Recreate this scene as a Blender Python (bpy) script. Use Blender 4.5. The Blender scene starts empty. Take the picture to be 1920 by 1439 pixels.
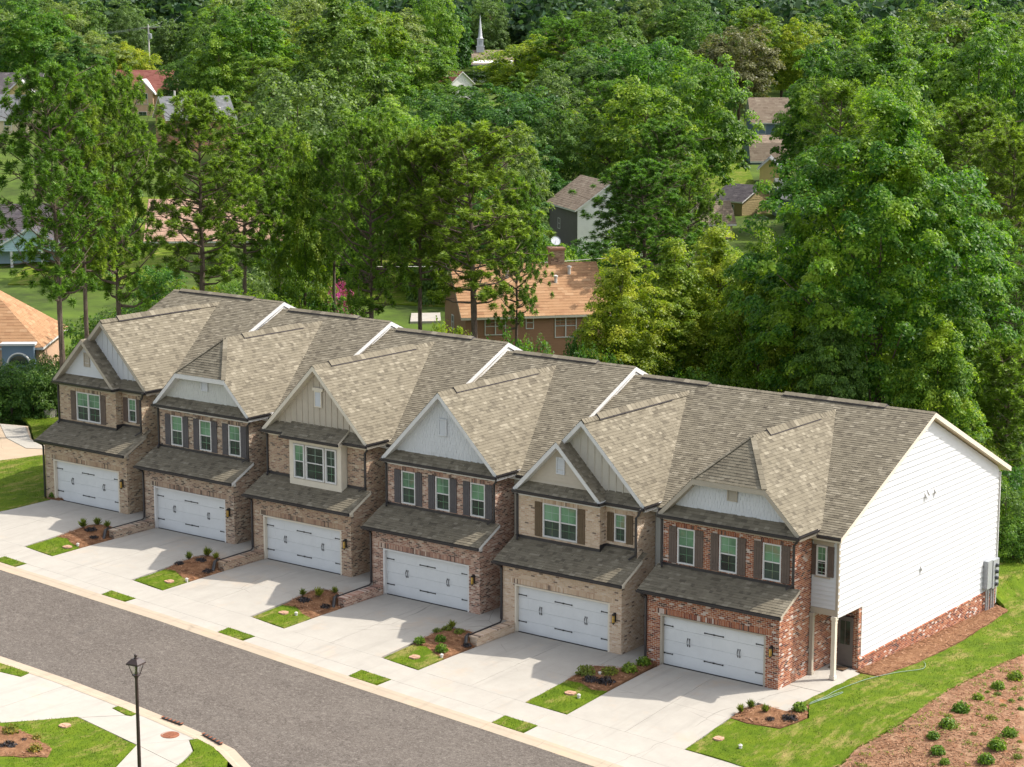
import bpy, math, random
import numpy as np
from mathutils import Vector, Matrix
from mathutils.geometry import delaunay_2d_cdt

SC = bpy.context.scene
COL = SC.collection
R = random.Random(7)
PI = math.pi

# ------------------------------------------------------------------ camera
YAW, PITCH = 0.6465, 0.1778
cam_d = bpy.data.cameras.new('camera')
cam_d.sensor_width = 36
cam_d.lens = 3809.2 / 1920 * 36
cam_d.clip_start = 1
cam_d.clip_end = 6000
cam = bpy.data.objects.new('camera', cam_d)
COL.objects.link(cam)
cam.location = (42.747, -66.554, 25.717)
cam.rotation_euler = (PI / 2 - PITCH, 0, YAW)
SC.camera = cam

# ------------------------------------------------------------------ light
SUN_EL, SUN_AZ = math.radians(50), math.radians(41)     # azimuth from +Y towards +X
world = bpy.data.worlds.new('World')
SC.world = world
world.use_nodes = True
wn = world.node_tree
wn.nodes.clear()
sky = wn.nodes.new('ShaderNodeTexSky')
sky.sky_type = 'NISHITA'
sky.sun_disc = False
sky.sun_elevation = SUN_EL
sky.sun_rotation = SUN_AZ
sky.air_density = 1.0
sky.dust_density = 3.0
sky.ozone_density = 1.0
bg = wn.nodes.new('ShaderNodeBackground')
bg.inputs['Strength'].default_value = 0.15
wo = wn.nodes.new('ShaderNodeOutputWorld')
hsv = wn.nodes.new('ShaderNodeHueSaturation')
hsv.inputs['Saturation'].default_value = .38
wn.links.new(sky.outputs[0], hsv.inputs['Color'])
wn.links.new(hsv.outputs[0], bg.inputs[0])
wn.links.new(bg.outputs[0], wo.inputs[0])
sun_d = bpy.data.lights.new('sun', 'SUN')
sun_d.energy = 2.75
sun_d.angle = math.radians(0.5)
sun_d.color = (1.0, 0.94, 0.85)
sun = bpy.data.objects.new('sun', sun_d)
COL.objects.link(sun)
sun.location = (30, 30, 60)
sun.rotation_euler = Vector((-math.sin(SUN_AZ) * math.cos(SUN_EL), -math.cos(SUN_AZ) * math.cos(SUN_EL),
                             -math.sin(SUN_EL))).to_track_quat('-Z', 'Y').to_euler()
SC.view_settings.view_transform = 'Standard'
SC.view_settings.look = 'None'
SC.view_settings.exposure = 1.12
SC.view_settings.gamma = 1
SC.view_settings.use_curve_mapping = False
SC.cycles.max_bounces = 6
SC.cycles.transparent_max_bounces = 4
SC.cycles.diffuse_bounces = 4
SC.cycles.use_denoising = True

# ------------------------------------------------------------------ scene helpers
def link(o, parent=None):
    COL.objects.link(o)
    if parent is not None:
        o.parent = parent
    return o

def tag(o, label=None, cat=None, group=None, kind=None):
    if label: o['label'] = label
    if cat: o['category'] = cat
    if group: o['group'] = group
    if kind: o['kind'] = kind
    return o

def empty(name, loc=(0, 0, 0), rz=0, parent=None):
    o = bpy.data.objects.new(name, None)
    o.empty_display_size = .2
    o.location = loc
    o.rotation_euler = (0, 0, rz)
    return link(o, parent)

class MB:
    """collects faces and links them as one mesh object"""
    def __init__(s):
        s.v = []; s.f = []
    def quad(s, a, b, c, d):
        n = len(s.v); s.v += [a, b, c, d]; s.f.append((n, n+1, n+2, n+3)); return s
    def poly(s, pts):
        n = len(s.v); s.v += list(pts); s.f.append(tuple(range(n, n+len(pts)))); return s
    def box(s, x0, x1, y0, y1, z0, z1):
        n = len(s.v)
        s.v += [(x0,y0,z0),(x1,y0,z0),(x1,y1,z0),(x0,y1,z0),(x0,y0,z1),(x1,y0,z1),(x1,y1,z1),(x0,y1,z1)]
        s.f += [(n+a,n+b,n+c,n+d) for a,b,c,d in ((0,3,2,1),(4,5,6,7),(0,1,5,4),(1,2,6,5),(2,3,7,6),(3,0,4,7))]
        return s
    def prism(s, pts, off):
        """polygon extruded by the vector off"""
        n = len(s.v); k = len(pts); o = Vector(off)
        s.v += [tuple(p) for p in pts] + [tuple(Vector(p) + o) for p in pts]
        s.f.append(tuple(range(n+k-1, n-1, -1))); s.f.append(tuple(range(n+k, n+2*k)))
        for i in range(k):
            j = (i+1) % k
            s.f.append((n+i, n+j, n+k+j, n+k+i))
        return s
    def beam(s, p0, p1, w, h, up=(0, 0, 1)):
        """box along p0-p1, w across, h along up, centred"""
        p0, p1 = Vector(p0), Vector(p1)
        d = (p1-p0).normalized(); u = Vector(up); r = d.cross(u).normalized(); u = r.cross(d)
        q = [p0 + r*a*w/2 + u*b*h/2 for a, b in ((-1,-1),(1,-1),(1,1),(-1,1))]
        return s.prism(q, p1-p0)
    def tube(s, pts, r, n=8, cap=True):
        pts = [Vector(p) for p in pts]; rs = r if isinstance(r, (list, tuple)) else [r]*len(pts)
        base = len(s.v)
        for i, p in enumerate(pts):
            a = pts[max(0, i-1)]; b = pts[min(len(pts)-1, i+1)]
            d = (b-a).normalized()
            u = d.cross(Vector((0, 0, 1)))
            if u.length < 1e-3: u = Vector((1, 0, 0))
            u.normalize(); w = d.cross(u)
            for k in range(n):
                t = 2*PI*k/n
                s.v.append(tuple(p + (u*math.cos(t)+w*math.sin(t))*rs[i]))
        for i in range(len(pts)-1):
            for k in range(n):
                a = base+i*n+k; b = base+i*n+(k+1) % n
                s.f.append((a, b, b+n, a+n))
        if cap:
            s.f.append(tuple(base+k for k in range(n-1, -1, -1)))
            s.f.append(tuple(base+(len(pts)-1)*n+k for k in range(n)))
        return s
    def lathe(s, prof, c=(0, 0, 0), n=16):
        base = len(s.v)
        for r, z in prof:
            for k in range(n):
                t = 2*PI*k/n
                s.v.append((c[0]+r*math.cos(t), c[1]+r*math.sin(t), c[2]+z))
        for i in range(len(prof)-1):
            for k in range(n):
                a = base+i*n+k; b = base+i*n+(k+1) % n
                s.f.append((a, b, b+n, a+n))
        s.f.append(tuple(base+(len(prof)-1)*n+k for k in range(n)))
        return s
    def mesh(s, name, mat, smooth=False):
        me = bpy.data.meshes.new(name)
        me.from_pydata([tuple(v) for v in s.v], [], s.f)
        if mat: me.materials.append(mat)
        if smooth: me.polygons.foreach_set('use_smooth', [True]*len(me.polygons))
        me.update()
        return me
    def build(s, name, mat, parent=None, smooth=False, loc=None, label=None, cat=None, group=None, kind=None):
        o = bpy.data.objects.new(name, s.mesh(name, mat, smooth))
        if loc: o.location = loc
        return tag(link(o, parent), label, cat, group, kind)

def obj(name, me, parent=None, loc=(0, 0, 0), rz=0, sc=None):
    o = bpy.data.objects.new(name, me)
    o.location = loc; o.rotation_euler = (0, 0, rz)
    if sc: o.scale = sc
    return link(o, parent)

def copy_tree(o, parent=None):
    c = o.copy(); link(c, parent)
    for ch in o.children: copy_tree(ch, c)
    return c

# ------------------------------------------------------------------ materials
def nmat(name):
    m = bpy.data.materials.new(name); m.use_nodes = True
    nt = m.node_tree; nt.nodes.clear()
    out = nt.nodes.new('ShaderNodeOutputMaterial')
    return m, nt, out

class NT:
    def __init__(s, nt): s.nt = nt
    def n(s, t, **kw):
        o = s.nt.nodes.new(t)
        for k, v in kw.items():
            if k.startswith('i_'):
                o.inputs[k[2:].replace('_', ' ')].default_value = v
            else: setattr(o, k, v)
        return o
    def l(s, a, b): s.nt.links.new(a, b)
    def pos(s, scale=(1, 1, 1)):
        g = s.n('ShaderNodeNewGeometry')
        mp = s.n('ShaderNodeMapping'); mp.inputs['Scale'].default_value = scale
        s.l(g.outputs['Position'], mp.inputs[0]); return mp.outputs[0]
    def noise(s, scale, detail=4, rough=.6, vec=None, stretch=(1, 1, 1)):
        t = s.n('ShaderNodeTexNoise'); t.inputs['Scale'].default_value = scale
        t.inputs['Detail'].default_value = detail; t.inputs['Roughness'].default_value = rough
        s.l(vec or s.pos(stretch), t.inputs['Vector']); return t.outputs['Fac']
    def island(s):
        return s.n('ShaderNodeNewGeometry').outputs['Random Per Island']
    def ramp(s, fac, stops, interp='LINEAR'):
        r = s.n('ShaderNodeValToRGB'); cr = r.color_ramp; cr.interpolation = interp
        while len(cr.elements) < len(stops): cr.elements.new(.5)
        for e, (p, c) in zip(cr.elements, stops):
            e.position = p; e.color = (*c, 1) if len(c) == 3 else c
        s.l(fac, r.inputs[0]); return r.outputs[0]
    def mix(s, fac, a, b, mode='MIX'):
        m = s.n('ShaderNodeMix', data_type='RGBA', blend_type=mode)
        for sock, v in ((m.inputs[0], fac), (m.inputs[6], a), (m.inputs[7], b)):
            if isinstance(v, (int, float)): sock.default_value = v
            elif isinstance(v, tuple): sock.default_value = (*v, 1)
            else: s.l(v, sock)
        return m.outputs[2]
    def math(s, op, a, b=0.5):
        m = s.n('ShaderNodeMath', operation=op)
        for sock, v in ((m.inputs[0], a), (m.inputs[1], b)):
            if isinstance(v, (int, float)): sock.default_value = v
            else: s.l(v, sock)
        return m.outputs[0]
    def rng(s, v, a, b, c, d):
        m = s.n('ShaderNodeMapRange')
        s.l(v, m.inputs[0])
        for i, x in enumerate((a, b, c, d)): m.inputs[i+1].default_value = x
        return m.outputs[0]
    def bump(s, height, strength=.3, dist=.02):
        b = s.n('ShaderNodeBump'); b.inputs['Strength'].default_value = strength
        b.inputs['Distance'].default_value = dist; s.l(height, b.inputs['Height']); return b.outputs[0]

def surf(name, col=None, rough=.7, spec=.4, metal=0, var=.12, vscale=3., build=None, bump=0, bscale=40, emit=None):
    """painted / plain surface with soft uneven wear"""
    m, nt, out = nmat(name); t = NT(nt)
    p = t.n('ShaderNodeBsdfPrincipled')
    p.inputs['Roughness'].default_value = rough
    p.inputs['Specular IOR Level'].default_value = spec
    p.inputs['Metallic'].default_value = metal
    if build: c = build(t)
    else:
        f = t.noise(vscale, 5, .65)
        d = tuple(x*(1-var) for x in col); e = tuple(min(1, x*(1+var)) for x in col)
        c = t.ramp(f, [(.3, d), (.7, e)])
    t.l(c, p.inputs['Base Color'])
    if bump: t.l(t.bump(t.noise(bscale, 3), bump), p.inputs['Normal'])
    if emit:
        p.inputs['Emission Color'].default_value = (*emit[0], 1); p.inputs['Emission Strength'].default_value = emit[1]
    t.l(p.outputs[0], out.inputs[0])
    return m

def brick_mat(name, pal, wear=.35):
    """pal: list of (share, colour)"""
    def b(t):
        tot = sum(a for a, _ in pal); acc = 0; st = []
        for a, c in pal: st.append((acc/tot, c)); acc += a
        c = t.ramp(t.island(), st, 'CONSTANT')
        f = t.noise(9, 4, .7)
        c = t.mix(t.rng(f, .3, .75, 0, wear), c, pal[0][1])
        return t.mix(t.rng(t.noise(60, 2), .3, .8, .0, .3), c, tuple(x*.6 for x in pal[0][1]))
    return surf(name, build=b, rough=.9, spec=.2, bump=.2, bscale=80)

def shingle_mat(name, dark, mid, light, patch=3.0):
    def b(t):
        i = t.island()
        c = t.ramp(i, [(0, dark), (.3, mid), (.8, mid), (1, light)])
        f = t.noise(patch, 3, .6)
        c = t.mix(t.rng(f, .53, .70, 0, .38), c, light)
        c = t.mix(t.rng(t.noise(patch*.8, 3, .6, stretch=(1, 1.3, 1.2)), .5, .7, 0, .38), c, dark)
        c = t.mix(t.rng(t.noise(.35, 3), .3, .7, 0, .18), c, mid)
        return t.mix(t.rng(t.noise(150, 2), .4, .8, 0, .25), c, tuple(x*.45 for x in dark))
    return surf(name, build=b, rough=.95, spec=.15, bump=.25, bscale=160)

MAT = {}
MAT['mortar'] = surf('mortar', (.50, .43, .345), .95, .1, var=.15, vscale=6)
MAT['mortar_light'] = surf('mortar_light', (.56, .48, .39), .95, .1, var=.12, vscale=6)
BR = {
 1: brick_mat('brick_tan', [(5, (0.404,0.294,0.199)), (3, (0.488,0.380,0.263)), (2, (0.312,0.208,0.143)), (1.2, (0.095,0.078,0.063)), (1, (0.556,0.484,0.357))]),
 2: brick_mat('brick_umber', [(4, (0.350,0.243,0.177)), (3, (0.444,0.340,0.251)), (2, (0.200,0.132,0.102)), (2, (0.070,0.060,0.054)), (1, (0.523,0.458,0.358))]),
 3: brick_mat('brick_brown', [(5, (0.374,0.247,0.168)), (3, (0.445,0.329,0.227)), (2, (0.242,0.148,0.107)), (1.8, (0.080,0.065,0.054)), (.7, (0.526,0.443,0.332))]),
 4: brick_mat('brick_russet', [(4, (0.379,0.217,0.160)), (2.5, (0.492,0.345,0.270)), (2.4, (0.224,0.123,0.097)), (1.6, (0.077,0.058,0.055)), (1, (0.586,0.478,0.394))]),
 5: brick_mat('brick_cream', [(6, (.53,.395,.28)), (4, (.60,.47,.35)), (2.4, (.44,.30,.21)), (.55, (.12,.085,.07)), (1, (.64,.54,.44))], .3),
 6: brick_mat('brick_red', [(5, (0.307,0.108,0.055)), (3, (0.391,0.170,0.094)), (2.5, (0.177,0.057,0.039)), (1.1, (0.065,0.041,0.039)), (.9, (0.558,0.484,0.440)), (.7, (0.465,0.288,0.209))], .12),
}
MAT['shingle'] = shingle_mat('shingle_weathered', (.100,.086,.064), (.172,.150,.110), (.262,.232,.176), 2.6)
MAT['shingle_orange'] = shingle_mat('shingle_orange', (.27,.145,.078), (.345,.20,.108), (.42,.265,.155), 1.5)
MAT['shingle_peach'] = shingle_mat('shingle_peach', (.36,.225,.165), (.45,.29,.215), (.54,.37,.29), 1.5)
MAT['shingle_brown'] = shingle_mat('shingle_brown', (.16,.12,.09), (.23,.18,.135), (.30,.25,.19), 1.5)
MAT['shingle_grey'] = shingle_mat('shingle_grey', (.10,.105,.11), (.155,.16,.165), (.21,.215,.22), 1.5)
MAT['shingle_dark'] = shingle_mat('shingle_dark', (.055,.048,.055), (.085,.075,.08), (.13,.115,.12), 1.5)
MAT['shingle_red'] = shingle_mat('shingle_red', (.15,.05,.04), (.21,.08,.065), (.27,.12,.095), 1.5)
MAT['white'] = surf('white_paint', (.53, .54, .555), .6, .35, var=.03, vscale=1.3)
MAT['white_trim'] = surf('white_trim', (.60, .59, .575), .55, .4, var=.04)
MAT['cream_trim'] = surf('cream_trim', (.62, .56, .46), .6, .35, var=.05)
MAT['taupe_trim'] = surf('taupe_trim', (.37, .325, .26), .6, .35, var=.06)
MAT['siding_taupe'] = surf('siding_taupe', (.45, .395, .32), .65, .3, var=.05)
MAT['siding_greige'] = surf('siding_greige', (.49, .45, .385), .65, .3, var=.05)
MAT['siding_grey'] = surf('siding_grey', (.50, .50, .47), .65, .3, var=.05)
MAT['shutter_brown'] = surf('shutter_brown', (.115, .085, .07), .6, .3, var=.12)
MAT['shutter_slate'] = surf('shutter_slate', (.085, .078, .082), .6, .3, var=.12)
MAT['shutter_umber'] = surf('shutter_umber', (.115, .078, .045), .6, .3, var=.12)
MAT['door_paint'] = surf('garage_door_paint', (.60, .615, .62), .5, .4, var=.04, vscale=1.5)
MAT['black'] = surf('black_metal', (.018, .017, .018), .45, .5, var=.2)
MAT['gutter'] = surf('black_gutter', (.028, .025, .027), .4, .5, var=.2)
MAT['front_door'] = surf('front_door_paint', (.12, .105, .095), .5, .4)
MAT['glass'] = surf('window_glass', build=lambda t: t.ramp(t.noise(.7, 4), [(.36, (.008,.016,.013)), (.52, (.025,.05,.035)), (.66, (.05,.075,.06))]), rough=.07, spec=.7)
MAT['glass_blind'] = surf('green_blind_painted_reflection', build=lambda t: t.mix(t.rng(t.noise(.8, 2), .56, .66, 0, .75), t.ramp(t.noise(.55, 3), [(.35, (.06,.13,.08)), (.5, (.13,.27,.15)), (.65, (.18,.33,.21))]), (.22,.20,.12)), rough=.12, spec=.6)  # green blind behind the glass; tan patches are a reflection painted into the colour
MAT['grille'] = surf('window_grille', (.32, .43, .35), .5, .4, var=.05)
MAT['amber'] = surf('amber_lamp_glass', (.55, .33, .05), .2, .6, var=.3, vscale=20)
MAT['metal_grey'] = surf('grey_metal', (.36, .38, .40), .45, .5, metal=.3, var=.1)
MAT['meter_glass'] = surf('meter_glass', (.03, .035, .04), .1, .7)
MAT['rust'] = surf('rusty_iron', (.25, .095, .05), .8, .3, var=.35, vscale=14)
MAT['copper'] = surf('bronze_post', (.036, .022, .019), .4, .5, var=.3)
MAT['pvc'] = surf('white_plastic', (.55, .52, .48), .5, .4, var=.08)
MAT['hose'] = surf('pale_green_hose', (.15, .22, .155), .5, .4, var=.15)
MAT['lid'] = surf('terracotta_lid', (.42, .25, .17), .9, .2, var=.3, vscale=10)
MAT['mat'] = surf('door_mat', (.10, .065, .04), .95, .1, var=.3, vscale=20)

def concrete(name, base, stain):
    def b(t):
        c = t.ramp(t.noise(1.1, 6, .7), [(.25, tuple(x*.90 for x in base)), (.75, tuple(min(1, x*1.07) for x in base))])
        c = t.mix(t.rng(t.noise(.45, 4, .7), .56, .78, 0, stain), c, (.47, .33, .21))
        c = t.mix(t.rng(t.noise(3.2, 5, .75, stretch=(1, 2.2, 1)), .6, .85, 0, .3), c, tuple(x*.72 for x in base))
        v = t.n('ShaderNodeTexVoronoi', feature='DISTANCE_TO_EDGE'); v.inputs['Scale'].default_value = .16; v.inputs['Randomness'].default_value = 1
        wv = t.mix(.25, t.pos(), t.n('ShaderNodeTexNoise', i_Scale=1.3).outputs['Color']); t.l(wv, v.inputs['Vector'])
        crack = t.math('MULTIPLY', t.rng(v.outputs['Distance'], .0, .0022, 1, 0), t.rng(t.noise(.3, 2), .5, .6, 0, .85))
        c = t.mix(crack, c, tuple(x*.45 for x in base))
        c = t.mix(t.rng(t.noise(.9, 3, .6, stretch=(2.2, .25, 1)), .54, .74, 0, .40), c, tuple(x*.70 for x in base))
        c = t.mix(t.rng(t.island(), 0, 1, 0, .05), c, tuple(x*.8 for x in base))
        return t.mix(t.rng(t.noise(70, 2), .45, .8, 0, .22), c, tuple(x*.6 for x in base))
    return surf(name, build=b, rough=.9, spec=.2, bump=.12, bscale=90)
MAT['concrete'] = concrete('driveway_concrete', (.36, .335, .295), .42)
MAT['kerb'] = concrete('kerb_concrete', (.37, .305, .23), .75)
def asph(t):
    c = t.ramp(t.noise(.5, 5, .65), [(.3, (0.084,0.071,0.061)), (.7, (0.112,0.096,0.082))])
    c = t.mix(t.rng(t.noise(.22, 3, .6, stretch=(.3, 2.5, 1)), .5, .68, 0, .30), c, (0.124,0.109,0.094))
    c = t.mix(t.rng(t.noise(4.5, 5, .85), .5, .66, 0, .75), c, (0.192,0.168,0.147))
    c = t.mix(t.rng(t.noise(7, 5, .85), .5, .64, 0, .8), c, (0.040,0.033,0.029))
    v = t.n('ShaderNodeTexVoronoi', feature='DISTANCE_TO_EDGE'); v.inputs['Scale'].default_value = .13
    t.l(t.mix(.3, t.pos((1, 1.6, 1)), t.n('ShaderNodeTexNoise', i_Scale=.9).outputs['Color']), v.inputs['Vector'])
    c = t.mix(t.math('MULTIPLY', t.rng(v.outputs['Distance'], .0, .003, 1, 0), t.rng(t.noise(.25, 2), .5, .6, 0, .35)), c, (.045,.04,.037))
    c = t.mix(t.rng(t.noise(.5, 4, .7, stretch=(.05, 1.4, 1)), .5, .7, 0, .22), c, (.085,.074,.066))
    return t.mix(t.rng(t.noise(16, 4, .85), .52, .66, 0, .8), c, (0.232,0.207,0.181))
MAT['asphalt'] = surf('asphalt', build=asph, rough=.95, spec=.15, bump=.5, bscale=45)
def grass_c(dark, mid, light, dry):
    def b(t):
        c = t.ramp(t.noise(1.6, 6, .75), [(.28, dark), (.5, mid), (.74, light)])
        c = t.mix(t.rng(t.noise(.8, 6, .8, stretch=(1.6, .6, 1)), .515, .68, 0, .85), c, dry)
        return t.mix(t.rng(t.noise(26, 3, .8), .42, .75, 0, .65), c, tuple(x*.45 for x in dark))
    return b
MAT['grass'] = surf('sod_grass', build=grass_c((.050,.092,.006), (.094,.146,.008), (.145,.190,.012), (.33,.25,.095)), rough=.95, spec=.1, bump=.6, bscale=30)
MAT['grass_far'] = surf('meadow_grass', build=grass_c((.06,.105,.012), (.10,.16,.016), (.14,.20,.022), (.18,.17,.05)), rough=.95, spec=.1)
def blade(t):
    return t.mix(t.rng(t.noise(.8, 6, .8, stretch=(1.6, .6, 1)), .515, .68, 0, .85),
                 t.ramp(t.island(), [(0, (.050,.098,.007)), (.5, (.092,.150,.010)), (1, (.15,.20,.02))]), (.29,.23,.10))
MAT['blade'] = surf('grass_blade', build=blade, rough=.8, spec=.2)
def mulchc(t):
    c = t.ramp(t.noise(3, 6, .8), [(.28, (.105,.05,.026)), (.5, (.205,.105,.054)), (.72, (.34,.195,.11))])
    return t.mix(t.rng(t.noise(30, 3, .8), .45, .7, 0, .7), c, (.065,.03,.018))
MAT['mulch'] = surf('pine_straw_mulch', build=mulchc, rough=.95, spec=.1, bump=.9, bscale=24)
def bankc(t):
    c = t.ramp(t.noise(1.4, 6, .8), [(.28, (.145,.078,.042)), (.5, (.255,.145,.085)), (.72, (.37,.245,.155))])
    c = t.mix(t.rng(t.noise(.55, 4, .7), .60, .70, 0, .8), c, (.35,.12,.04))
    return t.mix(t.rng(t.noise(24, 3, .8), .47, .7, 0, .65), c, (.10,.05,.03))
MAT['bank'] = surf('straw_covered_clay', build=bankc, rough=.95, spec=.1, bump=.9, bscale=20)
MAT['straw'] = surf('straw', build=lambda t: t.ramp(t.island(), [(0, (.13,.055,.028)), (.55, (.25,.12,.065)), (1, (.40,.24,.15))]), rough=.9, spec=.1)
def soilc(t):
    c = t.ramp(t.noise(.12, 6, .7), [(.35, (.035,.055,.012)), (.5, (.07,.11,.018)), (.66, (.10,.15,.02))])
    return t.mix(t.rng(t.noise(.6, 5, .7), .5, .7, 0, .6), c, (.045,.05,.02))
MAT['terrain'] = surf('woodland_floor', build=soilc, rough=.95, spec=.1)

def leaf_mat(name, dark, mid, light, trans=.35, clump=.45, yellow=None, gloss=.45):
    m, nt, out = nmat(name); t = NT(nt)
    oi = t.n('ShaderNodeObjectInfo')
    c = t.ramp(t.island(), [(0, dark), (.45, mid), (1, light)])
    tc = t.n('ShaderNodeTexCoord')
    f = t.noise(clump, 3, .6, vec=tc.outputs['Object'])
    c = t.mix(t.rng(f, .36, .60, .6, 0), c, dark)
    if yellow: c = t.mix(t.rng(f, .50, .70, 0, .75), c, yellow)
    hs = t.n('ShaderNodeHueSaturation')
    t.l(t.rng(oi.outputs['Random'], 0, 1, .475, .52), hs.inputs['Hue'])
    t.l(t.rng(oi.outputs['Random'], 0, 1, 1.2, .82), hs.inputs['Value'])
    t.l(c, hs.inputs['Color'])
    p = t.n('ShaderNodeBsdfPrincipled'); p.inputs['Roughness'].default_value = gloss
    p.inputs['Specular IOR Level'].default_value = .2
    t.l(hs.outputs[0], p.inputs['Base Color'])
    tr = t.n('ShaderNodeBsdfTranslucent')
    t.l(t.mix(1, hs.outputs[0], (1.5, 1.6, .55), 'MULTIPLY'), tr.inputs[0])
    mx = t.n('ShaderNodeMixShader'); mx.inputs[0].default_value = trans
    t.l(p.outputs[0], mx.inputs[1]); t.l(tr.outputs[0], mx.inputs[2]); t.l(mx.outputs[0], out.inputs[0])
    return m
LEAF = {
 'tulip': leaf_mat('tulip_leaves', (.040,.108,.014), (.128,.245,.020), (.30,.43,.040), .45, .35, (.40,.46,.038)),
 'pine': leaf_mat('pine_needles', (.052,.108,.016), (.120,.222,.026), (.23,.36,.046), .42, .45),
 'broad': leaf_mat('broad_leaves', (.038,.100,.016), (.092,.205,.026), (.205,.345,.042), .45, .35, (.235,.345,.036)),
 'dark': leaf_mat('dark_leaves', (.034,.088,.019), (.076,.165,.030), (.15,.265,.048), .42, .3),
 'grey': leaf_mat('greyish_leaves', (.068,.118,.032), (.135,.205,.058), (.23,.315,.098), .42, .4),
 'slim': leaf_mat('yellow_green_leaves', (.078,.138,.013), (.170,.262,.020), (.31,.40,.036), .45, .5, (.36,.38,.04)),
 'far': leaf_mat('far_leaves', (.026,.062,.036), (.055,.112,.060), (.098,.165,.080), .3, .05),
 'brown': leaf_mat('bronze_green_leaves', (.07,.08,.03), (.14,.15,.055), (.23,.22,.11), .34, .5),
 'shrub': leaf_mat('shrub_leaves', (.06,.125,.016), (.125,.215,.024), (.22,.32,.042), .4, 2.),
 'spiky': leaf_mat('olive_shrub_leaves', (.08,.11,.018), (.16,.20,.035), (.27,.30,.06), .35, 2.),
 'purple': leaf_mat('dark_purple_leaves', (.018,.016,.020), (.035,.03,.036), (.06,.055,.055), .2, 2.),
 'flower': leaf_mat('yellow_green_flower_leaves', (.08,.10,.014), (.17,.19,.03), (.40,.27,.04), .3, 2.),
 'magenta': leaf_mat('magenta_flowers', (.30,.03,.16), (.42,.06,.25), (.5,.12,.33), .3, 2.),
}
MAT['bark'] = surf('pine_bark', build=lambda t: t.mix(t.rng(t.noise(14, 4, .8, stretch=(1, 1, .2)), .4, .7, 0, .8),
        t.ramp(t.noise(2.5, 4), [(.3, (.115,.082,.062)), (.7, (.20,.155,.125))]), (.05,.036,.028)), rough=.95, spec=.1, bump=.6, bscale=20)
# ------------------------------------------------------------------ ground heights
W = 7.341                                   # width of one townhouse
XO = {u: -(6-u)*W for u in range(1, 7)}
ZO = {1: 1.545, 2: 1.175, 3: .811, 4: .385, 5: 0., 6: 0.}
STEPS = ((-29.82, 1.545, 1.175), (-22.48, 1.175, .811), (-15.14, .811, .385), (-7.69, .385, 0.))
def sstep(a, b, x):
    t = min(1, max(0, (x-a)/(b-a))); return t*t*(3-2*t)
def pad(x, y):
    z = 1.545
    for xb, za, zb in STEPS:
        if y > -2.65: x0, x1 = xb-.02, xb+.02
        else:
            k = min(1, (-2.65-y)/1.0); x0, x1 = xb-.02-1.3*k, xb+.02+.5*k
        z += (zb-za)*min(1, max(0, (x-x0)/(x1-x0)))
    return z
def street(x): return -.45-.052*min(x, 12)
def rise(s, X):
    w = min(1, max(0, (X/max(s, 1)+.12)/.20))
    a = np.interp(s, (130, 200, 230, 270, 300, 420, 600, 800, 1100, 1400), (0, 2, 6, 10.5, 11.5, 12.5, 15, 24, 44, 50))
    b = np.interp(s, (140, 250, 290, 310, 350, 420, 600, 800, 1100, 1400), (0, 1.6, 3.8, 6, 9, 12, 15, 24, 44, 50))
    return a*(1-w)+b*w
def view_sx(x, y):
    dx, dy = x-42.747, y+66.554
    return -dx*math.sin(YAW)+dy*math.cos(YAW), dx*math.cos(YAW)+dy*math.sin(YAW)
def h(x, y):
    t = min(1, max(0, (-y-.6)/7.9))
    z = pad(x, y)*(1-t)+street(x)*t
    if x > 6.2 and y > 1: z -= sstep(6.2, 6.7, x)*min(.75, .0335*(y-1))
    s, X = view_sx(x, y)
    if s > 125: z += rise(s, X)
    return z

def in_poly(x, y, P):
    c = False; j = len(P)-1
    for i in range(len(P)):
        if (P[i][1] > y) != (P[j][1] > y) and x < (P[j][0]-P[i][0])*(y-P[i][1])/(P[j][1]-P[i][1])+P[i][0]: c = not c
        j = i
    return c
def sheet(name, poly, off, mat, step=.6, kind='structure', skirt=.18, bumpy=0., parent=None, wob=0., mound=0.):
    """a sheet that follows the ground, with a short skirt at its edge"""
    rr = random.Random(len(poly)*31+int(abs(poly[0][0])*10))
    P = []
    for i, a in enumerate(poly):
        b = poly[(i+1) % len(poly)]
        L = math.hypot(b[0]-a[0], b[1]-a[1]); n = max(1, int(L/step))
        for k in range(n):
            w = wob if k else 0
            P.append((a[0]+(b[0]-a[0])*k/n+rr.uniform(-w, w), a[1]+(b[1]-a[1])*k/n+rr.uniform(-w, w)))
    pts = [Vector(q) for q in P]; nb = len(pts)
    xs = [q[0] for q in P]; ys = [q[1] for q in P]
    y = min(ys)+step/2
    while y < max(ys):
        x = min(xs)+step/2
        while x < max(xs):
            qx, qy = x+rr.uniform(-.2, .2)*step, y+rr.uniform(-.2, .2)*step
            if in_poly(qx, qy, P) and min((qx-a)**2+(qy-b)**2 for a, b in P) > (.4*step)**2: pts.append(Vector((qx, qy)))
            x += step
        y += step
    vs, es, fs, *_ = delaunay_2d_cdt(pts, [(i, (i+1) % nb) for i in range(nb)], [list(range(nb))], 1, 1e-5)
    z = []
    for i, v in enumerate(vs):
        inner = i >= nb
        d = min(math.hypot(v.x-a, v.y-b) for a, b in P) if (inner and mound) else 0
        z.append(h(v.x, v.y)+off+(rr.uniform(-bumpy, bumpy) if inner else 0)+mound*min(1, d/.5))
    V = [(v.x, v.y, zz) for v, zz in zip(vs, z)]; F = [tuple(f) for f in fs]
    n0 = len(V)
    V += [(V[i][0], V[i][1], V[i][2]-skirt) for i in range(nb)]
    F += [(i, n0+i, n0+(i+1) % nb, (i+1) % nb) for i in range(nb)]
    m = MB(); m.v = V; m.f = F
    return m.build(name, mat, parent, kind=kind, smooth=False)

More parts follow.
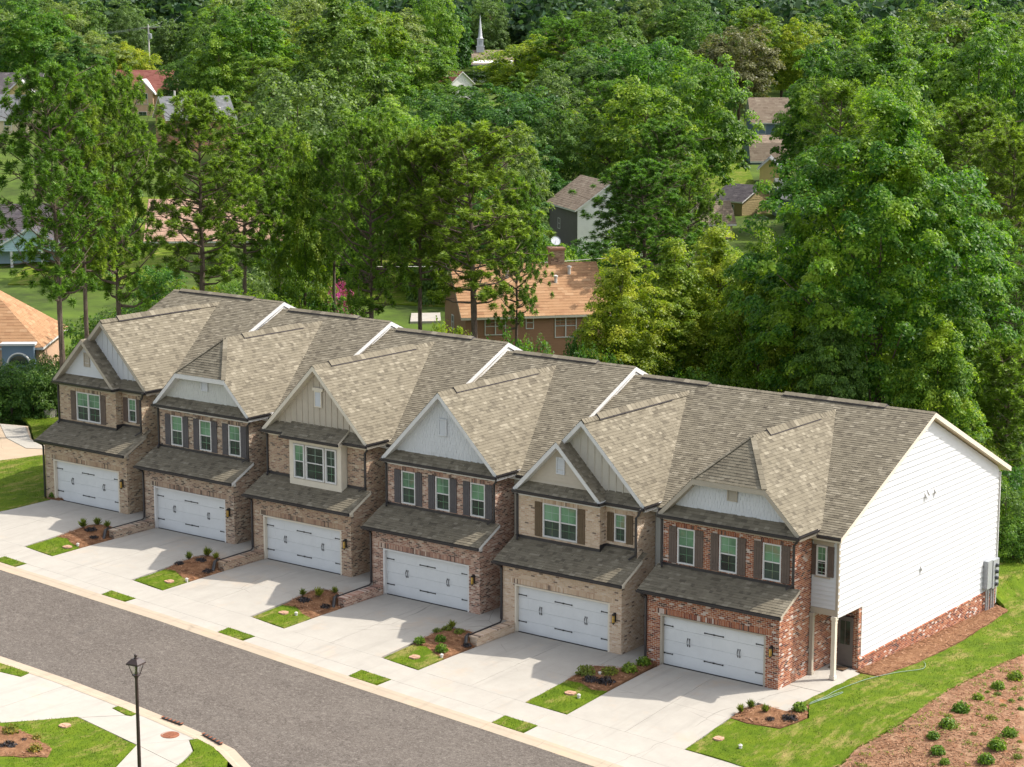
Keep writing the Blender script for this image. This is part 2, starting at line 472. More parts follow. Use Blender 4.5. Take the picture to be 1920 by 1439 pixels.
# terrain: one sheet that reaches the horizon
def grid_lines(a, b, fine0, fine1, st):
    L = list(np.arange(fine0, fine1+.1, st))
    d, x = st, fine1
    while x < b: d *= 1.25; x += d; L.append(x)
    d, x = st, fine0
    while x > a: d *= 1.25; x -= d; L.insert(0, x)
    return L
gx = grid_lines(-1700, 500, -170, 60, 4); gy = grid_lines(-220, 1800, -40, 220, 4)
mb = MB()
for y in gy:
    for x in gx:
        site = sstep(-75, -62, x)*(1-sstep(24, 40, x))*sstep(-60, -45, y)*(1-sstep(20, 30, y))
        mb.v.append((x, y, h(x, y)-.06-.5*site))
nx = len(gx)
mb.f = [(j*nx+i, j*nx+i+1, (j+1)*nx+i+1, (j+1)*nx+i) for j in range(len(gy)-1) for i in range(nx-1)]
mb.build('ground', MAT['terrain'], kind='structure', smooth=True)

# street
KF = [(-75, -9.6), (-55, -9.4), (-29.5, -9.32), (-26, -9.28), (-23.8, -9.30), (-19.3, -9.27), (-14.6, -9.38), (-10.5, -9.47), (-7.2, -9.52), (-1.8, -9.54), (.8, -9.57), (3.5, -9.63), (9, -9.8), (22, -10.6)]
KN = [(22, -24), (4, -24.5), (-2.6, -23), (-4.2, -19.9), (-5.37, -17.95), (-7.0, -17.16), (-8.9, -16.86), (-11.4, -16.66), (-13.1, -16.58), (-16.6, -16.5), (-20.5, -16.6), (-40, -16.9), (-75, -17.4)]
sheet('street', KF+KN, 0, MAT['asphalt'], 1.2)
def strip(name, line, w0, w1, z0, z1, mat, cut=3.0):
    """kerb and gutter: w0..w1 measured to the left of the line; separate cast lengths with open joints"""
    root = empty(name); tag(root, kind='structure')
    L = [Vector(p) for p in line]; seg = []
    for a, b in zip(L, L[1:]):
        n = max(1, int((b-a).length/cut))
        for k in range(n): seg.append((a.lerp(b, k/n), a.lerp(b, (k+1)/n), (k == 0), (k == n-1)))
    def nrm(i):
        d = (seg[i][1]-seg[i][0]).normalized(); return Vector((-d.y, d.x))
    for i, (a, b, _, _) in enumerate(seg):
        na = (nrm(max(0, i-1))+nrm(i)).normalized(); nb = (nrm(i)+nrm(min(len(seg)-1, i+1))).normalized()
        g = .006/max((b-a).length, .1)
        a2, b2 = a.lerp(b, g), a.lerp(b, 1-g)
        m = MB(); pr = []
        for p, n in ((a2, na), (b2, nb)):
            q = []
            for w, z in ((w0, z0), (w0+(w1-w0)*.55, z0+.015), (w0+(w1-w0)*.72, z1), (w1, z1+.005)):
                u = p+n*w; q.append((u.x, u.y, h(u.x, u.y)+z))
            pr.append(q)
        for k in range(3): m.quad(pr[0][k], pr[1][k], pr[1][k+1], pr[0][k+1])
        for q in pr: m.poly(q+[(q[3][0], q[3][1], q[3][2]-.3), (q[0][0], q[0][1], q[0][2]-.3)])
        m.build('kerb_length', mat, root)
strip('far_kerb', KF, 0, .66, .006, .045, MAT['kerb'])
strip('near_kerb', [p for p in KN if p[0] < 5], 0, .64, .006, .056, MAT['kerb'], 2.2)

# concrete drives, one per house, each of cast slabs with open joints; then the shared pavement
J = .008
def slab(root, poly, off=.05):
    sheet('concrete_slab', poly, off, MAT['concrete'], .9, kind=None, skirt=.16, parent=root)
for u in range(1, 7):
    X = XO[u]
    d = empty('driveway'); tag(d, kind='structure')
    lf = X+.04 if u > 1 else X-.15
    xm = X+2.7
    rt = X+(5.40 if u < 6 else 5.30)
    slab(d, [(lf+.1, -.02), (xm-J, -.02), (xm-J, -3.294), (lf, -3.294)])
    slab(d, [(lf, -3.30), (xm-J, -3.30), (xm-J, -6.5), (lf, -6.5)])
    slab(d, [(xm+J, -3.30), (rt-.02, -3.30), (rt, -6.5), (xm+J, -6.5)])
    if u < 6:
        slab(d, [(xm+J, -.02), (X+5.46, -.02), (X+5.46, -2.0), (X+5.28, -2.5), (rt-.02, -3.294), (xm+J, -3.294)])
        xr = X+(6.96 if u < 5 else 6.70)
        slab(d, [(X+5.48, 4.4), (X+5.48, -1.93), (X+6.0, -2.02), (xr-.03, -2.45 if u < 5 else -1.5), (xr-.02, -.03 if u < 5 else -.1), (X+6.66, .05), (X+6.66, 4.4)])
    else:
        slab(d, [(xm+J, -.02), (X+5.46, -.02), (X+5.46, -1.62), (X+5.28, -2.0), (rt-.02, -3.294), (xm+J, -3.294)])
        slab(d, [(X+5.48, .78), (X+5.48, -1.55), (X+5.95, -1.62), (X+6.9, -1.72), (X+7.02, .74)])
        slab(d, [(X+5.48, 4.4), (X+5.48, .82), (X+7.02, .78), (X+6.98, 3.9), (X+6.62, 4.4)])
pv = empty('pavement'); tag(pv, kind='structure')
def kf_y(x):
    return np.interp(x, [p[0] for p in KF], [p[1] for p in KF])
STRIPS = []
for xa in (-30.85, -23.6, -16.4, -8.98, -1.78):
    STRIPS.append((xa, xa+1.55))
xs = [-52.]
while xs[-1] < 14: xs.append(xs[-1]+2.45)
for a, b in zip(xs, xs[1:]):
    sheet('concrete_slab', [(a+.003, -6.508), (b-.003, -6.508), (b-.003, -7.995), (a+.003, -7.995)], .05, MAT['concrete'], .9, kind=None, skirt=.14, parent=pv)
edge = [-52.]+[v for s in STRIPS for v in s]+[14.]
for a, b in zip(edge[::2], edge[1::2]):
    n = max(1, round((b-a)/2.8))
    for k in range(n):
        c, d_ = a+(b-a)*k/n, a+(b-a)*(k+1)/n
        sheet('concrete_slab', [(c+.003, -8.0), (d_-.003, -8.0), (d_-.003, kf_y(d_)+.655), (c+.003, kf_y(c)+.655)], .047, MAT['concrete'], .9, kind=None, skirt=.1, parent=pv)
# near side drive and pavement
KO = {p: None for p in ()}
np_ = empty('near_pavement'); tag(np_, kind='structure')
def nk(x):  # outer line of the near kerb
    return np.interp(x, (-40, -20.5, -16.6, -13.1, -11.4, -8.9, -7.6), (-17.5, -17.2, -17.1, -17.17, -17.25, -17.46, -17.62))
for poly in ([(-40, -17.52), (-31.01, -17.37), (-31.01, -24), (-40, -24)], [(-31.0, -17.37), (-25.6, -17.27), (-25.6, -24), (-31, -24)],
             [(-25.59, -17.27), (-20.02, -17.2), (-19.15, -17.85), (-19.2, -24), (-25.59, -24)],
             [(-19.13, -17.87), (-18.05, -17.66), (-18.15, -17.12), (-16.1, -17.1), (-16.1, -20.5), (-19.18, -20.5)],
             [(-19.18, -20.52), (-16.1, -20.52), (-15.6, -21.6), (-19.18, -24)],
             [(-16.08, -17.1), (-13.06, -17.18), (-13.08, -17.5), (-12.17, -17.64), (-13.22, -18.92), (-14.89, -21.2), (-16.08, -20.6)],
             [(-12.15, -17.66), (-11.92, -17.56), (-11.95, -17.24), (-9.5, -17.44), (-8.62, -17.50), (-8.75, -17.72), (-9.79, -19.29), (-13.2, -18.94)],
             [(-8.74, -17.73), (-7.9, -18.35), (-7.5, -19.2), (-7.28, -19.6), (-9.78, -19.28)],
             [(-7.27, -19.62), (-7.46, -19.22), (-7.1, -20.5), (-7.4, -23), (-9, -23), (-8.6, -21.5), (-9.74, -19.31)]):
    sheet('concrete_slab', poly, .052, MAT['concrete'], .9, kind=None, skirt=.14, parent=np_)

# lawns (sod) and beds of pine straw
LAWNS = {}
def lawn(name, poly, off=.07, step=.45, wob=.03):
    LAWNS[name+str(len(LAWNS))] = poly
    return sheet(name, poly, off, MAT['grass'], step, bumpy=.012, wob=wob)
BEDS = []
def bed(name, poly, off=.07, mat='mulch', step=.35, mound=.07):
    BEDS.append(poly)
    return sheet(name, poly, off, MAT[mat], step, bumpy=.02, wob=.05, mound=mound)
for u in (2, 3, 4, 5):
    X = XO[u]
    lawn('lawn', [(X-1.77, -6.5), (X+.02, -6.44), (X-.02, -4.72), (X-.5, -4.66), (X-1.3, -4.35), (X-1.76, -4.62)])
    bed('mulch_bed', [(X-1.78, -4.68), (X-1.3, -4.42), (X-.5, -4.73), (X+.0, -4.78), (X+.02, -2.76), (X-.38, -2.70), (X-.40, -2.2), (X-.95, -2.02), (X-1.55, -2.1), (X-1.98, -2.6), (X-1.93, -3.3)])
lawn('lawn', [(-1.92, -6.5), (.02, -6.46), (-.03, -3.72), (-.6, -3.95), (-1.3, -3.6), (-1.96, -3.7)])
bed('mulch_bed', [(-1.98, -3.75), (-1.3, -3.66), (-.6, -4.0), (-.05, -3.78), (-.08, -1.5), (-.1, -.08), (-.62, -.08), (-.64, -1.0), (-.95, -1.48), (-1.5, -1.55), (-2.04, -1.9), (-2.02, -2.8)])
for xa, xb in STRIPS:
    lawn('verge', [(xa, -8.0), (xb, -8.0), (xb-.2, kf_y(xb)+.68), (xa+.05, kf_y(xa)+.68)], .062, .3, .012)
lawn('side_lawn', [(5.34, -6.5), (9.2, -6.5), (10.62, -4.7), (10.5, -3.1), (11.02, -.7), (10.62, 4.4), (10.7, 8.2), (10.9, 11), (11.2, 16), (11.5, 30), (-2, 30), (-2, 18), (6.9, 18), (7.6, 16.9), (7.72, 15.4), (8.1, 10.8), (8.1, 6.7), (7.8, 3.95), (7.02, 3.9), (7.05, .75), (6.92, -1.0), (7.3, -.82), (7.86, -1.86), (7.4, -3.25), (6.1, -3.48), (5.36, -3.38)], .08, .5, .05)
bed('mulch_bed', [(5.34, -3.33), (5.32, -2.24), (5.72, -1.68), (6.88, -1.75), (6.95, -1.05), (7.3, -.9), (7.78, -1.86), (7.34, -3.18), (6.1, -3.4)])
bed('mulch_bed', [(6.72, 4.0), (7.78, 4.0), (8.05, 6.7), (8.05, 10.8), (7.7, 15.4), (7.5, 17.2), (6.72, 17.6)], .09, mound=.05)
bed('mulch_bank', [(9.3, -6.6), (10.68, -4.7), (10.56, -3.1), (11.08, -.7), (10.68, 4.4), (10.76, 8.2), (10.96, 11), (11.3, 16), (11.6, 30), (26, 30), (26, -9.9), (9.2, -9.1)], .06, 'bank', .5, .05)
lawn('side_lawn', [(-60, -8.2), (-37.1, -6.4), (-36.75, -2.6), (-36.72, -.3), (-37.2, -.3), (-37.55, .5), (-38, 1.2), (-38, 20), (-41, 20.5), (-44.8, 8.5), (-46.2, 4.0), (-60, -2)], .08, .7, .05)
lawn('side_lawn', [(-41, 20.6), (-46.1, 8.2), (-49.3, 9.2), (-52.5, 11.6), (-58, 14.8), (-56, 19.5), (-50, 16.5)], .08, .7, .05)
bed('mulch_bed', [(-37.05, -.25), (-36.2, -.15), (-36.2, 1.6), (-37.4, 1.6), (-37.55, .6)])
sheet('side_road', [(-44.85, 8.3), (-46.25, 4.1), (-60, -1.8), (-60, 8), (-54.5, 11), (-52.6, 11.5), (-49.4, 9.1), (-46.2, 8.0)], .05, concrete('stained_concrete', (.40, .31, .22), .8), .9)
sheet('side_kerb', [(-46.1, 7.95), (-49.35, 8.95), (-52.6, 11.3), (-54.4, 10.85), (-50.8, 8.4), (-47.6, 7.2)], .08, MAT['concrete'], .6)
lawn('near_lawn', [(-14.85, -21.26), (-13.31, -18.98), (-10.4, -19.33), (-9.72, -19.36), (-8.7, -21.5), (-9.1, -24.5), (-16, -25), (-15.6, -21.7)], .07, .45)
lawn('near_verge', [(-8.66, -17.76), (-8.58, -17.46), (-7.6, -17.62), (-6.3, -18.2), (-5.2, -20), (-4.0, -23), (-7.2, -23), (-7.0, -20.5), (-7.46, -19.15), (-7.85, -18.32)], .07, .4, .02)
lawn('near_verge', [(-19.08, -17.84), (-19.95, -17.2), (-18.2, -17.12), (-18.08, -17.63)], .062, .3, .02)
lawn('near_verge', [(-13.05, -17.47), (-13.02, -17.2), (-11.98, -17.26), (-11.95, -17.52), (-12.2, -17.58)], .062, .3, .02)
bed('mulch_bed', [(-15.2, -21.6), (-13.9, -21.35), (-12.99, -21.30), (-11.6, -21.62), (-11.1, -22.25), (-12.4, -23.3), (-15, -23.6)], .09)

# fuzz: short grass blades and loose straw, uncountable
def scatter(name, polys, dens, mat, size, lie, off):
    rr = random.Random(len(polys)); m = MB()
    for P in polys:
        xs = [p[0] for p in P]; ys = [p[1] for p in P]
        A = (max(xs)-min(xs))*(max(ys)-min(ys))
        for _ in range(int(A*dens)):
            x, y = rr.uniform(min(xs), max(xs)), rr.uniform(min(ys), max(ys))
            s, X = view_sx(x, y)
            if not (abs(X) < .262*s and s > 35): continue
            if not in_poly(x, y, P): continue
            z = h(x, y)+off
            a = rr.uniform(0, 2*PI); L = rr.uniform(.6, 1.3)*size; w = L*(.11 if lie else .16)
            c, s_ = math.cos(a), math.sin(a)
            if lie:
                t = rr.uniform(.0, .3)
                m.v += [(x-c*L/2-s_*w, y-s_*L/2+c*w, z), (x-c*L/2+s_*w, y-s_*L/2-c*w, z), (x+c*L/2, y+s_*L/2, z+L*t)]
            else:
                t = rr.uniform(.1, .6)
                m.v += [(x-s_*w, y+c*w, z), (x+s_*w, y-c*w, z), (x+c*L*t, y+s_*L*t, z+L)]
            n = len(m.v); m.f.append((n-3, n-2, n-1))
    return m.build(name, MAT[mat], kind='stuff')
g = scatter('grass', list(LAWNS.values()), 260, 'blade', .06, False, .06)
tag(g, 'short bright green sod grass covering the lawns and verges', 'grass')
g = scatter('loose_straw', BEDS, 110, 'straw', .17, True, .13)
tag(g, 'loose brown pine straw lying over the planting beds', 'straw')
# ------------------------------------------------------------------ masonry, shingles, windows
BL, BH, MJ = .212, .0775, .017             # brick module
def brick_face(mb, mm, O, U, N, z0, z1, span, holes=(), soldiers=(), seed=1, proud=.009):
    """bricks laid one by one on a wall. O origin, U unit along, N outward; span(z)->[(u0,u1)]; holes (u0,u1,z0,z1)"""
    rr = random.Random(seed)
    O, U, N = Vector(O), Vector(U), Vector(N)
    def brick(a, b, za, zb):
        p = proud+rr.uniform(-.003, .004)
        n = len(mb.v)
        for w in (0., p):
            for (u, z) in ((a, za), (b, za), (b, zb), (a, zb)):
                q = O+U*u+N*w; mb.v.append((q.x, q.y, q.z+z))
        mb.f += [(n+4, n+5, n+6, n+7), (n, n+1, n+5, n+4), (n+1, n+2, n+6, n+5), (n+2, n+3, n+7, n+6), (n+3, n, n+4, n+7)]
    hs = list(holes)+[(s[0], s[1], s[2], s[3]) for s in soldiers]
    rows = int(math.ceil((z1-z0)/BH)); k = 0
    for r in range(rows):
        za = z0+r*BH; zb = min(za+BH, z1); zm = (za+zb)/2
        iv = list(span(zm))
        ivm = list(iv)
        for (a, b, c, d) in holes:
            if c < zm < d:
                ivm = [t for (u, v) in ivm for t in (((u, min(v, a)), (max(u, b), v)) if not (b <= u or a >= v) else ((u, v),)) if t[1]-t[0] > .01]
        for (a, b, c, d) in hs:
            if c < zm < d:
                iv = [t for (u, v) in iv for t in (((u, min(v, a)), (max(u, b), v)) if not (b <= u or a >= v) else ((u, v),)) if t[1]-t[0] > .03]
        for (u, v) in ivm:
            q = [O+U*u, O+U*v]
            mm.quad((q[0].x, q[0].y, q[0].z+za), (q[1].x, q[1].y, q[1].z+za), (q[1].x, q[1].y, q[1].z+zb), (q[0].x, q[0].y, q[0].z+zb))
        off = (r % 2)*BL/2
        for (u, v) in iv:
            x = math.floor((u-off)/BL)*BL+off
            while x < v:
                a, b = max(x, u)+MJ/2*(x > u), min(x+BL-MJ, v)
                if b-a > .025: brick(a, b, za, zb-MJ)
                x += BL
    for (a, b, c, d) in soldiers:
        n = max(1, round((b-a)/BH)); w = (b-a)/n
        for i in range(n): brick(a+i*w, a+(i+1)*w-MJ, c, d-MJ)

def poly_iv(poly, v):
    xs = []
    for i, a in enumerate(poly):
        b = poly[(i+1) % len(poly)]
        if (a[1] <= v) != (b[1] <= v):
            xs.append(a[0]+(b[0]-a[0])*(v-a[1])/(b[1]-a[1]))
    return (min(xs), max(xs)) if len(xs) > 1 else None
def shingles(mb, O, U, V, poly, row=.145, tab=.24, seed=1, lift=.016):
    """shingle tabs laid row by row on a slope; poly is convex in (u, v)"""
    rr = random.Random(seed)
    O, U, V = Vector(O), Vector(U).normalized(), Vector(V).normalized()
    N = U.cross(V)
    if N.z < 0: N = -N
    v0, vmax = min(p[1] for p in poly), max(p[1] for p in poly)
    v = v0
    while v < vmax-.01:
        w = min(v+row, vmax)
        lo = poly_iv(poly, v+1e-4); hi = poly_iv(poly, w-1e-4)
        if lo and hi:
            u = min(lo[0], hi[0])-rr.uniform(0, tab); end = max(lo[1], hi[1])
            while u < end:
                a, b = u, u+tab*rr.uniform(.6, 1.35)
                ab, bb = max(a, lo[0]), min(b, lo[1]); at_, bt = max(a, hi[0]), min(b, hi[1])
                ab, bb = min(ab, lo[1]), max(bb, lo[0]); at_, bt = min(at_, hi[1]), max(bt, hi[0])
                if bb-ab > .004 or bt-at_ > .004:
                    L = lift*rr.uniform(.7, 1.3)
                    p0 = O+U*ab+V*v+N*L; p1 = O+U*bb+V*v+N*L
                    p2 = O+U*bt+V*w+N*.003; p3 = O+U*at_+V*w+N*.003
                    n = len(mb.v)
                    mb.v += [tuple(p0), tuple(p1), tuple(p2), tuple(p3), tuple(p0-N*L), tuple(p1-N*L)]
                    mb.f += [(n, n+1, n+2, n+3), (n+4, n+5, n+1, n)]
                u = b
        v = w
def deck(mb, O, U, V, poly, th):
    O, U, V = Vector(O), Vector(U).normalized(), Vector(V).normalized()
    N = U.cross(V)
    if N.z < 0: N = -N
    mb.prism([O+U*a+V*b-N*.001 for a, b in poly], (0, 0, -th/max(N.z, .5)))

def window(parent, x, z, w, hh, y, n=1, frame=None, grid=True, lower_grid=True, fw=.055, name='window', blind=True):
    """double hung window facing -y; x,z lower left of the opening; n sashes side by side"""
    m = MB(); fr = frame or MAT['white_trim']
    y0, y1 = y-.03, y+.10
    m.box(x, x+fw, y0, y1, z, z+hh); m.box(x+w-fw, x+w, y0, y1, z, z+hh)
    m.box(x+fw, x+w-fw, y0, y1, z, z+fw); m.box(x+fw, x+w-fw, y0, y1, z+hh-fw, z+hh)
    cw = (w-2*fw-(n-1)*.07)/n
    cells = [(x+fw+i*(cw+.07), x+fw+i*(cw+.07)+cw) for i in range(n)]
    for i in range(n-1): m.box(cells[i][1], cells[i+1][0], y0-.004, y1, z+fw, z+hh-fw)
    zm = z+hh*.5
    for a, b in cells: m.box(a, b, y0+.012, y1, zm-.022, zm+.022)
    o = m.build(name, fr, parent)
    for a, b in cells:
        for k, (za, zb) in enumerate(((z+fw, zm-.022), (zm+.022, z+hh-fw))):
            up = k == 1
            yy = y+(.03 if up else .045)
            MB().box(a, b, yy, yy+.02, za, zb).build('pane', MAT['glass_blind' if up and blind else 'glass'], o)
            if grid and (up or lower_grid):
                g = MB(); xm = (a+b)/2; zc = (za+zb)/2
                g.box(xm-.009, xm+.009, yy-.012, yy-.002, za, zb)
                g.box(a, xm-.009, yy-.011, yy-.002, zc-.009, zc+.009); g.box(xm+.009, b, yy-.011, yy-.002, zc-.009, zc+.009)
                g.build('grille', MAT['grille'] if up else MAT['glass_blind'], o)
    return o
def shutter(parent, x, z, w, hh, y, mat):
    m = MB(); bw = w/3
    for i in range(3): m.box(x+i*bw+.004, x+(i+1)*bw-.004, y-.045, y-.012, z, z+hh)
    for f in (.14, .80): m.box(x+.01, x+w-.01, y-.062, y-.043, z+hh*f, z+hh*f+.09)
    return m.build('shutter', mat, parent)
def louvre(parent, x, z, w, hh, y, mat, trim):
    """gable vent facing -y"""
    m = MB(); f = .05
    m.box(x-f, x, y-.05, y, z-f, z+hh+f); m.box(x+w, x+w+f, y-.05, y, z-f, z+hh+f)
    m.box(x, x+w, y-.05, y, z-f, z); m.box(x, x+w, y-.05, y, z+hh, z+hh+f)
    o = m.build('gable_vent', trim, parent)
    s = MB(); n = 8
    for i in range(n):
        a = z+hh*i/n
        s.prism([(x, y-.035, a), (x, y-.03, a+.01), (x, y-.005, a+hh/n), (x, y-.01, a+hh/n)], (w, 0, 0))
    s.box(x, x+w, y-.004, y-.001, z, z+hh)
    s.build('louvre_slat', mat, o)
    return o
def lap_boards(parent, rows, z0, place, mat, h0=.18, name='siding_board'):
    """horizontal lap boards, one object each; place(z)->list of (p0,p1,normal) along the wall at height z"""
    for i in range(rows):
        z = z0+i*h0
        for (p0, p1, q0, q1, n) in place(z, z+h0):
            p0, p1, q0, q1, n = map(Vector, (p0, p1, q0, q1, n))
            m = MB(); a = [p0, p1, q1, q0]
            m.v = [tuple(v) for v in a]+[tuple(p0+n*.038), tuple(p1+n*.038), tuple(q1+n*.006), tuple(q0+n*.006)]
            m.f = [(4, 5, 6, 7), (0, 1, 5, 4), (1, 2, 6, 5), (3, 7, 6, 2), (0, 4, 7, 3)]
            m.build(name, mat, parent)
def wall_lantern(parent, x, z, y):
    m = MB()
    m.box(x-.05, x+.05, y-.03, y, z+.08, z+.46)
    m.tube([(x, y-.03, z+.44), (x, y-.10, z+.48), (x, y-.13, z+.44)], .014, 6)
    m.lathe([(.018, .44), (.075, .40), (.062, .385), (.062, .37)], (x, y-.13, z))
    m.lathe([(.062, .06), (.066, .045), (.03, .0), (.01, -.03)], (x, y-.13, z))
    for k in range(4):
        t = PI/4+k*PI/2; m.tube([(x+.056*math.cos(t), y-.13+.056*math.sin(t), z+.05), (x+.056*math.cos(t), y-.13+.056*math.sin(t), z+.38)], .008, 5)
    o = m.build('wall_lantern', MAT['black'], parent)
    MB().lathe([(.046, .055), (.05, .2), (.046, .375)], (x, y-.13, z)).build('lantern_glass', MAT['amber'], o, smooth=True)
def garage_door(parent, x0, x1, z1, y, jamb):
    j = MB(); j.box(x0, x0+.09, .0, y+.06, -.02, z1-.09); j.box(x1-.09, x1, .0, y+.06, -.02, z1-.09); j.box(x0, x1, 0., y+.06, z1-.09, z1)
    j.build('garage_door_frame', jamb, parent)
    a, b, top = x0+.09, x1-.09, z1-.09
    s = MB(); s.box(a, b, y+.055, y+.09, -.02, top); s.box(a, b, y+.0, y+.06, -.02, .018)
    g = s.build('garage_door', MAT['black'], parent)
    n = 4; hh = (top-.02)/n
    for i in range(n):
        m = MB(); za, zb = .02+i*hh+.004, .02+(i+1)*hh-.004
        m.box(a+.004, b-.004, y+.03, y+.055, za, zb)
        pw = (b-a)/8
        for k in range(8):                  # long pressed panels with faint relief
            xa, xb = a+k*pw+.07, a+(k+1)*pw-.07
            m.box(xa, xb, y+.027, y+.031, za+.09, zb-.09)
        m.build('door_section', MAT['door_paint'], g)
    def strap(xa, xb, z):
        m = MB(); m.box(xa, xb, y+.005, y+.021, z-.018, z+.018)
        for q in (xa, xb): m.box(q-.022, q+.022, y+.002, y+.021, z-.03, z+.03)
        m.build('hinge_strap', MAT['black'], g)
    for z in (top*.235, top*.80):
        strap(a+.03, a+.42, z); strap(b-.42, b-.03, z); strap((a+b)/2-.43, (a+b)/2-.02, z); strap((a+b)/2+.02, (a+b)/2+.43, z)
    for fx in (.25, .745):
        xm = a+(b-a)*fx
        for sgn in (-1, 1):
            m = MB(); c = xm+sgn*.045
            m.tube([(c, y+.02, top*.47), (c+sgn*.006, y-.02, top*.50), (c+sgn*.012, y-.025, top*.54), (c+sgn*.006, y-.02, top*.58), (c, y+.02, top*.61)], .014, 6)
            m.box(c-.02, c+.02, y+.012, y+.022, top*.455, top*.49); m.box(c-.02, c+.02, y+.012, y+.022, top*.59, top*.625)
            m.build('door_handle', MAT['black'], g)
def gutter(mb, p0, p1, out, w=.12, hh=.12):
    """K-style gutter with an open top, along p0-p1 (top back edge), projecting along out"""
    p0, p1, o = Vector(p0), Vector(p1), Vector(out); d = (p1-p0).normalized()
    prof = [(0, 0), (0, -hh), (w*.62, -hh), (w*.80, -hh*.45), (w, -hh*.25), (w, 0), (w-.012, 0), (w-.014, -.03), (w*.6, -hh+.025), (.012, -hh+.025), (.012, 0)]
    mb.prism([p0+o*a+Vector((0, 0, b)) for a, b in prof], p1-p0)
def downspout(parent, pts, mat='gutter', r=.042):
    m = MB()
    for a, b in zip(pts, pts[1:]):
        a, b = Vector(a), Vector(b); d = (b-a).normalized()
        m.beam(a-d*.03, b+d*.03, r*2, r*1.5, (0, 1, 0) if abs(d.z) > .8 else (0, 0, 1))
    zs = [p for p in pts]
    m.build('downspout', MAT[mat], parent)

UY, EY, RY = 1.1, 2.45, 10.1               # upper wall, entry wall and ridge lines
EAVE_Y, EAVE_Z, RIDGE_Z = 2.05, 5.90, 9.62
SL = (RIDGE_Z-EAVE_Z)/(RY-EAVE_Y)
GX0, GX1, GZ = -.62, 5.86, 6.10            # front gable eaves
GA = (GX0+GX1)/2; GAZ = GZ+(GA-GX0)

SPEC = {
 1: dict(m='mortar', gable='twin', front='lap_white', back='batten_white', trim='taupe_trim', vent='taupe_trim', sh='shutter_brown', garage_trim='taupe_trim'),
 2: dict(m='mortar', gable='clipped', front='shake_grey', trim='white_trim', vent='white', sh='shutter_slate', garage_trim='white_trim'),
 3: dict(m='mortar', gable='plain', front='batten_taupe', trim='cream_trim', vent='white', sh=None, garage_trim='cream_trim'),
 4: dict(m='mortar_light', gable='plain', front='shake_white', trim='white_trim', vent='white', sh='shutter_slate', garage_trim='white_trim'),
 5: dict(m='mortar_light', gable='twin', front='lap_taupe', back='batten_taupe', trim='white_trim', vent='white', sh='shutter_umber', garage_trim='cream_trim'),
 6: dict(m='mortar_light', gable='clipped', front='shake_white', trim='taupe_trim', vent='taupe_trim', sh='shutter_brown', garage_trim='taupe_trim'),
}
LAB = {
 1: 'leftmost tan brick townhouse, a small white gable nested in a larger one',
 2: 'brown brick townhouse with a clipped grey shake gable and three dark shuttered windows',
 3: 'brown brick townhouse with beige batten gable over a cream box window',
 4: 'russet brick townhouse with a pointed white shake gable and slate shutters',
 5: 'cream brick townhouse with a beige gable nested in a larger one and dark brown shutters',
 6: 'red brick end townhouse with a white lap siding end wall',
}

def gable_wall(H, style, x0, x1, z0, apex, y, clip, name='gable_wall'):
    """triangular (or clipped) wall at plane y; apex (x,z); boards, battens or shakes as geometry"""
    kind, tone = style.split('_')
    mat = {'white': MAT['white'], 'taupe': MAT['siding_taupe'], 'grey': MAT['siding_grey']}[tone]
    if tone == 'taupe' and kind == 'batten': mat = MAT['siding_greige'] if H['u'] == 5 else MAT['siding_taupe']
    ax, az = apex; s0 = (az-z0)/(ax-x0)
    def iv(z):
        return x0+(z-z0)/s0, x1-(z-z0)/s0
    top = min(az, clip) if clip else az
    pts = [(x0, y, z0), (x1, y, z0)]
    if clip: pts += [(iv(top)[1], y, top), (iv(top)[0], y, top)]
    else: pts += [(ax, y, az)]
    o = MB().prism(pts, (0, .08, 0)).build(name, mat, H['root'])
    if kind == 'lap':
        def pl(za, zb):
            a, b = iv(za), iv(min(zb, top))
            if b[1]-b[0] < .05: return []
            zb = min(zb, top)
            return [((a[0], y, za), (a[1], y, za), (b[0], y, zb), (b[1], y, zb), (0, -1, 0))]
        lap_boards(o, int((top-z0)/.17), z0, pl, mat, .17)
    elif kind == 'batten':
        x = ax-3.2
        while x < ax+3.2:
            zt = z0+(min(x-x0, x1-x))*s0-.03
            zt = min(zt, top)
            if zt-z0 > .1: MB().box(x-.022, x+.022, y-.03, y, z0, zt).build('batten', mat, o)
            x += .36
    else:
        rr = random.Random(H['u']); m = MB(); z = z0; r = 0
        while z < top-.05:
            zb = min(z+.16, top); a, b = iv(z), iv(zb)
            x = a[0]-rr.uniform(0, .1)
            while x < a[1]:
                w = rr.uniform(.09, .2)
                xa, xb = max(x, a[0]), min(x+w-.008, a[1]); ta, tb = max(xa, b[0]), min(xb, b[1])
                if tb-ta > .01:
                    p = .016+rr.uniform(0, .014)
                    n = len(m.v); dz = rr.uniform(-.012, .012)
                    m.v += [(xa, y-p, z+dz), (xb, y-p, z+dz), (tb, y-.005, zb+.02), (ta, y-.005, zb+.02), (xa, y, z+dz), (xb, y, z+dz)]
                    m.f += [(n, n+1, n+2, n+3), (n+4, n+5, n+1, n), (n+1, n+5, n+2), (n+4, n, n+3)]
                x += w
            z += .16
        m.build('shake_shingle', mat, o, kind='stuff')
    return o

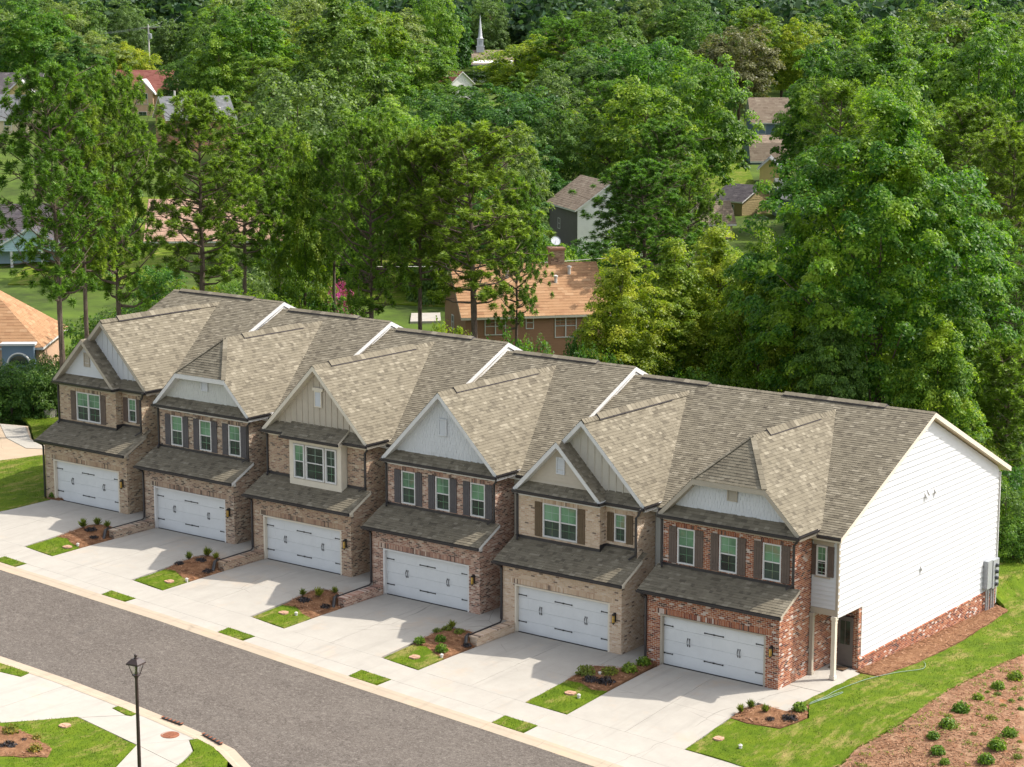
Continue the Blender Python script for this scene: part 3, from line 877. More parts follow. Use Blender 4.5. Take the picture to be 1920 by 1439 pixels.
def townhouse(u):
    S = SPEC[u]
    root = empty('townhouse', (XO[u], 0, ZO[u]))
    tag(root, LAB[u], 'townhouse', 'row of brick townhouses')
    H = dict(u=u, root=root)
    trim = MAT[S['trim']]; gtrim = MAT[S['garage_trim']]
    bm, mm = MB(), MB()
    xl, xr = -.74, (6.64 if u == 6 else 6.60)
    if u == 1: xl = -1.15
    # ---- masonry
    zb = -.35
    DX0, DX1, DZ = 0., 4.88, 2.15
    brick_face(bm, mm, (-.62, 0, 0), (1, 0, 0), (0, -1, 0), zb, 2.98, lambda z: [(0, 6.08)],
               holes=[(.62, 5.50, -1, DZ)], soldiers=[(.35, 5.76, DZ, DZ+.235)], seed=u)
    def side(z):
        if z < 2.62: return [(0, 4.28)]
        if z < 2.95: return [(0, EY)]
        if z < 3.48: return [((z-2.95)/.48, EY)]
        return [(UY, EY)]
    brick_face(bm, mm, (5.46, 0, 0), (0, 1, 0), (1, 0, 0), zb, 5.86, side, seed=u+20)
    wins = []                              # x, z, w, h, n
    if S['gable'] == 'twin':
        brick_face(bm, mm, (-.6, UY, 0), (1, 0, 0), (0, -1, 0), 3.5, 5.98, lambda z: [(0, 4.2)],
                   holes=[(1.28, 3.06, 4.07, 5.54)], soldiers=[(1.2, 3.14, 5.54, 5.74)], seed=u+40)
        brick_face(bm, mm, (3.6, UY, 0), (0, 1, 0), (1, 0, 0), 3.5, 5.98, lambda z: [(0, .42)], seed=u+50)
        brick_face(bm, mm, (3.6, UY+.42, 0), (1, 0, 0), (0, -1, 0), 3.7, 5.98, lambda z: [(0, 1.86)],
                   holes=[(.46, 1.03, 4.31, 5.5)], soldiers=[(.4, 1.1, 5.5, 5.68)], seed=u+60)
        window(root, .68, 4.07, 1.78, 1.47, UY, 2); window(root, 4.06, 4.31, .57, 1.19, UY+.42, 1)
        shutter(root, .27, 4.05, .37, 1.50, UY, MAT[S['sh']]); shutter(root, 2.49, 4.05, .37, 1.50, UY, MAT[S['sh']])
        shutter(root, 3.70, 4.29, .33, 1.22, UY+.42, MAT[S['sh']]); shutter(root, 4.66, 4.29, .33, 1.22, UY+.42, MAT[S['sh']])
    elif u == 3:
        brick_face(bm, mm, (-.6, UY, 0), (1, 0, 0), (0, -1, 0), 3.5, 5.98, lambda z: [(0, 6.06)], holes=[(1.62, 4.93, 3.5, 5.98)], seed=u+40)
    else:
        X3 = ((.08, .90), (2.05, 2.87), (4.04, 4.86)) if u == 6 else ((.20, 1.0), (2.16, 2.96), (4.12, 4.92))
        brick_face(bm, mm, (-.6, UY, 0), (1, 0, 0), (0, -1, 0), 3.5, 5.98, lambda z: [(0, 6.06)],
                   holes=[(a+.6, b+.6, 4.01, 5.5) for a, b in X3], soldiers=[(a+.5, b+.7, 5.5, 5.70) for a, b in X3]+[(a+.55, b+.65, 3.92, 4.01) for a, b in X3], seed=u+40)
        for a, b in X3:
            window(root, a, 4.01, b-a, 1.49, UY, 1)
            shutter(root, a-.40, 4.0, .37, 1.52, UY, MAT[S['sh']]); shutter(root, b+.03, 4.0, .37, 1.52, UY, MAT[S['sh']])
    # porch end wall with the front door
    if u == 6:
        brick_face(bm, mm, (5.46, 4.28, 0), (1, 0, 0), (0, -1, 0), zb, 2.7, lambda z: [(0, 1.18)], holes=[(.30, .98, -.4, 2.13)], seed=u+70)
        brick_face(bm, mm, (6.70, 4.28, 0), (0, 1, 0), (1, 0, 0), -1.2, .40, lambda z: [(0, 13.2)], seed=u+80)
        brick_face(bm, mm, (6.66, 4.276, 0), (1, 0, 0), (0, -1, 0), -.4, .40, lambda z: [(-.02, .045)], seed=u+90)
        brick_face(bm, mm, (6.648, 4.28, 0), (0, 1, 0), (1, 0, 0), .4, 2.6, lambda z: [(0, .30)], seed=u+95)
        cap = MB()                          # sloping brick sill course along the base
        y = 4.27
        while y < 17.46:
            cap.prism([(6.65, y, .47), (6.65, y, .39), (6.735, y, .385), (6.735, y, .41)], (0, .062, 0)); y += .072
        cap.build('sill_course', BR[6], root, kind='stuff')
    bm.build('brickwork', BR[u], root, kind='stuff')
    mm.build('mortar_bed', MAT[S['m']], root)
    # ---- inner walls (siding behind the brick, rear and party walls)
    c = MB()
    c.box(-.60, DX0-.03, .03, UY, -.6, 2.93); c.box(DX1+.03, 5.44, .03, UY, -.6, 2.93); c.box(DX0-.03, DX1+.03, .26, UY, -.6, 2.93)
    c.box(-.58, 5.44, UY+.50, 17.4, -.9, 5.86)
    c.box(-.58, 5.44, UY, UY+.5, -.6, 3.5)
    if u != 3: c.box(-.58, 3.5 if S['gable'] == 'twin' else 5.44, UY+.10, UY+.5, 3.5, 5.9)
    else: c.box(-.58, 5.44, UY+.06, UY+.5, 3.5, 5.9)
    if u == 6:
        c.box(5.44, 6.62, 4.5, 17.48, -1.2, 2.62); c.box(5.44, 6.62, EY+.12, 17.48, 2.62, 5.8); c.box(5.44, 5.75, 4.31, 4.5, -.3, 2.62); c.box(6.46, 6.62, 4.31, 4.5, -.3, 2.62)
        c.prism([(-.7, EY, 5.8), (-.7, 17.48, 5.8), (-.7, RY, 9.3)], (7.32, 0, 0))
    else:
        c.box(5.44, 6.59, EY+.12, 17.48, 2.62, 5.8); c.box(5.44, 6.59, 4.4, 17.4, -.9, 2.62)
        c.prism([(xl+.05, EY, 5.8), (xl+.05, 17.48, 5.8), (xl+.05, RY, 9.3)], (6.59-xl-.05, 0, 0))
    if u == 1: c.box(xl, -.58, EY, 17.4, -.9, 5.86)
    c.build('inner_wall', MAT['white' if u in (1, 6) else 'siding_greige'], root)
    # ---- garage
    garage_door(root, DX0, DX1, DZ, .14, MAT['cream_trim'] if u in (1, 3, 5) else MAT['white_trim'] if u != 6 else MAT['taupe_trim'])
    wall_lantern(root, 5.16, 1.32, -.012)
    # garage lean-to roof
    gsl = Vector((0, 1, .50)).normalized()
    gp = [(-.86, 0), (5.72, 0), (5.72, 1.70), (-.86, 1.70)]
    d = MB(); O = (0, -.40, 3.10); deck(d, O, (1, 0, 0), gsl, gp, .13)
    d.box(-.80, 5.60, -.10, .02, 2.88, 3.02)                     # frieze under the eave
    d.build('garage_eave', gtrim, root)
    if S['gable'] == 'twin': up = [(-.86, 0), (5.73, 0), (5.73, 2.15), (-.86, 2.15)]
    else: up = [(-.86, 0), (5.73, 0), (5.73, 1.69), (-.86, 1.69)]
    s = MB(); shingles(s, O, (1, 0, 0), gsl, up, seed=u)
    s.build('garage_shingles', MAT['shingle'], root, kind='stuff')
    g = MB(); gutter(g, (-.88, -.40, 3.10), (5.74, -.40, 3.10), (0, -1, 0)); g.build('gutter', MAT['gutter'], root)
    fl = MB()                                                    # dark flashing at the foot of the upper wall
    if S['gable'] == 'twin':
        fl.box(-.62, 3.62, UY-.03, UY-.012, 3.78, 3.98); fl.box(3.612, 3.63, UY-.03, UY+.40, 3.8, 4.15); fl.box(3.63, 5.48, UY+.39, UY+.408, 3.95, 4.16)
    elif u == 3:
        fl.box(-.62, 1.02, UY-.03, UY-.012, 3.78, 3.98); fl.box(4.32, 5.48, UY-.03, UY-.012, 3.78, 3.98)
    else: fl.box(-.62, 5.48, UY-.03, UY-.012, 3.78, 3.96)
    fl.build('flashing', MAT['gutter'], root, kind='stuff')
    # ---- box window
    if u == 3:
        bx0, bx1, by, bz0, bz1 = 1.08, 4.28, .72, 3.66, 5.82
        m = MB()
        m.box(bx0, bx1, by+.05, UY+.06, bz0, bz1)
        m.box(bx0, bx1, by, by+.049, bz0, 3.95); m.box(bx0, bx1, by, by+.049, 5.62, bz1)
        m.box(bx0, bx0+.24, by, by+.049, 3.95, 5.62); m.box(bx1-.24, bx1, by, by+.049, 3.95, 5.62)
        bxo = m.build('box_window', MAT['cream_trim'], root)
        for a, w in ((1.36, .66), (2.10, 1.14), (3.32, .66)):
            window(bxo, a, 3.99, w, 1.60, by+.0, 1, name='window', blind=a < 2, fw=.07)
    # ---- front gable(s)
    cz = 7.70 if S['gable'] == 'clipped' else None
    yF = .70
    if S['gable'] == 'twin':
        yB = UY+.02
        gable_wall(H, S['front'], -.2, 3.42, 6.40, (1.61, 8.25), UY+.0, None)
        gable_wall(H, S['back'], -.2, 5.44, 6.40, (GA, GAZ-.12), UY+.42, None)
        louvre(root, 1.44, 6.95, .34, .62, UY-.02, MAT[S['vent']], MAT[S['vent']])
    else:
        gable_wall(H, S['front'], -.2, 5.44, 6.40, (GA, GAZ-.12), UY, cz)
        louvre(root, GA-.18, 7.0 if cz else 7.42, .36, .66, UY-.03, MAT[S['vent']], MAT[S['vent']] if u != 3 else MAT['cream_trim'])
        if u == 3: MB().box(GA-.32, GA+.32, UY-.09, UY-.02, 8.13, 8.27).build('vent_head', MAT['cream_trim'], root)
    dk, sg = MB(), MB()
    def gslope(xe, ze, xa, y0, yv0, yv1, side, poly=None, sd=0):
        """side slope: eave at x=xe, ridge at xa; from y0 back to the valley"""
        V = Vector((xa-xe, 0, abs(xa-xe))).normalized(); L = abs(xa-xe)*math.sqrt(2)
        P = poly or [(y0, 0), (yv0, 0), (yv1, L), (y0, L)]
        deck(dk, (xe, 0, ze), (0, 1, 0), V, P, .17)
        shingles(sg, (xe, 0, ze), (0, 1, 0), V, [(a-.012*(a == y0), b) for a, b in P], seed=u*7+sd)
    yv0 = EAVE_Y+(GZ-EAVE_Z)/SL; yv1 = EAVE_Y+(GAZ-EAVE_Z)/SL
    L = (GA-GX0)*math.sqrt(2)
    if S['gable'] == 'clipped':
        vc = (cz-GZ)*math.sqrt(2); yh = yF+1.85
        P = [(yF, 0), (yv0, 0), (yv1, L), (yh, L), (yF, vc)]
        gslope(GX1, GZ, GA, yF, yv0, yv1, 1, P, 1); gslope(GX0, GZ, GA, yF, yv0, yv1, -1, P, 2)
        xc0, xc1 = GX0+(cz-GZ), GX1-(cz-GZ)
        V = Vector((0, yh-yF, GAZ-cz)); Lh = V.length; V.normalize()
        deck(dk, (0, yF, cz), (1, 0, 0), V, [(xc0, 0), (xc1, 0), (GA, Lh)], .17)
        shingles(sg, (0, yF-.012, cz), (1, 0, 0), V, [(xc0-.02, 0), (xc1+.02, 0), (GA, Lh)], seed=u+3)
        hc = MB()
        for xc in (xc0, xc1):
            n = 11
            for i in range(n):
                a = Vector((xc, yF, cz)).lerp(Vector((GA, yh, GAZ)), i/n); b = Vector((xc, yF, cz)).lerp(Vector((GA, yh, GAZ)), (i+1)/n)
                hc.beam(a+Vector((0, 0, .02)), b+Vector((0, 0, .012)), .22, .03)
        hc.build('hip_cap', MAT['shingle'], root)
    elif S['gable'] == 'twin':
        gx1 = 5.78; yb = UY+.02
        # large gable behind
        gslope(GX1-.06, GZ, GA-.03, yb, yv0, yv1, 1, None, 1); gslope(GX0, GZ, GA-.03, yb, yv0, yv1, -1, None, 2)
        # small gable in front
        sx1 = 3.86; sa = (GX0+sx1)/2
        for xe in (GX0, sx1): gslope(xe, GZ, sa, yF, UY+.42, UY+.42, 1, None, 5)
    else:
        gslope(GX1, GZ, GA, yF, yv0, yv1, 1, None, 1); gslope(GX0, GZ, GA, yF, yv0, yv1, -1, None, 2)
    dk.build('gable_roof', trim, root)
    sg.build('gable_shingles', MAT['shingle'], root, kind='stuff')
    # soffit return and dark pent roof at the foot of the gable
    pent, pd = MB(), MB()
    pv_ = Vector((0, .46, .44)).normalized()
    if S['gable'] == 'twin':
        pts = [(-.50, 0), (3.74, 0), (3.42, .62), (-.18, .62)]
        deck(pd, (0, yF-.03, 6.02), (1, 0, 0), pv_, pts, .10); shingles(pent, (0, yF-.03, 6.02), (1, 0, 0), pv_, pts, seed=u+9)
        pts = [(3.66, 0), (5.68, 0), (5.36, .62), (3.66, .62)]
        deck(pd, (0, yF+.39, 6.02), (1, 0, 0), pv_, pts, .10); shingles(pent, (0, yF+.39, 6.02), (1, 0, 0), pv_, pts, seed=u+10)
        pd.box(-.60, 3.80, yF, UY+.02, 5.90, 6.0); pd.box(3.80, 5.80, yF+.42, EY, 5.90, 6.0)
        pd.box(-.60, 3.62, UY-.025, UY, 5.72, 5.90); pd.box(3.63, 5.48, UY+.395, UY+.42, 5.72, 5.90)
    else:
        pts = [(-.50, 0), (5.74, 0), (5.42, .62), (-.18, .62)]
        deck(pd, (0, yF-.03, 6.02), (1, 0, 0), pv_, pts, .10); shingles(pent, (0, yF-.03, 6.02), (1, 0, 0), pv_, pts, seed=u+9)
        pd.box(-.60, 5.84, yF, EY, 5.90, 6.0)
        pd.box(-.60, 5.48, UY-.025, UY, 5.72, 5.90)
        if u == 3:                          # little roof over the box window
            p2 = Vector((0, .92, .62)).normalized(); pts = [(.92, 0), (4.46, 0), (4.46, 1.06), (.92, 1.06)]
            deck(pd, (0, .30, 5.98), (1, 0, 0), p2, pts, .09); shingles(pent, (0, .30, 5.98), (1, 0, 0), p2, pts, seed=33)
            pd.box(1.0, 4.40, .40, yF, 5.83, 5.92)
    pd.build('eave_return', trim, root); pent.build('pent_shingles', MAT['shingle'], root, kind='stuff')
    # ---- main roof
    rx1 = xr+(.30 if u == 6 else .10 if u < 5 else 0); rx0 = xl-(.30 if u == 1 else 0)
    MV = Vector((0, RY-EAVE_Y, RIDGE_Z-EAVE_Z)).normalized(); ML = math.hypot(RY-EAVE_Y, RIDGE_Z-EAVE_Z)
    md, ms = MB(), MB()
    P = [(rx0, 0), (rx1, 0), (rx1, ML), (rx0, ML)]
    deck(md, (0, EAVE_Y, EAVE_Z), (1, 0, 0), MV, P, .19)
    MV2 = Vector((0, -MV.y, MV.z))
    deck(md, (0, 2*RY-EAVE_Y, EAVE_Z), (1, 0, 0), MV2, P, .19)
    shingles(ms, (0, EAVE_Y, EAVE_Z), (1, 0, 0), MV, [(a+(.015 if a == rx1 else 0), b) for a, b in P], seed=u+100)
    shingles(ms, (0, 2*RY-EAVE_Y, EAVE_Z), (1, 0, 0), MV2, P, row=.3, tab=.6, seed=u+200)
    md.build('roof', MAT['white_trim'] if u != 6 else MAT['cream_trim'], root)
    ms.build('roof_shingles', MAT['shingle'], root, kind='stuff')
    if u < 5:                              # step to the lower neighbour
        MB().prism([(6.602, EY, 5.2), (6.602, 17.4, 5.2), (6.602, RY, 9.38)], (.05, 0, 0)).build('step_wall', MAT['white_trim'], root)
    # ridge caps and vents
    rc = MB()
    def cap_run(a, b, step=.2):
        a, b = Vector(a), Vector(b); n = max(1, int((b-a).length/step)); d = (b-a).normalized(); side_ = d.cross(Vector((0, 0, 1))).normalized()
        f = SL if abs(d.x) > .5 else 1.0
        w = .15
        for i in range(n):
            p, q = a.lerp(b, i/n), a.lerp(b, (i+1)/n)
            for sg_ in (-1, 1):
                e = side_*sg_*w-Vector((0, 0, w*f))
                t0, t1 = Vector((0, 0, .034)), Vector((0, 0, .02))
                n0 = len(rc.v)
                rc.v += [tuple(p+t0), tuple(q+t1), tuple(q+e+t1), tuple(p+e+t0), tuple(p+e), tuple(q+e)]
                rc.f += [(n0, n0+1, n0+2, n0+3), (n0+3, n0+2, n0+5, n0+4)]
    yr0 = yF+1.85 if S['gable'] == 'clipped' else (UY+.02 if S['gable'] == 'twin' else yF)
    cap_run((rx0, RY, RIDGE_Z), (rx1, RY, RIDGE_Z)); cap_run((GA, yr0, GAZ), (GA, yv1, GAZ))
    rc.build('ridge_cap', MAT['shingle'], root, kind='stuff')
    def rvent(a, b, f):
        a, b = Vector(a), Vector(b); d = (b-a).normalized(); sd = d.cross(Vector((0, 0, 1))).normalized(); m = MB()
        prof = [(-.19, -.19*f+.035), (-.19, -.19*f+.085), (0, .105), (.19, -.19*f+.085), (.19, -.19*f+.035), (0, .03)]
        m.prism([a+sd*x+Vector((0, 0, z)) for x, z in prof], b-a)
        o = m.build('ridge_vent', MAT['shingle_dark'], root)
        k = MB(); n = max(1, int((b-a).length/.3))
        for i in range(n):
            p, q = a.lerp(b, i/n), a.lerp(b, (i+.985)/n)
            for s_ in (-1, 1):
                k.quad(p+Vector((0, 0, .118)), q+Vector((0, 0, .108)), q+sd*s_*.20+Vector((0, 0, -.2*f+.09)), p+sd*s_*.20+Vector((0, 0, -.2*f+.10)))
        k.build('vent_cap', MAT['shingle'], o)
    rvent((xl+.55 if u > 1 else -.9, RY, RIDGE_Z), ((4.6 if u < 5 else 3.3 if u == 5 else 4.7), RY, RIDGE_Z), SL)
    rvent((GA, yr0+1.1, GAZ), (GA, yv1-1.6, GAZ), 1.0)
    # ---- upper gutters and downspouts
    g = MB()
    if S['gable'] == 'twin':
        gutter(g, (-.62, yF-.03, 6.03), (3.86, yF-.03, 6.03), (0, -1, 0)); gutter(g, (3.86, yF-.1, 6.03), (3.86, yF+.42, 6.03), (1, 0, 0), .08)
        gutter(g, (3.9, yF+.39, 6.03), (5.80, yF+.39, 6.03), (0, -1, 0))
        gutter(g, (5.80, yF+.35, 6.10), (5.80, EAVE_Y+.1, 6.10), (1, 0, 0), .11)
    else:
        if u == 3:
            gutter(g, (.88, .30, 5.99), (4.50, .30, 5.99), (0, -1, 0)); gutter(g, (-.64, yF-.03, 6.03), (.9, yF-.03, 6.03), (0, -1, 0)); gutter(g, (4.48, yF-.03, 6.03), (5.88, yF-.03, 6.03), (0, -1, 0))
        else: gutter(g, (-.64, yF-.03, 6.03), (5.88, yF-.03, 6.03), (0, -1, 0))
        gutter(g, (5.86, yF-.08, 6.10), (5.86, EAVE_Y+.1, 6.10), (1, 0, 0), .11)
    gutter(g, (GX0, yF+.05, 6.10), (GX0, EAVE_Y, 6.10), (-1, 0, 0), .10)
    gutter(g, (5.9, EAVE_Y, EAVE_Z), (xr+(.28 if u == 6 else .05), EAVE_Y, EAVE_Z), (0, -1, 0), .11)
    g.build('gutter', MAT['gutter'], root)
    downspout(root, [(5.70, .98, 5.98), (5.52, UY-.03, 5.70), (5.43, UY-.055, 5.58), (5.43, UY-.055, 4.02), (5.25, UY-.28, 3.86)])
    downspout(root, [(-.66, .9, 5.98), (-.66, UY-.04, 5.7), (-.66, UY-.04, 3.95), (-.5, UY-.25, 3.84)])
    if u in (2, 3, 4, 5):
        downspout(root, [(-.66, -.42, 2.98), (-.66, -.10, 2.80), (-.66, -.06, 2.7), (-.66, -.06, .50)]); downspout(root, [(-.62, -.10, .47), (-.46, -.4, .445), (-.43, -2.6, .425)], r=.026)
    else: downspout(root, [(-.66, -.42, 2.98), (-.66, -.10, 2.80), (-.66, -.06, 2.7), (-.66, -.06, .08)])
    # ---- entry side: upper recess wall
    if u == 6:
        m = MB(); m.box(5.48, 6.60, EY+.03, EY+.11, 2.66, 5.80); rw = m.build('recess_wall', MAT['white'], root)
        lap_boards(rw, 16, 2.86, lambda a, b: [((5.48, EY+.03, a), (6.56, EY+.03, a), (5.48, EY+.03, b), (6.56, EY+.03, b), (0, -1, 0))], MAT['white'])
        t = MB(); t.box(5.47, 6.67, EY-.015, EY+.11, 2.60, 2.85); t.box(6.56, 6.672, EY-.012, EY+.11, 2.85, 5.76)
        t.box(5.56, 6.42, EY-.04, EY+.02, 5.40, 5.53); t.box(5.52, 6.46, EY-.06, EY+.02, 5.53, 5.58); t.box(5.62, 6.30, EY-.04, EY+.02, 4.08, 4.14)
        t.build('corner_trim', MAT['taupe_trim'], root)
        window(root, 5.70, 4.16, .46, 1.22, EY-.05, 1)
        shutter(root, 5.42+.06, 4.16, .21, 1.24, EY+.0, MAT['shutter_brown']); shutter(root, 6.18, 4.16, .28, 1.24, EY+.0, MAT['shutter_brown'])
        for nm, px, ww in (('porch_column', 6.55, .085), ('porch_post', 5.56, .075)):
            m = MB(); m.box(px-ww, px+ww, EY-.02-ww, EY-.02+ww, .05, 2.58)
            m.box(px-ww-.025, px+ww+.025, EY-.045-ww, EY+.005+ww, .05, .20); m.box(px-ww-.025, px+ww+.025, EY-.045-ww, EY+.005+ww, 2.46, 2.60); m.box(px-ww-.012, px+ww+.012, EY-.032-ww, EY-.008+ww, 2.33, 2.37)
            m.build(nm, MAT['cream_trim'] if nm == 'porch_column' else MAT['taupe_trim'], root)
        MB().box(5.47, 6.62, EY+.12, 4.28, 2.62, 2.66).build('porch_ceiling', MAT['white'], root)
    else:
        m = MB(); m.box(5.48, 6.58, EY+.03, EY+.11, 2.6, 5.80); rw = m.build('recess_wall', MAT['siding_grey'] if u % 2 else MAT['siding_greige'], root)
        lap_boards(rw, 16, 2.86, lambda a, b: [((5.48, EY+.03, a), (6.58, EY+.03, a), (5.48, EY+.03, b), (6.58, EY+.03, b), (0, -1, 0))], MAT['siding_grey'] if u % 2 else MAT['siding_greige'])
        window(root, 5.86, 4.05, .62, 1.45, EY-.05, 1, fw=.07)
        MB().box(5.47, 6.58, 4.2, 4.27, -.2, 2.6).build('entry_wall', MAT['siding_grey'], root)
    dx = 5.78 if u == 6 else 5.66
    m = MB(); m.box(dx, dx+.66, 4.22, 4.30, .07, 2.10); dr = m.build('front_door', MAT['front_door'], root)
    for i in range(2):
        MB().box(dx+.12+i*.23, dx+.12+i*.23+.19, 4.205, 4.22, .95, 1.92).build('pane', MAT['glass'], dr)
    MB().tube([(dx+.07, 4.20, .95), (dx+.07, 4.16, 1.0), (dx+.07, 4.16, 1.15), (dx+.07, 4.20, 1.2)], .014, 6).build('handle', MAT['black'], dr)
    # ---- end wall of the near house
    if u == 6:
        ew = MB(); ew.prism([(6.625, EY, 2.62), (6.625, 4.60, 2.62), (6.625, 4.60, .42), (6.625, 17.46, .42), (6.625, 17.46, 5.83), (6.625, RY, 9.34), (6.625, EY, 5.83)], (.02, 0, 0))
        ewo = ew.build('end_wall', MAT['white'], root)
        def pl(a, b):
            y0 = lambda z: (4.60 if z < 2.61 else EY) if z < 5.80 else EY+(z-5.83)/SL
            y1 = lambda z: 17.46 if z < 5.83 else 17.72-(z-5.83)/SL
            ya, yb, ta, tb = y0(a+.01), y1(a), y0(min(b, 9.3)), y1(b)
            if a < 2.61 < b: ta = ya
            if tb-ta < .05: return []
            return [((6.645, ya, a), (6.645, yb, a), (6.645, ta, b), (6.645, tb, b), (1, 0, 0))]
        lap_boards(ewo, 36, .43, pl, MAT['white'], .255)
        t = MB(); t.box(6.64, 6.675, 4.52, 4.60, .47, 2.62); t.box(6.64, 6.675, 17.40, 17.48, .47, 5.75); t.box(6.64, 6.68, EY, 4.55, 2.55, 2.66)
        t.build('corner_board', MAT['white_trim'], root, kind='stuff')
        for (y, z) in ((9.95, 6.0), (10.22, 6.06), (10.85, 6.02), (9.77, 2.9)):
            m = MB(); m.box(6.645, 6.68, y-.09, y+.09, z-.02, z+.22)
            m.prism([(6.68, y-.07, z+.2), (6.68, y-.07, z), (6.78, y-.07, z), (6.78, y-.07, z+.05)], (0, .14, 0))
            m.build('vent_hood', MAT['white_trim'], root)
        # electric meters at the rear corner
        m = MB(); m.box(6.68, 6.90, 16.15, 16.62, .62, 1.90); m.box(6.68, 6.93, 16.66, 17.28, .55, 1.86)
        for y in (16.28, 16.5): m.tube([(6.80, y, .62), (6.80, y, -.75)], .045, 8)
        for y in (16.8, 17.05): m.tube([(6.80, y, .55), (6.80, y, -.75)], .05, 8)
        mb_ = m.build('meter_bank', MAT['metal_grey'], root)
        for k in range(4):
            z = .72+k*.29
            m = MB(); m.lathe([(.0, 0), (.10, 0), (.10, .03), (.085, .05), (.085, .11), (.06, .125)], (0, 0, 0), 14)
            o = m.build('meter', MAT['meter_glass'], mb_); o.location = (6.93, 16.97, z); o.rotation_euler = (0, PI/2, 0)
        downspout(root, [(6.70, 17.52, 5.72), (6.70, 17.52, -.3)], 'white_trim', .03)
    return root

for u in range(1, 7): townhouse(u)

# ------------------------------------------------------------------ garden walls and small things on the ground
WHERE = {2: 'between the tan and the clipped-gable drives', 3: 'beside the drive of the box-window house', 4: 'beside the drive of the russet house', 5: 'beside the drive of the cream brick house'}
for u in (2, 3, 4, 5):
    X = XO[u]
    r = empty('retaining_wall', (X, 0, ZO[u]))
    tag(r, 'low brick retaining wall '+WHERE[u], 'garden wall', 'low brick walls between the drives')
    bm, mm, cp = MB(), MB(), MB()
    topz = lambda y: .40
    brick_face(bm, mm, (.0, -2.62, 0), (0, 1, 0), (1, 0, 0), -.45, .36, lambda z: [(0, 2.6)], seed=u+300)
    brick_face(bm, mm, (-.35, -2.62, 0), (1, 0, 0), (0, -1, 0), -.45, .36, lambda z: [(0, .35)], seed=u+310)
    y = -2.66
    while y < -.05:
        cp.box(-.38, .03, y, min(y+.062, -.014), .36, .415); y += .071
    mm.box(-.345, -.005, -2.615, -.02, -.45, .36)
    mm.build('mortar_bed', MAT[SPEC[u]['m']], r); bm.build('brickwork', BR[u], r, kind='stuff'); cp.build('capping_brick', BR[u], r, kind='stuff')
    m = MB(); m.tube([(-.44, -2.58, .42), (-.40, -2.80, .36), (-.28, -3.0, .12), (-.12, -3.25, -.08), (-.05, -3.4, -.13)], [.06, .075, .08, .08, .085], 10)
    p = m.build('drain_pipe', MAT['black'], loc=(X, 0, ZO[u]+.05), smooth=True)
    tag(p, 'black drain pipe end at the brick wall '+WHERE[u], 'drain pipe', 'black drain pipe ends')

ISLAND = {2: 'leftmost lawn island of the far side', 3: 'lawn island by the box-window house drive', 4: 'lawn island by the russet house drive', 5: 'lawn island by the cream house drive', 6: 'lawn island by the red house drive', 7: 'side lawn corner at the near drive', 8: 'lawn across the street'}
LID = {2: (-29.77, -5.18), 3: (-22.54, -5.54), 4: (-15.80, -5.26), 5: (-8.22, -5.60), 6: (-1.03, -4.78), 7: (5.92, -5.14), 8: (-12.92, -19.89)}
CAPS = {2: (-29.57, -4.71), 3: (-22.08, -4.91), 4: (-15.29, -5.03), 5: (-7.48, -4.76), 6: (-.52, -4.93), 7: (6.97, -5.35)}
def rough_disc(r0, z1, n=14, seed=0, sq=False):
    rr = random.Random(seed); m = MB(); P = []
    for k in range(n):
        t = 2*PI*k/n; q = r0*(1/max(abs(math.cos(t)), abs(math.sin(t)))*.8 if sq else 1)*rr.uniform(.9, 1.1)
        P.append((q*math.cos(t), q*math.sin(t), -.03))
    m.prism(P[::-1], (0, 0, z1+.03)); return m
for k, (x, y) in LID.items():
    m = rough_disc(.24, .035, 12, k, True); m.box(-.09, .09, -.06, .06, .035, .05)
    tag(m.build('meter_box_lid', MAT['lid'], loc=(x, y, h(x, y)+.09)), 'terracotta water meter lid set in the '+ISLAND[k], 'meter lid', 'water meter lids in the lawns')
for k, (x, y) in CAPS.items():
    m = MB(); m.lathe([(.06, -.1), (.06, .08), (.075, .08), (.075, .12), (.04, .13), (.035, .13), (.035, .15)], (0, 0, 0), 14)
    tag(m.build('cleanout_cap', MAT['pvc'], loc=(x, y, h(x, y)+.08)), 'white plastic cleanout cap standing in the '+ISLAND[k], 'pipe cap', 'white cleanout caps')
x, y = -1.15, -2.59
tag(MB().lathe([(.06, -.1), (.06, .07), (.075, .07), (.075, .11), (.04, .12)], (0, 0, 0), 14).build('cleanout_cap', MAT['pvc'], loc=(x, y, h(x, y)+.12)), 'white plastic cap among the shrubs of the bed by the red garage', 'pipe cap', 'white cleanout caps')
x, y = -9.57, -17.86
m = MB(); m.lathe([(.34, -.05), (.34, .012), (.30, .014), (.295, .006), (.27, .006), (.265, .014), (.05, .016)], (0, 0, 0), 28)
for a in range(-3, 4): m.box(-.2, .2, a*.06-.012, a*.06+.012, .012, .022)
tag(m.build('manhole_cover', MAT['rust'], loc=(x, y, h(x, y)+.056)), 'round rusty manhole cover in the near pavement', 'manhole cover')
# kerb inlet: dark slot under a concrete throat
for (xa, ya, xb, yb, lab) in ((-11.0, -16.86, -10.0, -16.86, 'dark storm drain slot in the near kerb left of the manhole cover'), (-8.75, -16.98, -7.6, -17.22, 'rusty storm drain slot in the near kerb right of the manhole cover')):
    m = MB(); z = h(xa, ya)+.06
    m.beam((xa, ya, z-.02), (xb, yb, z-.06), .10, .07)
    r = m.build('storm_drain', MAT['black'], label=lab, cat='storm drain', group='storm drain slots')
    b = MB()
    for i in range(6):
        f = i/5; b.beam((xa+(xb-xa)*f, ya+(yb-ya)*f-.07, z-.04*f+.022), (xa+(xb-xa)*f, ya+(yb-ya)*f+.07, z-.04*f+.022), .05, .02)
    b.build('grate_bar', MAT['rust'], r)
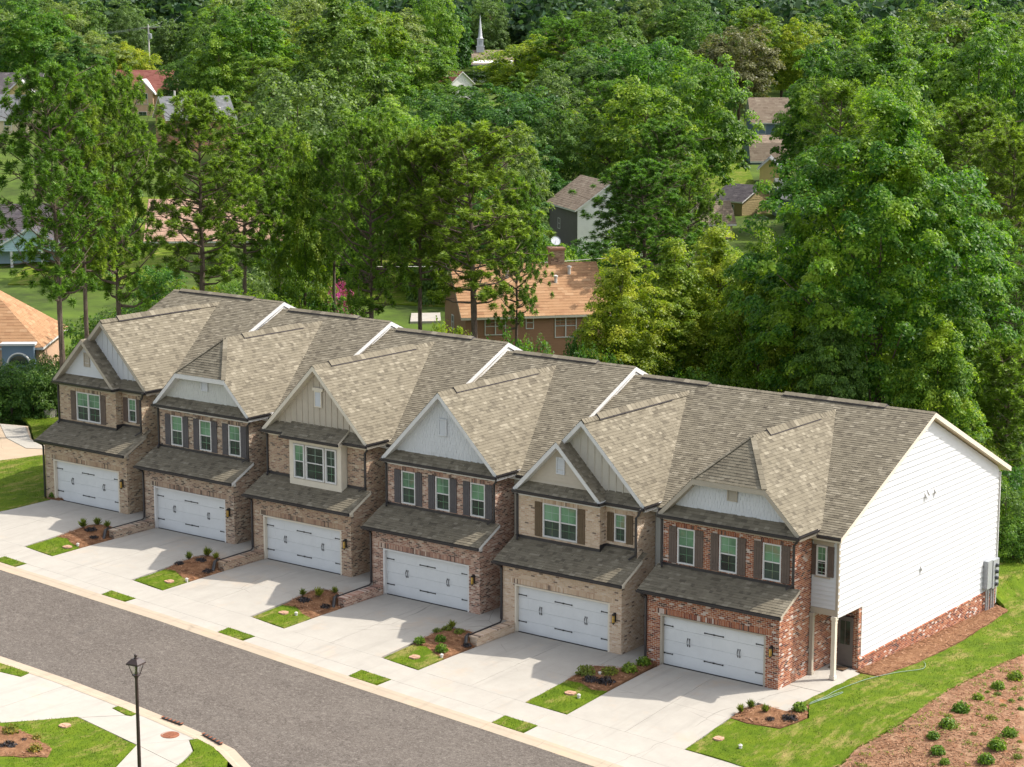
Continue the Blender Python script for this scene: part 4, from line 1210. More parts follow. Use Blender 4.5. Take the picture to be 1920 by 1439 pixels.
# hose
def hose(pts, lab):
    P = []
    for (x, y) in pts: P.append((x, y, h(x, y)+.115))
    Q = []
    for i in range(len(P)-1):
        a = Vector(P[max(0, i-1)]); b = Vector(P[i]); c = Vector(P[i+1]); d = Vector(P[min(len(P)-1, i+2)])
        for k in range(6):
            t = k/6; Q.append(.5*((2*b)+(c-a)*t+(2*a-5*b+4*c-d)*t*t+(3*b-a-3*c+d)*t**3))
    Q.append(Vector(P[-1]))
    m = MB().tube(Q, .013, 6)
    tag(m.build('garden_hose', MAT['hose'], smooth=True), lab, 'hose')
hose([(8.25, 7.0), (8.45, 6.75), (8.66, 6.2), (8.58, 5.8), (8.15, 5.0), (7.85, 4.2), (7.6, 3.2), (7.5, 2.4), (7.42, 1.6), (7.4, .9), (7.42, .3), (7.35, -.3), (7.28, -.75)], 'long pale green garden hose snaking along the side lawn')
hose([(7.3, -.9), (7.45, -.35), (7.62, .3), (7.72, .9), (7.68, 1.1), (7.56, .7), (7.5, .1), (7.38, -.4)], 'short doubled loop of pale hose by the porch slab')
m = MB(); m.box(-.35, .35, -.22, .22, 0, .02); m.box(-.31, .31, -.18, .18, .02, .026)
tag(m.build('door_mat', MAT['mat'], loc=(6.05, 3.8, .06)), 'brown door mat on the porch slab at the front door', 'door mat')

# street lamp
lx, ly = gpl = (-6.34, -22.29)
lz = h(lx, ly)+.05
L = empty('street_lamp', (lx, ly, lz)); tag(L, 'tall dark bronze lantern street lamp standing in the near lawn', 'street lamp')
LH = 4.78
m = MB(); m.lathe([(.17, -.3), (.17, .1), (.13, .14), (.11, .5), (.085, .6), (.065, .7), (.055, LH-.62), (.075, LH-.60), (.075, LH-.55)], (0, 0, 0), 16); m.build('lamp_post', MAT['copper'], L, smooth=False)
m = MB(); m.lathe([(.05, LH-.58), (.13, LH-.54), (.14, LH-.51), (.06, LH-.49), (.05, LH-.40)], (0, 0, 0), 12)
m.tube([(0, 0, LH-.5), (0, 0, LH-.24)], .03, 8)
for k in range(4):
    t = PI/4+k*PI/2+.2
    m.tube([(.12*math.cos(t), .12*math.sin(t), LH-.52), (.26*math.cos(t), .26*math.sin(t), LH-.12)], .013, 6)
m.build('lantern_frame', MAT['copper'], L)
m = MB()
rot = lambda r, z: [(r*math.cos(PI/4+k*PI/2+.2), r*math.sin(PI/4+k*PI/2+.2), z) for k in range(4)]
a, b, c_ = rot(.34, LH-.14), rot(.33, LH-.09), rot(.15, LH+.05)
for P, Q in ((a, b), (b, c_)):
    for k in range(4): m.quad(P[k], P[(k+1) % 4], Q[(k+1) % 4], Q[k])
m.poly(a[::-1]); m.poly(c_)
m.lathe([(.07, LH+.05), (.07, LH+.08), (.04, LH+.10), (.06, LH+.14), (.055, LH+.18), (.02, LH+.21)], (0, 0, 0), 10)
m.build('lantern_roof', MAT['copper'], L)
gl, gm, go = nmat('clear_lamp_glass'); t_ = NT(gm)
p_ = t_.n('ShaderNodeBsdfGlossy'); p_.inputs['Roughness'].default_value = .08
q_ = t_.n('ShaderNodeBsdfTransparent'); x_ = t_.n('ShaderNodeMixShader'); x_.inputs[0].default_value = .88
t_.l(p_.outputs[0], x_.inputs[1]); t_.l(q_.outputs[0], x_.inputs[2]); t_.l(x_.outputs[0], go.inputs[0])
m = MB(); a, b = rot(.115, LH-.50), rot(.245, LH-.15)
for k in range(4): m.quad(a[k], a[(k+1) % 4], b[(k+1) % 4], b[k])
m.build('lantern_glass', gl, L)
# ------------------------------------------------------------------ houses beyond
def vs(X, s):
    """site frame: X metres right of, s metres beyond the viewpoint, along the view over the roofs"""
    return (42.747+X*math.cos(YAW)-s*math.sin(YAW), -66.554+X*math.sin(YAW)+s*math.cos(YAW))
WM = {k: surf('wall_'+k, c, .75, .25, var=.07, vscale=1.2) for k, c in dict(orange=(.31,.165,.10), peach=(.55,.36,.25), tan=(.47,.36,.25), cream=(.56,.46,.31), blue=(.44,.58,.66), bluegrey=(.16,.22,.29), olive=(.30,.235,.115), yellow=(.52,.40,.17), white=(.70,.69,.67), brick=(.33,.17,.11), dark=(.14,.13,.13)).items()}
def far_house(label, X, s, zb, rz, w, d, eave, ridge, wall, roof, axis='x', wins=(), lap=0, name='house', overh=.35, hip=False, trim='white_trim'):
    x, y = vs(X, s)
    root = empty(name, (x, y, zb), YAW+rz); tag(root, label, 'house', 'houses among the trees')
    e, r = eave-zb, ridge-zb
    m = MB(); m.box(-w/2, w/2, 0, d, -2.5, e)
    if not hip:
        if axis == 'x': m.prism([(-w/2, 0, e), (-w/2, d, e), (-w/2, d/2, r-.08)], (w, 0, 0))
        else: m.prism([(-w/2, 0, e), (w/2, 0, e), (0, 0, r-.08)], (0, d, 0))
    o = m.build('wall', WM[wall], root)
    if lap:
        b = MB(); n = int(e/lap)
        for i in range(n):
            z = i*lap
            b.prism([(-w/2, 0, z), (-w/2, -.03, z), (-w/2, -.006, z+lap)], (w, 0, 0))
        if axis == 'y':
            k = (r-e)/(w/2); z = e
            while z < r-.25:
                a = w/2-(z-e)/k; a2 = w/2-(z+lap-e)/k
                b.prism([(-a, 0, z), (-a, -.03, z), (-a2, -.006, z+lap)], (a*2 if a2 > 0 else .01, 0, 0)) if a2 > .1 else None
                z += lap
        b.build('siding_board', WM[wall], o, kind='stuff')
    dk, sg = MB(), MB(); rr = random.Random(int(abs(X)*7+s))
    if hip:
        run = min(w, d)/2; sl = (r-e)/run; E0 = e-overh*sl
        A, B, C_, D_ = (-w/2-overh, -overh), (w/2+overh, -overh), (w/2+overh, d+overh), (-w/2-overh, d+overh)
        R0, R1 = ((-w/2+run, d/2), (w/2-run, d/2)) if w >= d else ((0, run), (0, d-run))
        def face(pts):
            P = [Vector(p) for p in pts]; U = (P[1]-P[0]).normalized(); N = U.cross(P[2]-P[0]).normalized(); V = N.cross(U)
            pl = [((q-P[0]).dot(U), (q-P[0]).dot(V)) for q in P]
            deck(dk, P[0], U, V, pl, .12); shingles(sg, P[0], U, V, pl, .28, .55, seed=rr.randint(0, 999))
        z3 = lambda p, z: (p[0], p[1], z)
        if w >= d:
            face([z3(A, E0), z3(B, E0), z3(R1, r), z3(R0, r)]); face([z3(C_, E0), z3(D_, E0), z3(R0, r), z3(R1, r)])
            face([z3(B, E0), z3(C_, E0), z3(R1, r)]); face([z3(D_, E0), z3(A, E0), z3(R0, r)])
        else:
            face([z3(A, E0), z3(B, E0), z3(R0, r)]); face([z3(C_, E0), z3(D_, E0), z3(R1, r)])
            face([z3(B, E0), z3(C_, E0), z3(R1, r), z3(R0, r)]); face([z3(D_, E0), z3(A, E0), z3(R0, r), z3(R1, r)])
    elif axis == 'x':
        V = Vector((0, d/2, r-e)); L = V.length; V.normalize(); k = overh/V.y
        for O, VV in (((0, 0, e), V), ((0, d, e), Vector((0, -V.y, V.z)))):
            pl = [(-w/2-overh, -k), (w/2+overh, -k), (w/2+overh, L), (-w/2-overh, L)]
            deck(dk, O, (1, 0, 0), VV, pl, .13); shingles(sg, O, (1, 0, 0), VV, pl, .28, .55, seed=rr.randint(0, 999))
    else:
        V = Vector((w/2, 0, r-e)); L = V.length; V.normalize(); k = overh/V.x
        for O, VV in (((-w/2, 0, e), V), ((w/2, 0, e), Vector((-V.x, 0, V.z)))):
            pl = [(-overh, -k), (d+overh, -k), (d+overh, L), (-overh, L)]
            deck(dk, O, (0, 1, 0), VV, pl, .13); shingles(sg, O, (0, 1, 0), VV, pl, .28, .55, seed=rr.randint(0, 999))
    dk.build('roof', MAT[trim], root); sg.build('roof_shingles', MAT[roof], root, kind='stuff')
    for (face_, u, z, ww, hh, n) in wins:
        o = window(root, 0, 0, ww, hh, 0, n, grid=hh > 1.05, lower_grid=False, blind=False)
        if face_ == 'f': o.location = (u, -.04, z)
        elif face_ == 'l': o.location = (-w/2-.04, d-u, z); o.rotation_euler = (0, 0, -PI/2)
        else: o.location = (w/2+.04, u, z); o.rotation_euler = (0, 0, PI/2)
    return root
def vent_pipes(root, pts):
    for (x, y, z) in pts:
        MB().lathe([(.11, -.3), (.11, .22), (.16, .24), (.16, .34), (.02, .40)], (x, y, z), 10).build('roof_vent', MAT['pvc'], root)

r = far_house('orange house with a terracotta roof and brick chimney right behind the row', 1.6, 135, 0, .20, 9.6, 8.2, 6.35, 9.15, 'orange', 'shingle_orange', 'x',
    [('f', 1.3-4.8, 4.85, 1.45, 1.2, 2), ('f', 4.1-4.8, 5.2, .55, .85, 1), ('f', 6.1-4.8, 4.55, 1.5, 1.6, 2), ('l', 3, 4.6, .8, 1.0, 1)], .2, trim='cream_trim')
vent_pipes(r, [(-1.4, 2.9, 8.45), (1.9, 2.4, 8.1), (3.0, 3.1, 8.65)])
m = MB(); m.box(1.9, 2.85, 3.9, 4.9, 7.6, 10.0); m.box(1.82, 2.93, 3.82, 4.98, 10.0, 10.16)
ch = m.build('chimney', WM['orange'], r)
b, mm_ = MB(), MB()
brick_face(b, mm_, (1.9, 3.9, 0), (1, 0, 0), (0, -1, 0), 8.2, 9.97, lambda z: [(0, .95)], seed=5); b.build('brickwork', BR[3], ch, kind='stuff')
dish = empty('satellite_dish', r.matrix_basis @ Vector((2.3, 4.3, 10.16)), YAW); tag(dish, 'grey satellite dish standing on the orange house chimney', 'satellite dish')
MB().tube([(0, 0, 0), (0, 0, .25), (0, -.1, .42)], .03, 6).build('bracket', MAT['metal_grey'], dish)
m = MB(); m.lathe([(.36, .12), (.30, .05), (.2, .01), (.01, 0), (.01, .02), (.2, .03), (.33, .07)], (0, 0, 0), 18); o = m.build('dish', MAT['metal_grey'], dish); o.location = (0, -.1, .45); o.rotation_euler = (1.0, 0, .3)
MB().tube([(0, -.08, .2), (0, -.5, .55)], .015, 5).build('feed_arm', MAT['metal_grey'], dish)

r = far_house('peach house with an orange hip roof at the left edge beside the row', -36.0, 133, 1.3, .03, 9.2, 8.5, 4.55, 8.0, 'peach', 'shingle_orange', 'x',
    [('f', -.6, 1.0, 1.0, 1.2, 1), ('f', -2.8, 1.0, 1.0, 1.2, 1)], 0, hip=True)
m = MB(); m.box(2.3, 4.4, -.7, 0, -.6, 3.15); po = m.build('portico', WM['bluegrey'], r)
m = MB(); m.tube([(2.65+.75-.75*math.cos(t), -.76, 1.9+.75*math.sin(t)) for t in np.linspace(0, PI, 14)], .07, 6); m.box(2.2, 4.5, -.8, .05, 3.16, 3.30); m.build('arch_trim', MAT['white_trim'], po)
MB().prism([(2.7+.7-.65*math.cos(t), -.71, 1.85+.65*math.sin(t)) for t in np.linspace(0, PI, 12)], (0, -.02, 0)).build('fanlight', MAT['glass'], po)
m = MB(); m.box(2.85, 3.95, -.74, -.70, -.5, 1.7); m.build('front_door', MAT['front_door'], po)
vent_pipes(r, [(1.2, 1.5, 4.3)])
r = far_house('pale blue house with a white trimmed gable over its porch at the left edge', -46.2, 189, 2.7, .1, 10.5, 8, 5.6, 8.4, 'blue', 'shingle_dark', 'x', [('f', 1.5, .5, 1, 1.2, 1)], .2)
g = MB(); g.prism([(-2.3, -2.6, 1.9), (5.3, -2.6, 1.9), (1.5, -2.6, 4.1)], (0, 2.7, 0)); pg = g.build('porch_gable', WM['blue'], r)
b = MB(); z = 1.9
while z < 3.9:
    a = 3.8*(4.1-z)/2.2; b.box(1.5-a, 1.5+a, -2.64, -2.6, z, z+.17); z += .2
b.build('siding_board', WM['blue'], pg, kind='stuff')
g = MB(); s_ = MB()
for sg_, xe in ((1, -2.6), (-1, 5.6)):
    V = Vector((sg_*4.1, 0, 2.39)).normalized(); pl = [(-2.9, 0), (.6, 0), (.6, 4.75), (-2.9, 4.75)]
    deck(g, (xe, 0, 1.75), (0, 1, 0), V, pl, .16); shingles(s_, (xe, 0, 1.75), (0, 1, 0), V, pl, .28, .55, seed=9)
g.build('porch_roof', MAT['white_trim'], r); s_.build('porch_shingles', MAT['shingle_dark'], r, kind='stuff')
for px in (-2.2, -.2, 2.6, 5.1): MB().box(px-.11, px+.11, -2.6, -2.38, -.6, 1.9).build('porch_post', MAT['white_trim'], r)

r = far_house('long tan house with a peach brown roof half hidden by the left pines', -28.6, 200, 1.6, .04, 14.7, 8, 4.4, 7.9, 'tan', 'shingle_peach', 'x',
    [('f', -.8, 1.2, .95, 1.15, 1), ('f', 2.9, 1.2, .95, 1.15, 1), ('f', -4.5, 1.2, .95, 1.15, 1)], .2)
r = far_house('cream house with a dark plum roof at the upper left edge', -71, 278, 10.2, .05, 13, 9, 15.6, 18.4, 'cream', 'shingle_dark', 'x', [])
g = MB(); g.prism([(2.2, -1.2, 5.3), (6.6, -1.2, 5.3), (4.4, -1.2, 7.3)], (0, 2.5, 0)); pg = g.build('front_gable', WM['yellow'], r)
g = MB()
for sg_, xe in ((1, 1.9), (-1, 6.9)):
    deck(g, (xe, 0, 5.05), (0, 1, 0), Vector((sg_*2.5, 0, 2.3)).normalized(), [(-1.5, 0), (1.6, 0), (1.6, 3.4), (-1.5, 3.4)], .16)
g.build('gable_roof', MAT['white_trim'], r)
r = far_house('cream house with a grey roof and white vents at the upper left edge', -68.5, 262, 10, .02, 13, 8, 13.2, 16.0, 'cream', 'shingle_grey', 'x', [('f', 1.2, 1.6, 1.0, 1.2, 1), ('f', 3.4, 1.6, 1.0, 1.2, 1)])
vent_pipes(r, [(.9, 1.8, 4.5), (2.2, 2.2, 4.8), (4.4, 1.6, 4.3)])
r = far_house('peach house with a red roof and one gable among the upper left trees', -51.6, 285, 11, -.05, 7.6, 7, 15.8, 18.6, 'peach', 'shingle_red', 'x', [('f', -.4, 3.0, 1.6, 1.5, 2), ('f', -.2, .6, 1.2, 1.4, 1)])
g = MB(); g.prism([(-1.0, -.9, 4.8), (2.0, -.9, 4.8), (.5, -.9, 6.4)], (0, 2.2, 0)); g.box(-.9, 1.9, -.9, 0, 0, 4.8); g.build('front_gable', WM['peach'], r)
g = MB()
for sg_, xe in ((1, -1.3), (-1, 2.3)): deck(g, (xe, 0, 4.5), (0, 1, 0), Vector((sg_*1.8, 0, 1.95)).normalized(), [(-1.15, 0), (1.6, 0), (1.6, 2.65), (-1.15, 2.65)], .14)
g.build('gable_roof', MAT['white_trim'], r)
for o in [c for c in r.children if c.name.startswith('window')]: o.location.y = -.94
MB().box(2.4, 3.4, -.06, 0, 0, 2.1).build('front_door', MAT['front_door'], r)
r = far_house('orange brick house with a grey roof dotted with vents beyond the left pines', -38.0, 250, 9, .38, 8.2, 7, 13.9, 16.3, 'brick', 'shingle_grey', 'x', [])
vent_pipes(r, [(-1.2, 2.0, 6.2), (.6, 2.4, 6.5), (2.2, 2.2, 6.3), (1.2, 1.2, 5.6), (2.6, 1.1, 5.6)])
MB().tube([(-2.6, 2.6, 6.4), (-2.6, 2.6, 8.0)], .12, 8).build('flue_pipe', MAT['pvc'], r)

# church
x, y = vs(-6.3, 404)
r = empty('church', (x, y, 12.2), YAW); tag(r, 'small church with a grey roof and slim white spire above the treetops', 'church')
m = MB(); m.box(-1.4, 6.4, 0, 9, -1, 4.9); m.prism([(-1.4, 0, 4.9), (-1.4, 9, 4.9), (-1.4, 4.5, 7.2)], (7.8, 0, 0)); m.build('wall', WM['white'], r)
d, s_ = MB(), MB(); V = Vector((0, 4.5, 2.5)).normalized()
for O, VV in (((0, 0, 4.85), V), ((0, 9, 4.85), Vector((0, -V.y, V.z)))):
    pl = [(-1.7, -.4), (6.7, -.4), (6.7, 5.15), (-1.7, 5.15)]; deck(d, O, (1, 0, 0), VV, pl, .15); shingles(s_, O, (1, 0, 0), VV, pl, .3, .6, seed=3)
d.build('roof', MAT['white_trim'], r); s_.build('roof_shingles', MAT['shingle_brown'], r, kind='stuff')
m = MB(); m.box(-.75, .75, 3.7, 5.2, 6, 8.0); m.box(-.85, .85, 3.6, 5.3, 8.0, 8.15); m.box(-.6, .6, 3.85, 5.05, 8.15, 9.5); m.box(-.72, .72, 3.73, 5.17, 9.5, 9.62)
m.build('belfry', MAT['white'], r)
for a in (-.3, .06): MB().box(a, a+.24, 3.82, 3.85, 8.4, 9.2).build('louvre', MAT['metal_grey'], r)
m = MB(); m.lathe([(.52, 9.62), (.40, 10.0), (.02, 14.2)], (0, 4.45, 0), 8); m.build('spire', MAT['white'], r)

far_house('small house with a dull red roof and white gable left of the church', -8.6, 352, 11, .55, 4.2, 4, 15.0, 16.8, 'white', 'shingle_red', 'y', [('f', -.4, 2.6, .8, 1.0, 1)])
r = far_house('tall white shed-like house with a tan gable roof in the middle distance', 9.7, 200, .8, .27, 6.8, 9.5, 7.45, 9.9, 'white', 'shingle_brown', 'y', [('f', -1.6, 3.9, .8, 1.2, 1), ('l', 3, 4.0, .8, 1.1, 1)], .2)
b = MB(); b.box(-3.44, -3.405, 0, 9.5, -1, 6.5); b.build('dark_shaded_side', WM['dark'], r)  # thin left wall panel: dark wall colour with the side's shade painted in
r = far_house('olive house with a dark roof and basement window right of centre', 29.2, 240, 1.4, .75, 6.2, 4.5, 4.75, 6.35, 'olive', 'shingle_dark', 'y', [('l', 1.2, 1.3, .7, 1.5, 1), ('l', 2.6, 1.3, .7, 1.5, 1), ('f', -.2, -.2, .7, .9, 1)], .2)
far_house('small yellow gabled house in front of the grey barn', 33.9, 268, 3.4, -.15, 2.6, 5, 6.5, 7.7, 'yellow', 'shingle_grey', 'y', [])
# barn with a broken (gambrel) roof
x, y = vs(36.8, 290); zb = 4.5
r = empty('barn', (x, y, zb), YAW+.1); tag(r, 'grey barn with a broken-slope roof below the blue grey house', 'barn')
m = MB(); m.prism([(-2.8, 0, -2), (-2.8, 6, -2), (-2.8, 6, 1.6), (-2.8, 5, 3.7), (-2.8, 3, 4.7), (-2.8, 1, 3.7), (-2.8, 0, 1.6)], (5.6, 0, 0)); m.build('wall', WM['bluegrey'], r)
d, s_ = MB(), MB()
for (y0, z0, y1, z1) in ((-.25, 1.25, 1, 3.75), (1, 3.75, 3, 4.8), (6.25, 1.25, 5, 3.75), (5, 3.75, 3, 4.8)):
    V = Vector((0, y1-y0, z1-z0)); L_ = V.length; V.normalize(); pl = [(-3, 0), (3, 0), (3, L_), (-3, L_)]
    deck(d, (0, y0, z0), (1, 0, 0), V, pl, .1); shingles(s_, (0, y0, z0), (1, 0, 0), V, pl, .28, .5, seed=int(y0*9+50))
d.build('roof', MAT['white_trim'], r); s_.build('roof_shingles', MAT['shingle_brown'], r, kind='stuff')
far_house('blue grey house with a brown roof beyond the barn', 39.4, 311, 6.5, .05, 5.6, 6, 10.5, 13.8, 'bluegrey', 'shingle_brown', 'x', [('f', -2.0, 1.9, 1.2, 1.5, 1)], .2)
far_house('grey roofed house mostly hidden behind the big right tree', 33.4, 235, 2, .1, 4.4, 5, 5.5, 7.4, 'bluegrey', 'shingle_grey', 'x', [])
far_house('low tan roofed outbuilding left of the olive house', 21.9, 216, 1.2, .3, 3.4, 3, 4.6, 6.5, 'cream', 'shingle_brown', 'x', [])

# clearings between the trees
def vpoly(P): return [vs(*p) for p in P]
sheet('far_lawn', vpoly([(-16, 168), (-4, 166), (-5, 199), (-17, 199)]), .05, MAT['grass'], 4)
sheet('far_lawn', vpoly([(-44, 176), (-30, 176), (-33, 222), (-48, 222)]), .05, MAT['grass'], 4)
sheet('far_lawn', vpoly([(22, 250), (31, 250), (34, 300), (24, 300)]), .05, MAT['grass'], 4)
sheet('far_drive', vpoly([(-8.0, 158), (-5.6, 158.5), (-5.8, 162.5), (-8.1, 162)]), .12, MAT['concrete'], 3)
# utility poles and wires
def pole(px, s, ztop, lab, wires=True):
    x, y = vs(px, s); zb = h(x, y)
    r = empty('utility_pole', (x, y, zb), YAW); tag(r, lab, 'utility pole', 'utility poles of the upper left line')
    H_ = ztop-zb
    MB().tube([(0, 0, -.5), (0, 0, H_)], [.19, .13], 8).build('pole_shaft', MAT['pvc'], r)
    MB().box(-1.3, 1.3, -.08, .08, H_-.75, H_-.55).build('crossarm', MAT['bark'], r)
    MB().lathe([(.25, 0), (.28, .1), (.28, .9), (.1, 1.0)], (.35, -.2, H_-2.6), 10).build('transformer', MAT['metal_grey'], r)
    return Vector((x, y, ztop-.5))
k = 3809.2
P0 = pole(-67, 380, 24.6, 'pale utility pole with crossarm left of the upper centre trees')
P1 = pole(-71.4, 450, 29.0, 'grey utility pole farther up the slope by the top edge')
P2 = pole(-84, 500, 31.5, 'farthest utility pole of the line at the top edge')
m = MB()
for off in (-1.1, 0, 1.1):
    D = Vector((math.cos(YAW)*off, math.sin(YAW)*off, 0))
    Q = [P0+D+Vector((-38, -14, -1.2)), P0+D, P1+D, P2+D]
    for a, b in zip(Q, Q[1:]): m.tube([a.lerp(b, t)-Vector((0, 0, 4*1.2*t*(1-t))) for t in np.linspace(0, 1, 9)], .014, 4)
m.build('power_lines', MAT['metal_grey'], label='sagging power lines strung between the upper left utility poles', cat='power lines', kind='thing')
a, b = Vector((*vs(-12, 150), 7.6)), Vector((*vs(9.5, 152), 8.2))
MB().tube([a.lerp(b, t)-Vector((0, 0, 1.2*t*(1-t))) for t in np.linspace(0, 1, 9)], .022, 4).build('service_wire', MAT['pvc'], label='thin pale service wire passing behind the orange house chimney', cat='wire')
tag(rough_disc(.42, .45, 9, 3).build('boulder', MAT['concrete'], loc=(-53.8, 14.2, h(-53.8, 14.2)+.05)), 'pale boulder at the edge of the left lawn by the dark shrubs', 'boulder')
# ------------------------------------------------------------------ trees and shrubs
def leaf_mesh(name, C, Nn, L, wid, mat, rng, bend=None):
    """diamond leaves: centres C, normals Nn, lengths L"""
    n = len(C)
    a = rng.normal(size=(n, 3)); Nn = Nn/np.linalg.norm(Nn, axis=1, keepdims=True)
    if bend is not None: a = bend+a*.45
    a -= (a*Nn).sum(1, keepdims=True)*Nn; a /= np.linalg.norm(a, axis=1, keepdims=True)+1e-9
    b = np.cross(Nn, a)
    L = L[:, None]
    V = np.empty((n, 4, 3)); V[:, 0] = C-a*L*.5; V[:, 1] = C+b*L*wid*.5-a*L*.05; V[:, 2] = C+a*L*.5; V[:, 3] = C-b*L*wid*.5-a*L*.05
    me = bpy.data.meshes.new(name)
    me.vertices.add(4*n); me.vertices.foreach_set('co', V.reshape(-1).astype(np.float32))
    me.loops.add(4*n); me.loops.foreach_set('vertex_index', np.arange(4*n, dtype=np.int32))
    me.polygons.add(n); me.polygons.foreach_set('loop_start', np.arange(0, 4*n, 4, dtype=np.int32))
    me.polygons.foreach_set('loop_total', np.full(n, 4, dtype=np.int32))
    me.materials.append(mat); me.update(calc_edges=True); me.validate()
    return me
def unit(rng, n):
    v = rng.normal(size=(n, 3)); return v/np.linalg.norm(v, axis=1, keepdims=True)
def broad_points(seed, H, Rr, nc, per, cr=.24, z0=.20, shape='round', fill=.12, rag=.3):
    rng = np.random.default_rng(seed)
    d = unit(rng, nc*3); d = d[(d[:, 2] > -.78)][:nc]
    zc, rz = H*(z0+1)/2, H*(1-z0)/2*.92
    lob = unit(rng, 14); lob[:, 2] *= .8; amp = rng.uniform(-rag, rag*.8, 14)
    k = 1+(np.clip(d@lob.T, 0, 1)**5*amp).sum(1)
    f = np.clip(rng.normal(.88, .15, len(d)), .45, 1.15)*k
    hx = np.ones(len(d))
    if shape == 'egg': hx = np.clip(1.06-.60*np.clip(d[:, 2]+.05, 0, 1)**1.5-.25*np.clip(-d[:, 2]-.2, 0, 1), .3, 1.1)
    if shape == 'cone': hx = np.clip(1.14-.70*np.clip((d[:, 2]*.5+.5), 0, 1)**1.3, .25, 1.1)
    c = np.stack([d[:, 0]*Rr*f*hx, d[:, 1]*Rr*f*hx, zc+d[:, 2]*rz*f], 1)
    rc = Rr*cr*rng.uniform(.55, 1.35, len(d))
    idx = np.repeat(np.arange(len(d)), per); n = len(idx)
    out = d[idx]; u = unit(rng, n)+out*.30+np.array([0, 0, .25])
    u[:, 2] = np.where(u[:, 2] < -.25, -u[:, 2], u[:, 2]); u /= np.linalg.norm(u, axis=1, keepdims=True)
    q = u*(rc[idx]*rng.uniform(.15, 1.0, n)**.55)[:, None]*np.array([1.12, 1.12, .62])
    hor = np.linalg.norm(q[:, :2], axis=1)
    q[:, 2] -= .22*hor**2/rc[idx]                        # each spray is a flattened, slightly domed layer
    q = c[idx]+q
    N = u*.6+out*.25+np.array([0, 0, .6])+rng.normal(size=(n, 3))*.40
    m = int(n*fill); e = unit(rng, m); r = rng.uniform(.2, .78, m)[:, None]
    q2 = np.array([0, 0, zc])+e*r*np.array([Rr, Rr, rz]); N2 = rng.normal(size=(m, 3))
    return np.vstack([q, q2]), np.vstack([N, N2]), c, rng
def branch_mesh(name, seed, H, tips, base_r, mat=None, bare=.2, n=14):
    rr = random.Random(seed); m = MB()
    top = H*.82; P = [(0, 0, -1.0)]
    for i in range(1, 7): P.append((rr.uniform(-.12, .12)*i*.25, rr.uniform(-.12, .12)*i*.25, top*i/6))
    m.tube(P, [base_r*1.25]+[base_r*(1-.85*i/6)**1 for i in range(1, 7)], 8)
    T = list(tips); rr.shuffle(T)
    for t in T[:n]:
        zb = max(H*bare, t[2]-rr.uniform(.12, .28)*H); zb = min(zb, top*.95)
        k = min(5.99, zb/top*6); i = int(k); a = Vector(P[i]).lerp(Vector(P[i+1]), k-i); b = Vector([float(v) for v in t])
        mid = a.lerp(b, .55)+Vector((0, 0, -.03*H))
        r0 = base_r*.34*(1-.6*zb/H)
        m.tube([a, mid, a.lerp(b, .95)], [r0, r0*.6, r0*.2], 5, cap=False)
    return m.mesh(name, mat or MAT['bark'])
def make_broad(key, seed, H, Rr, nc, per, L, mat, cr=.24, z0=.2, shape='round', bare=.18, n=14, wid=.62, rag=.3):
    C, N, tips, rng = broad_points(seed, H, Rr, nc, per, cr, z0, shape, rag=rag)
    cm = leaf_mesh('crown', C, N, L*rng.uniform(.6, 1.35, len(C)), wid, mat, rng)
    return (cm, branch_mesh('trunk', seed, H, tips, max(.10, H*.017), n=n, bare=bare), H, Rr)
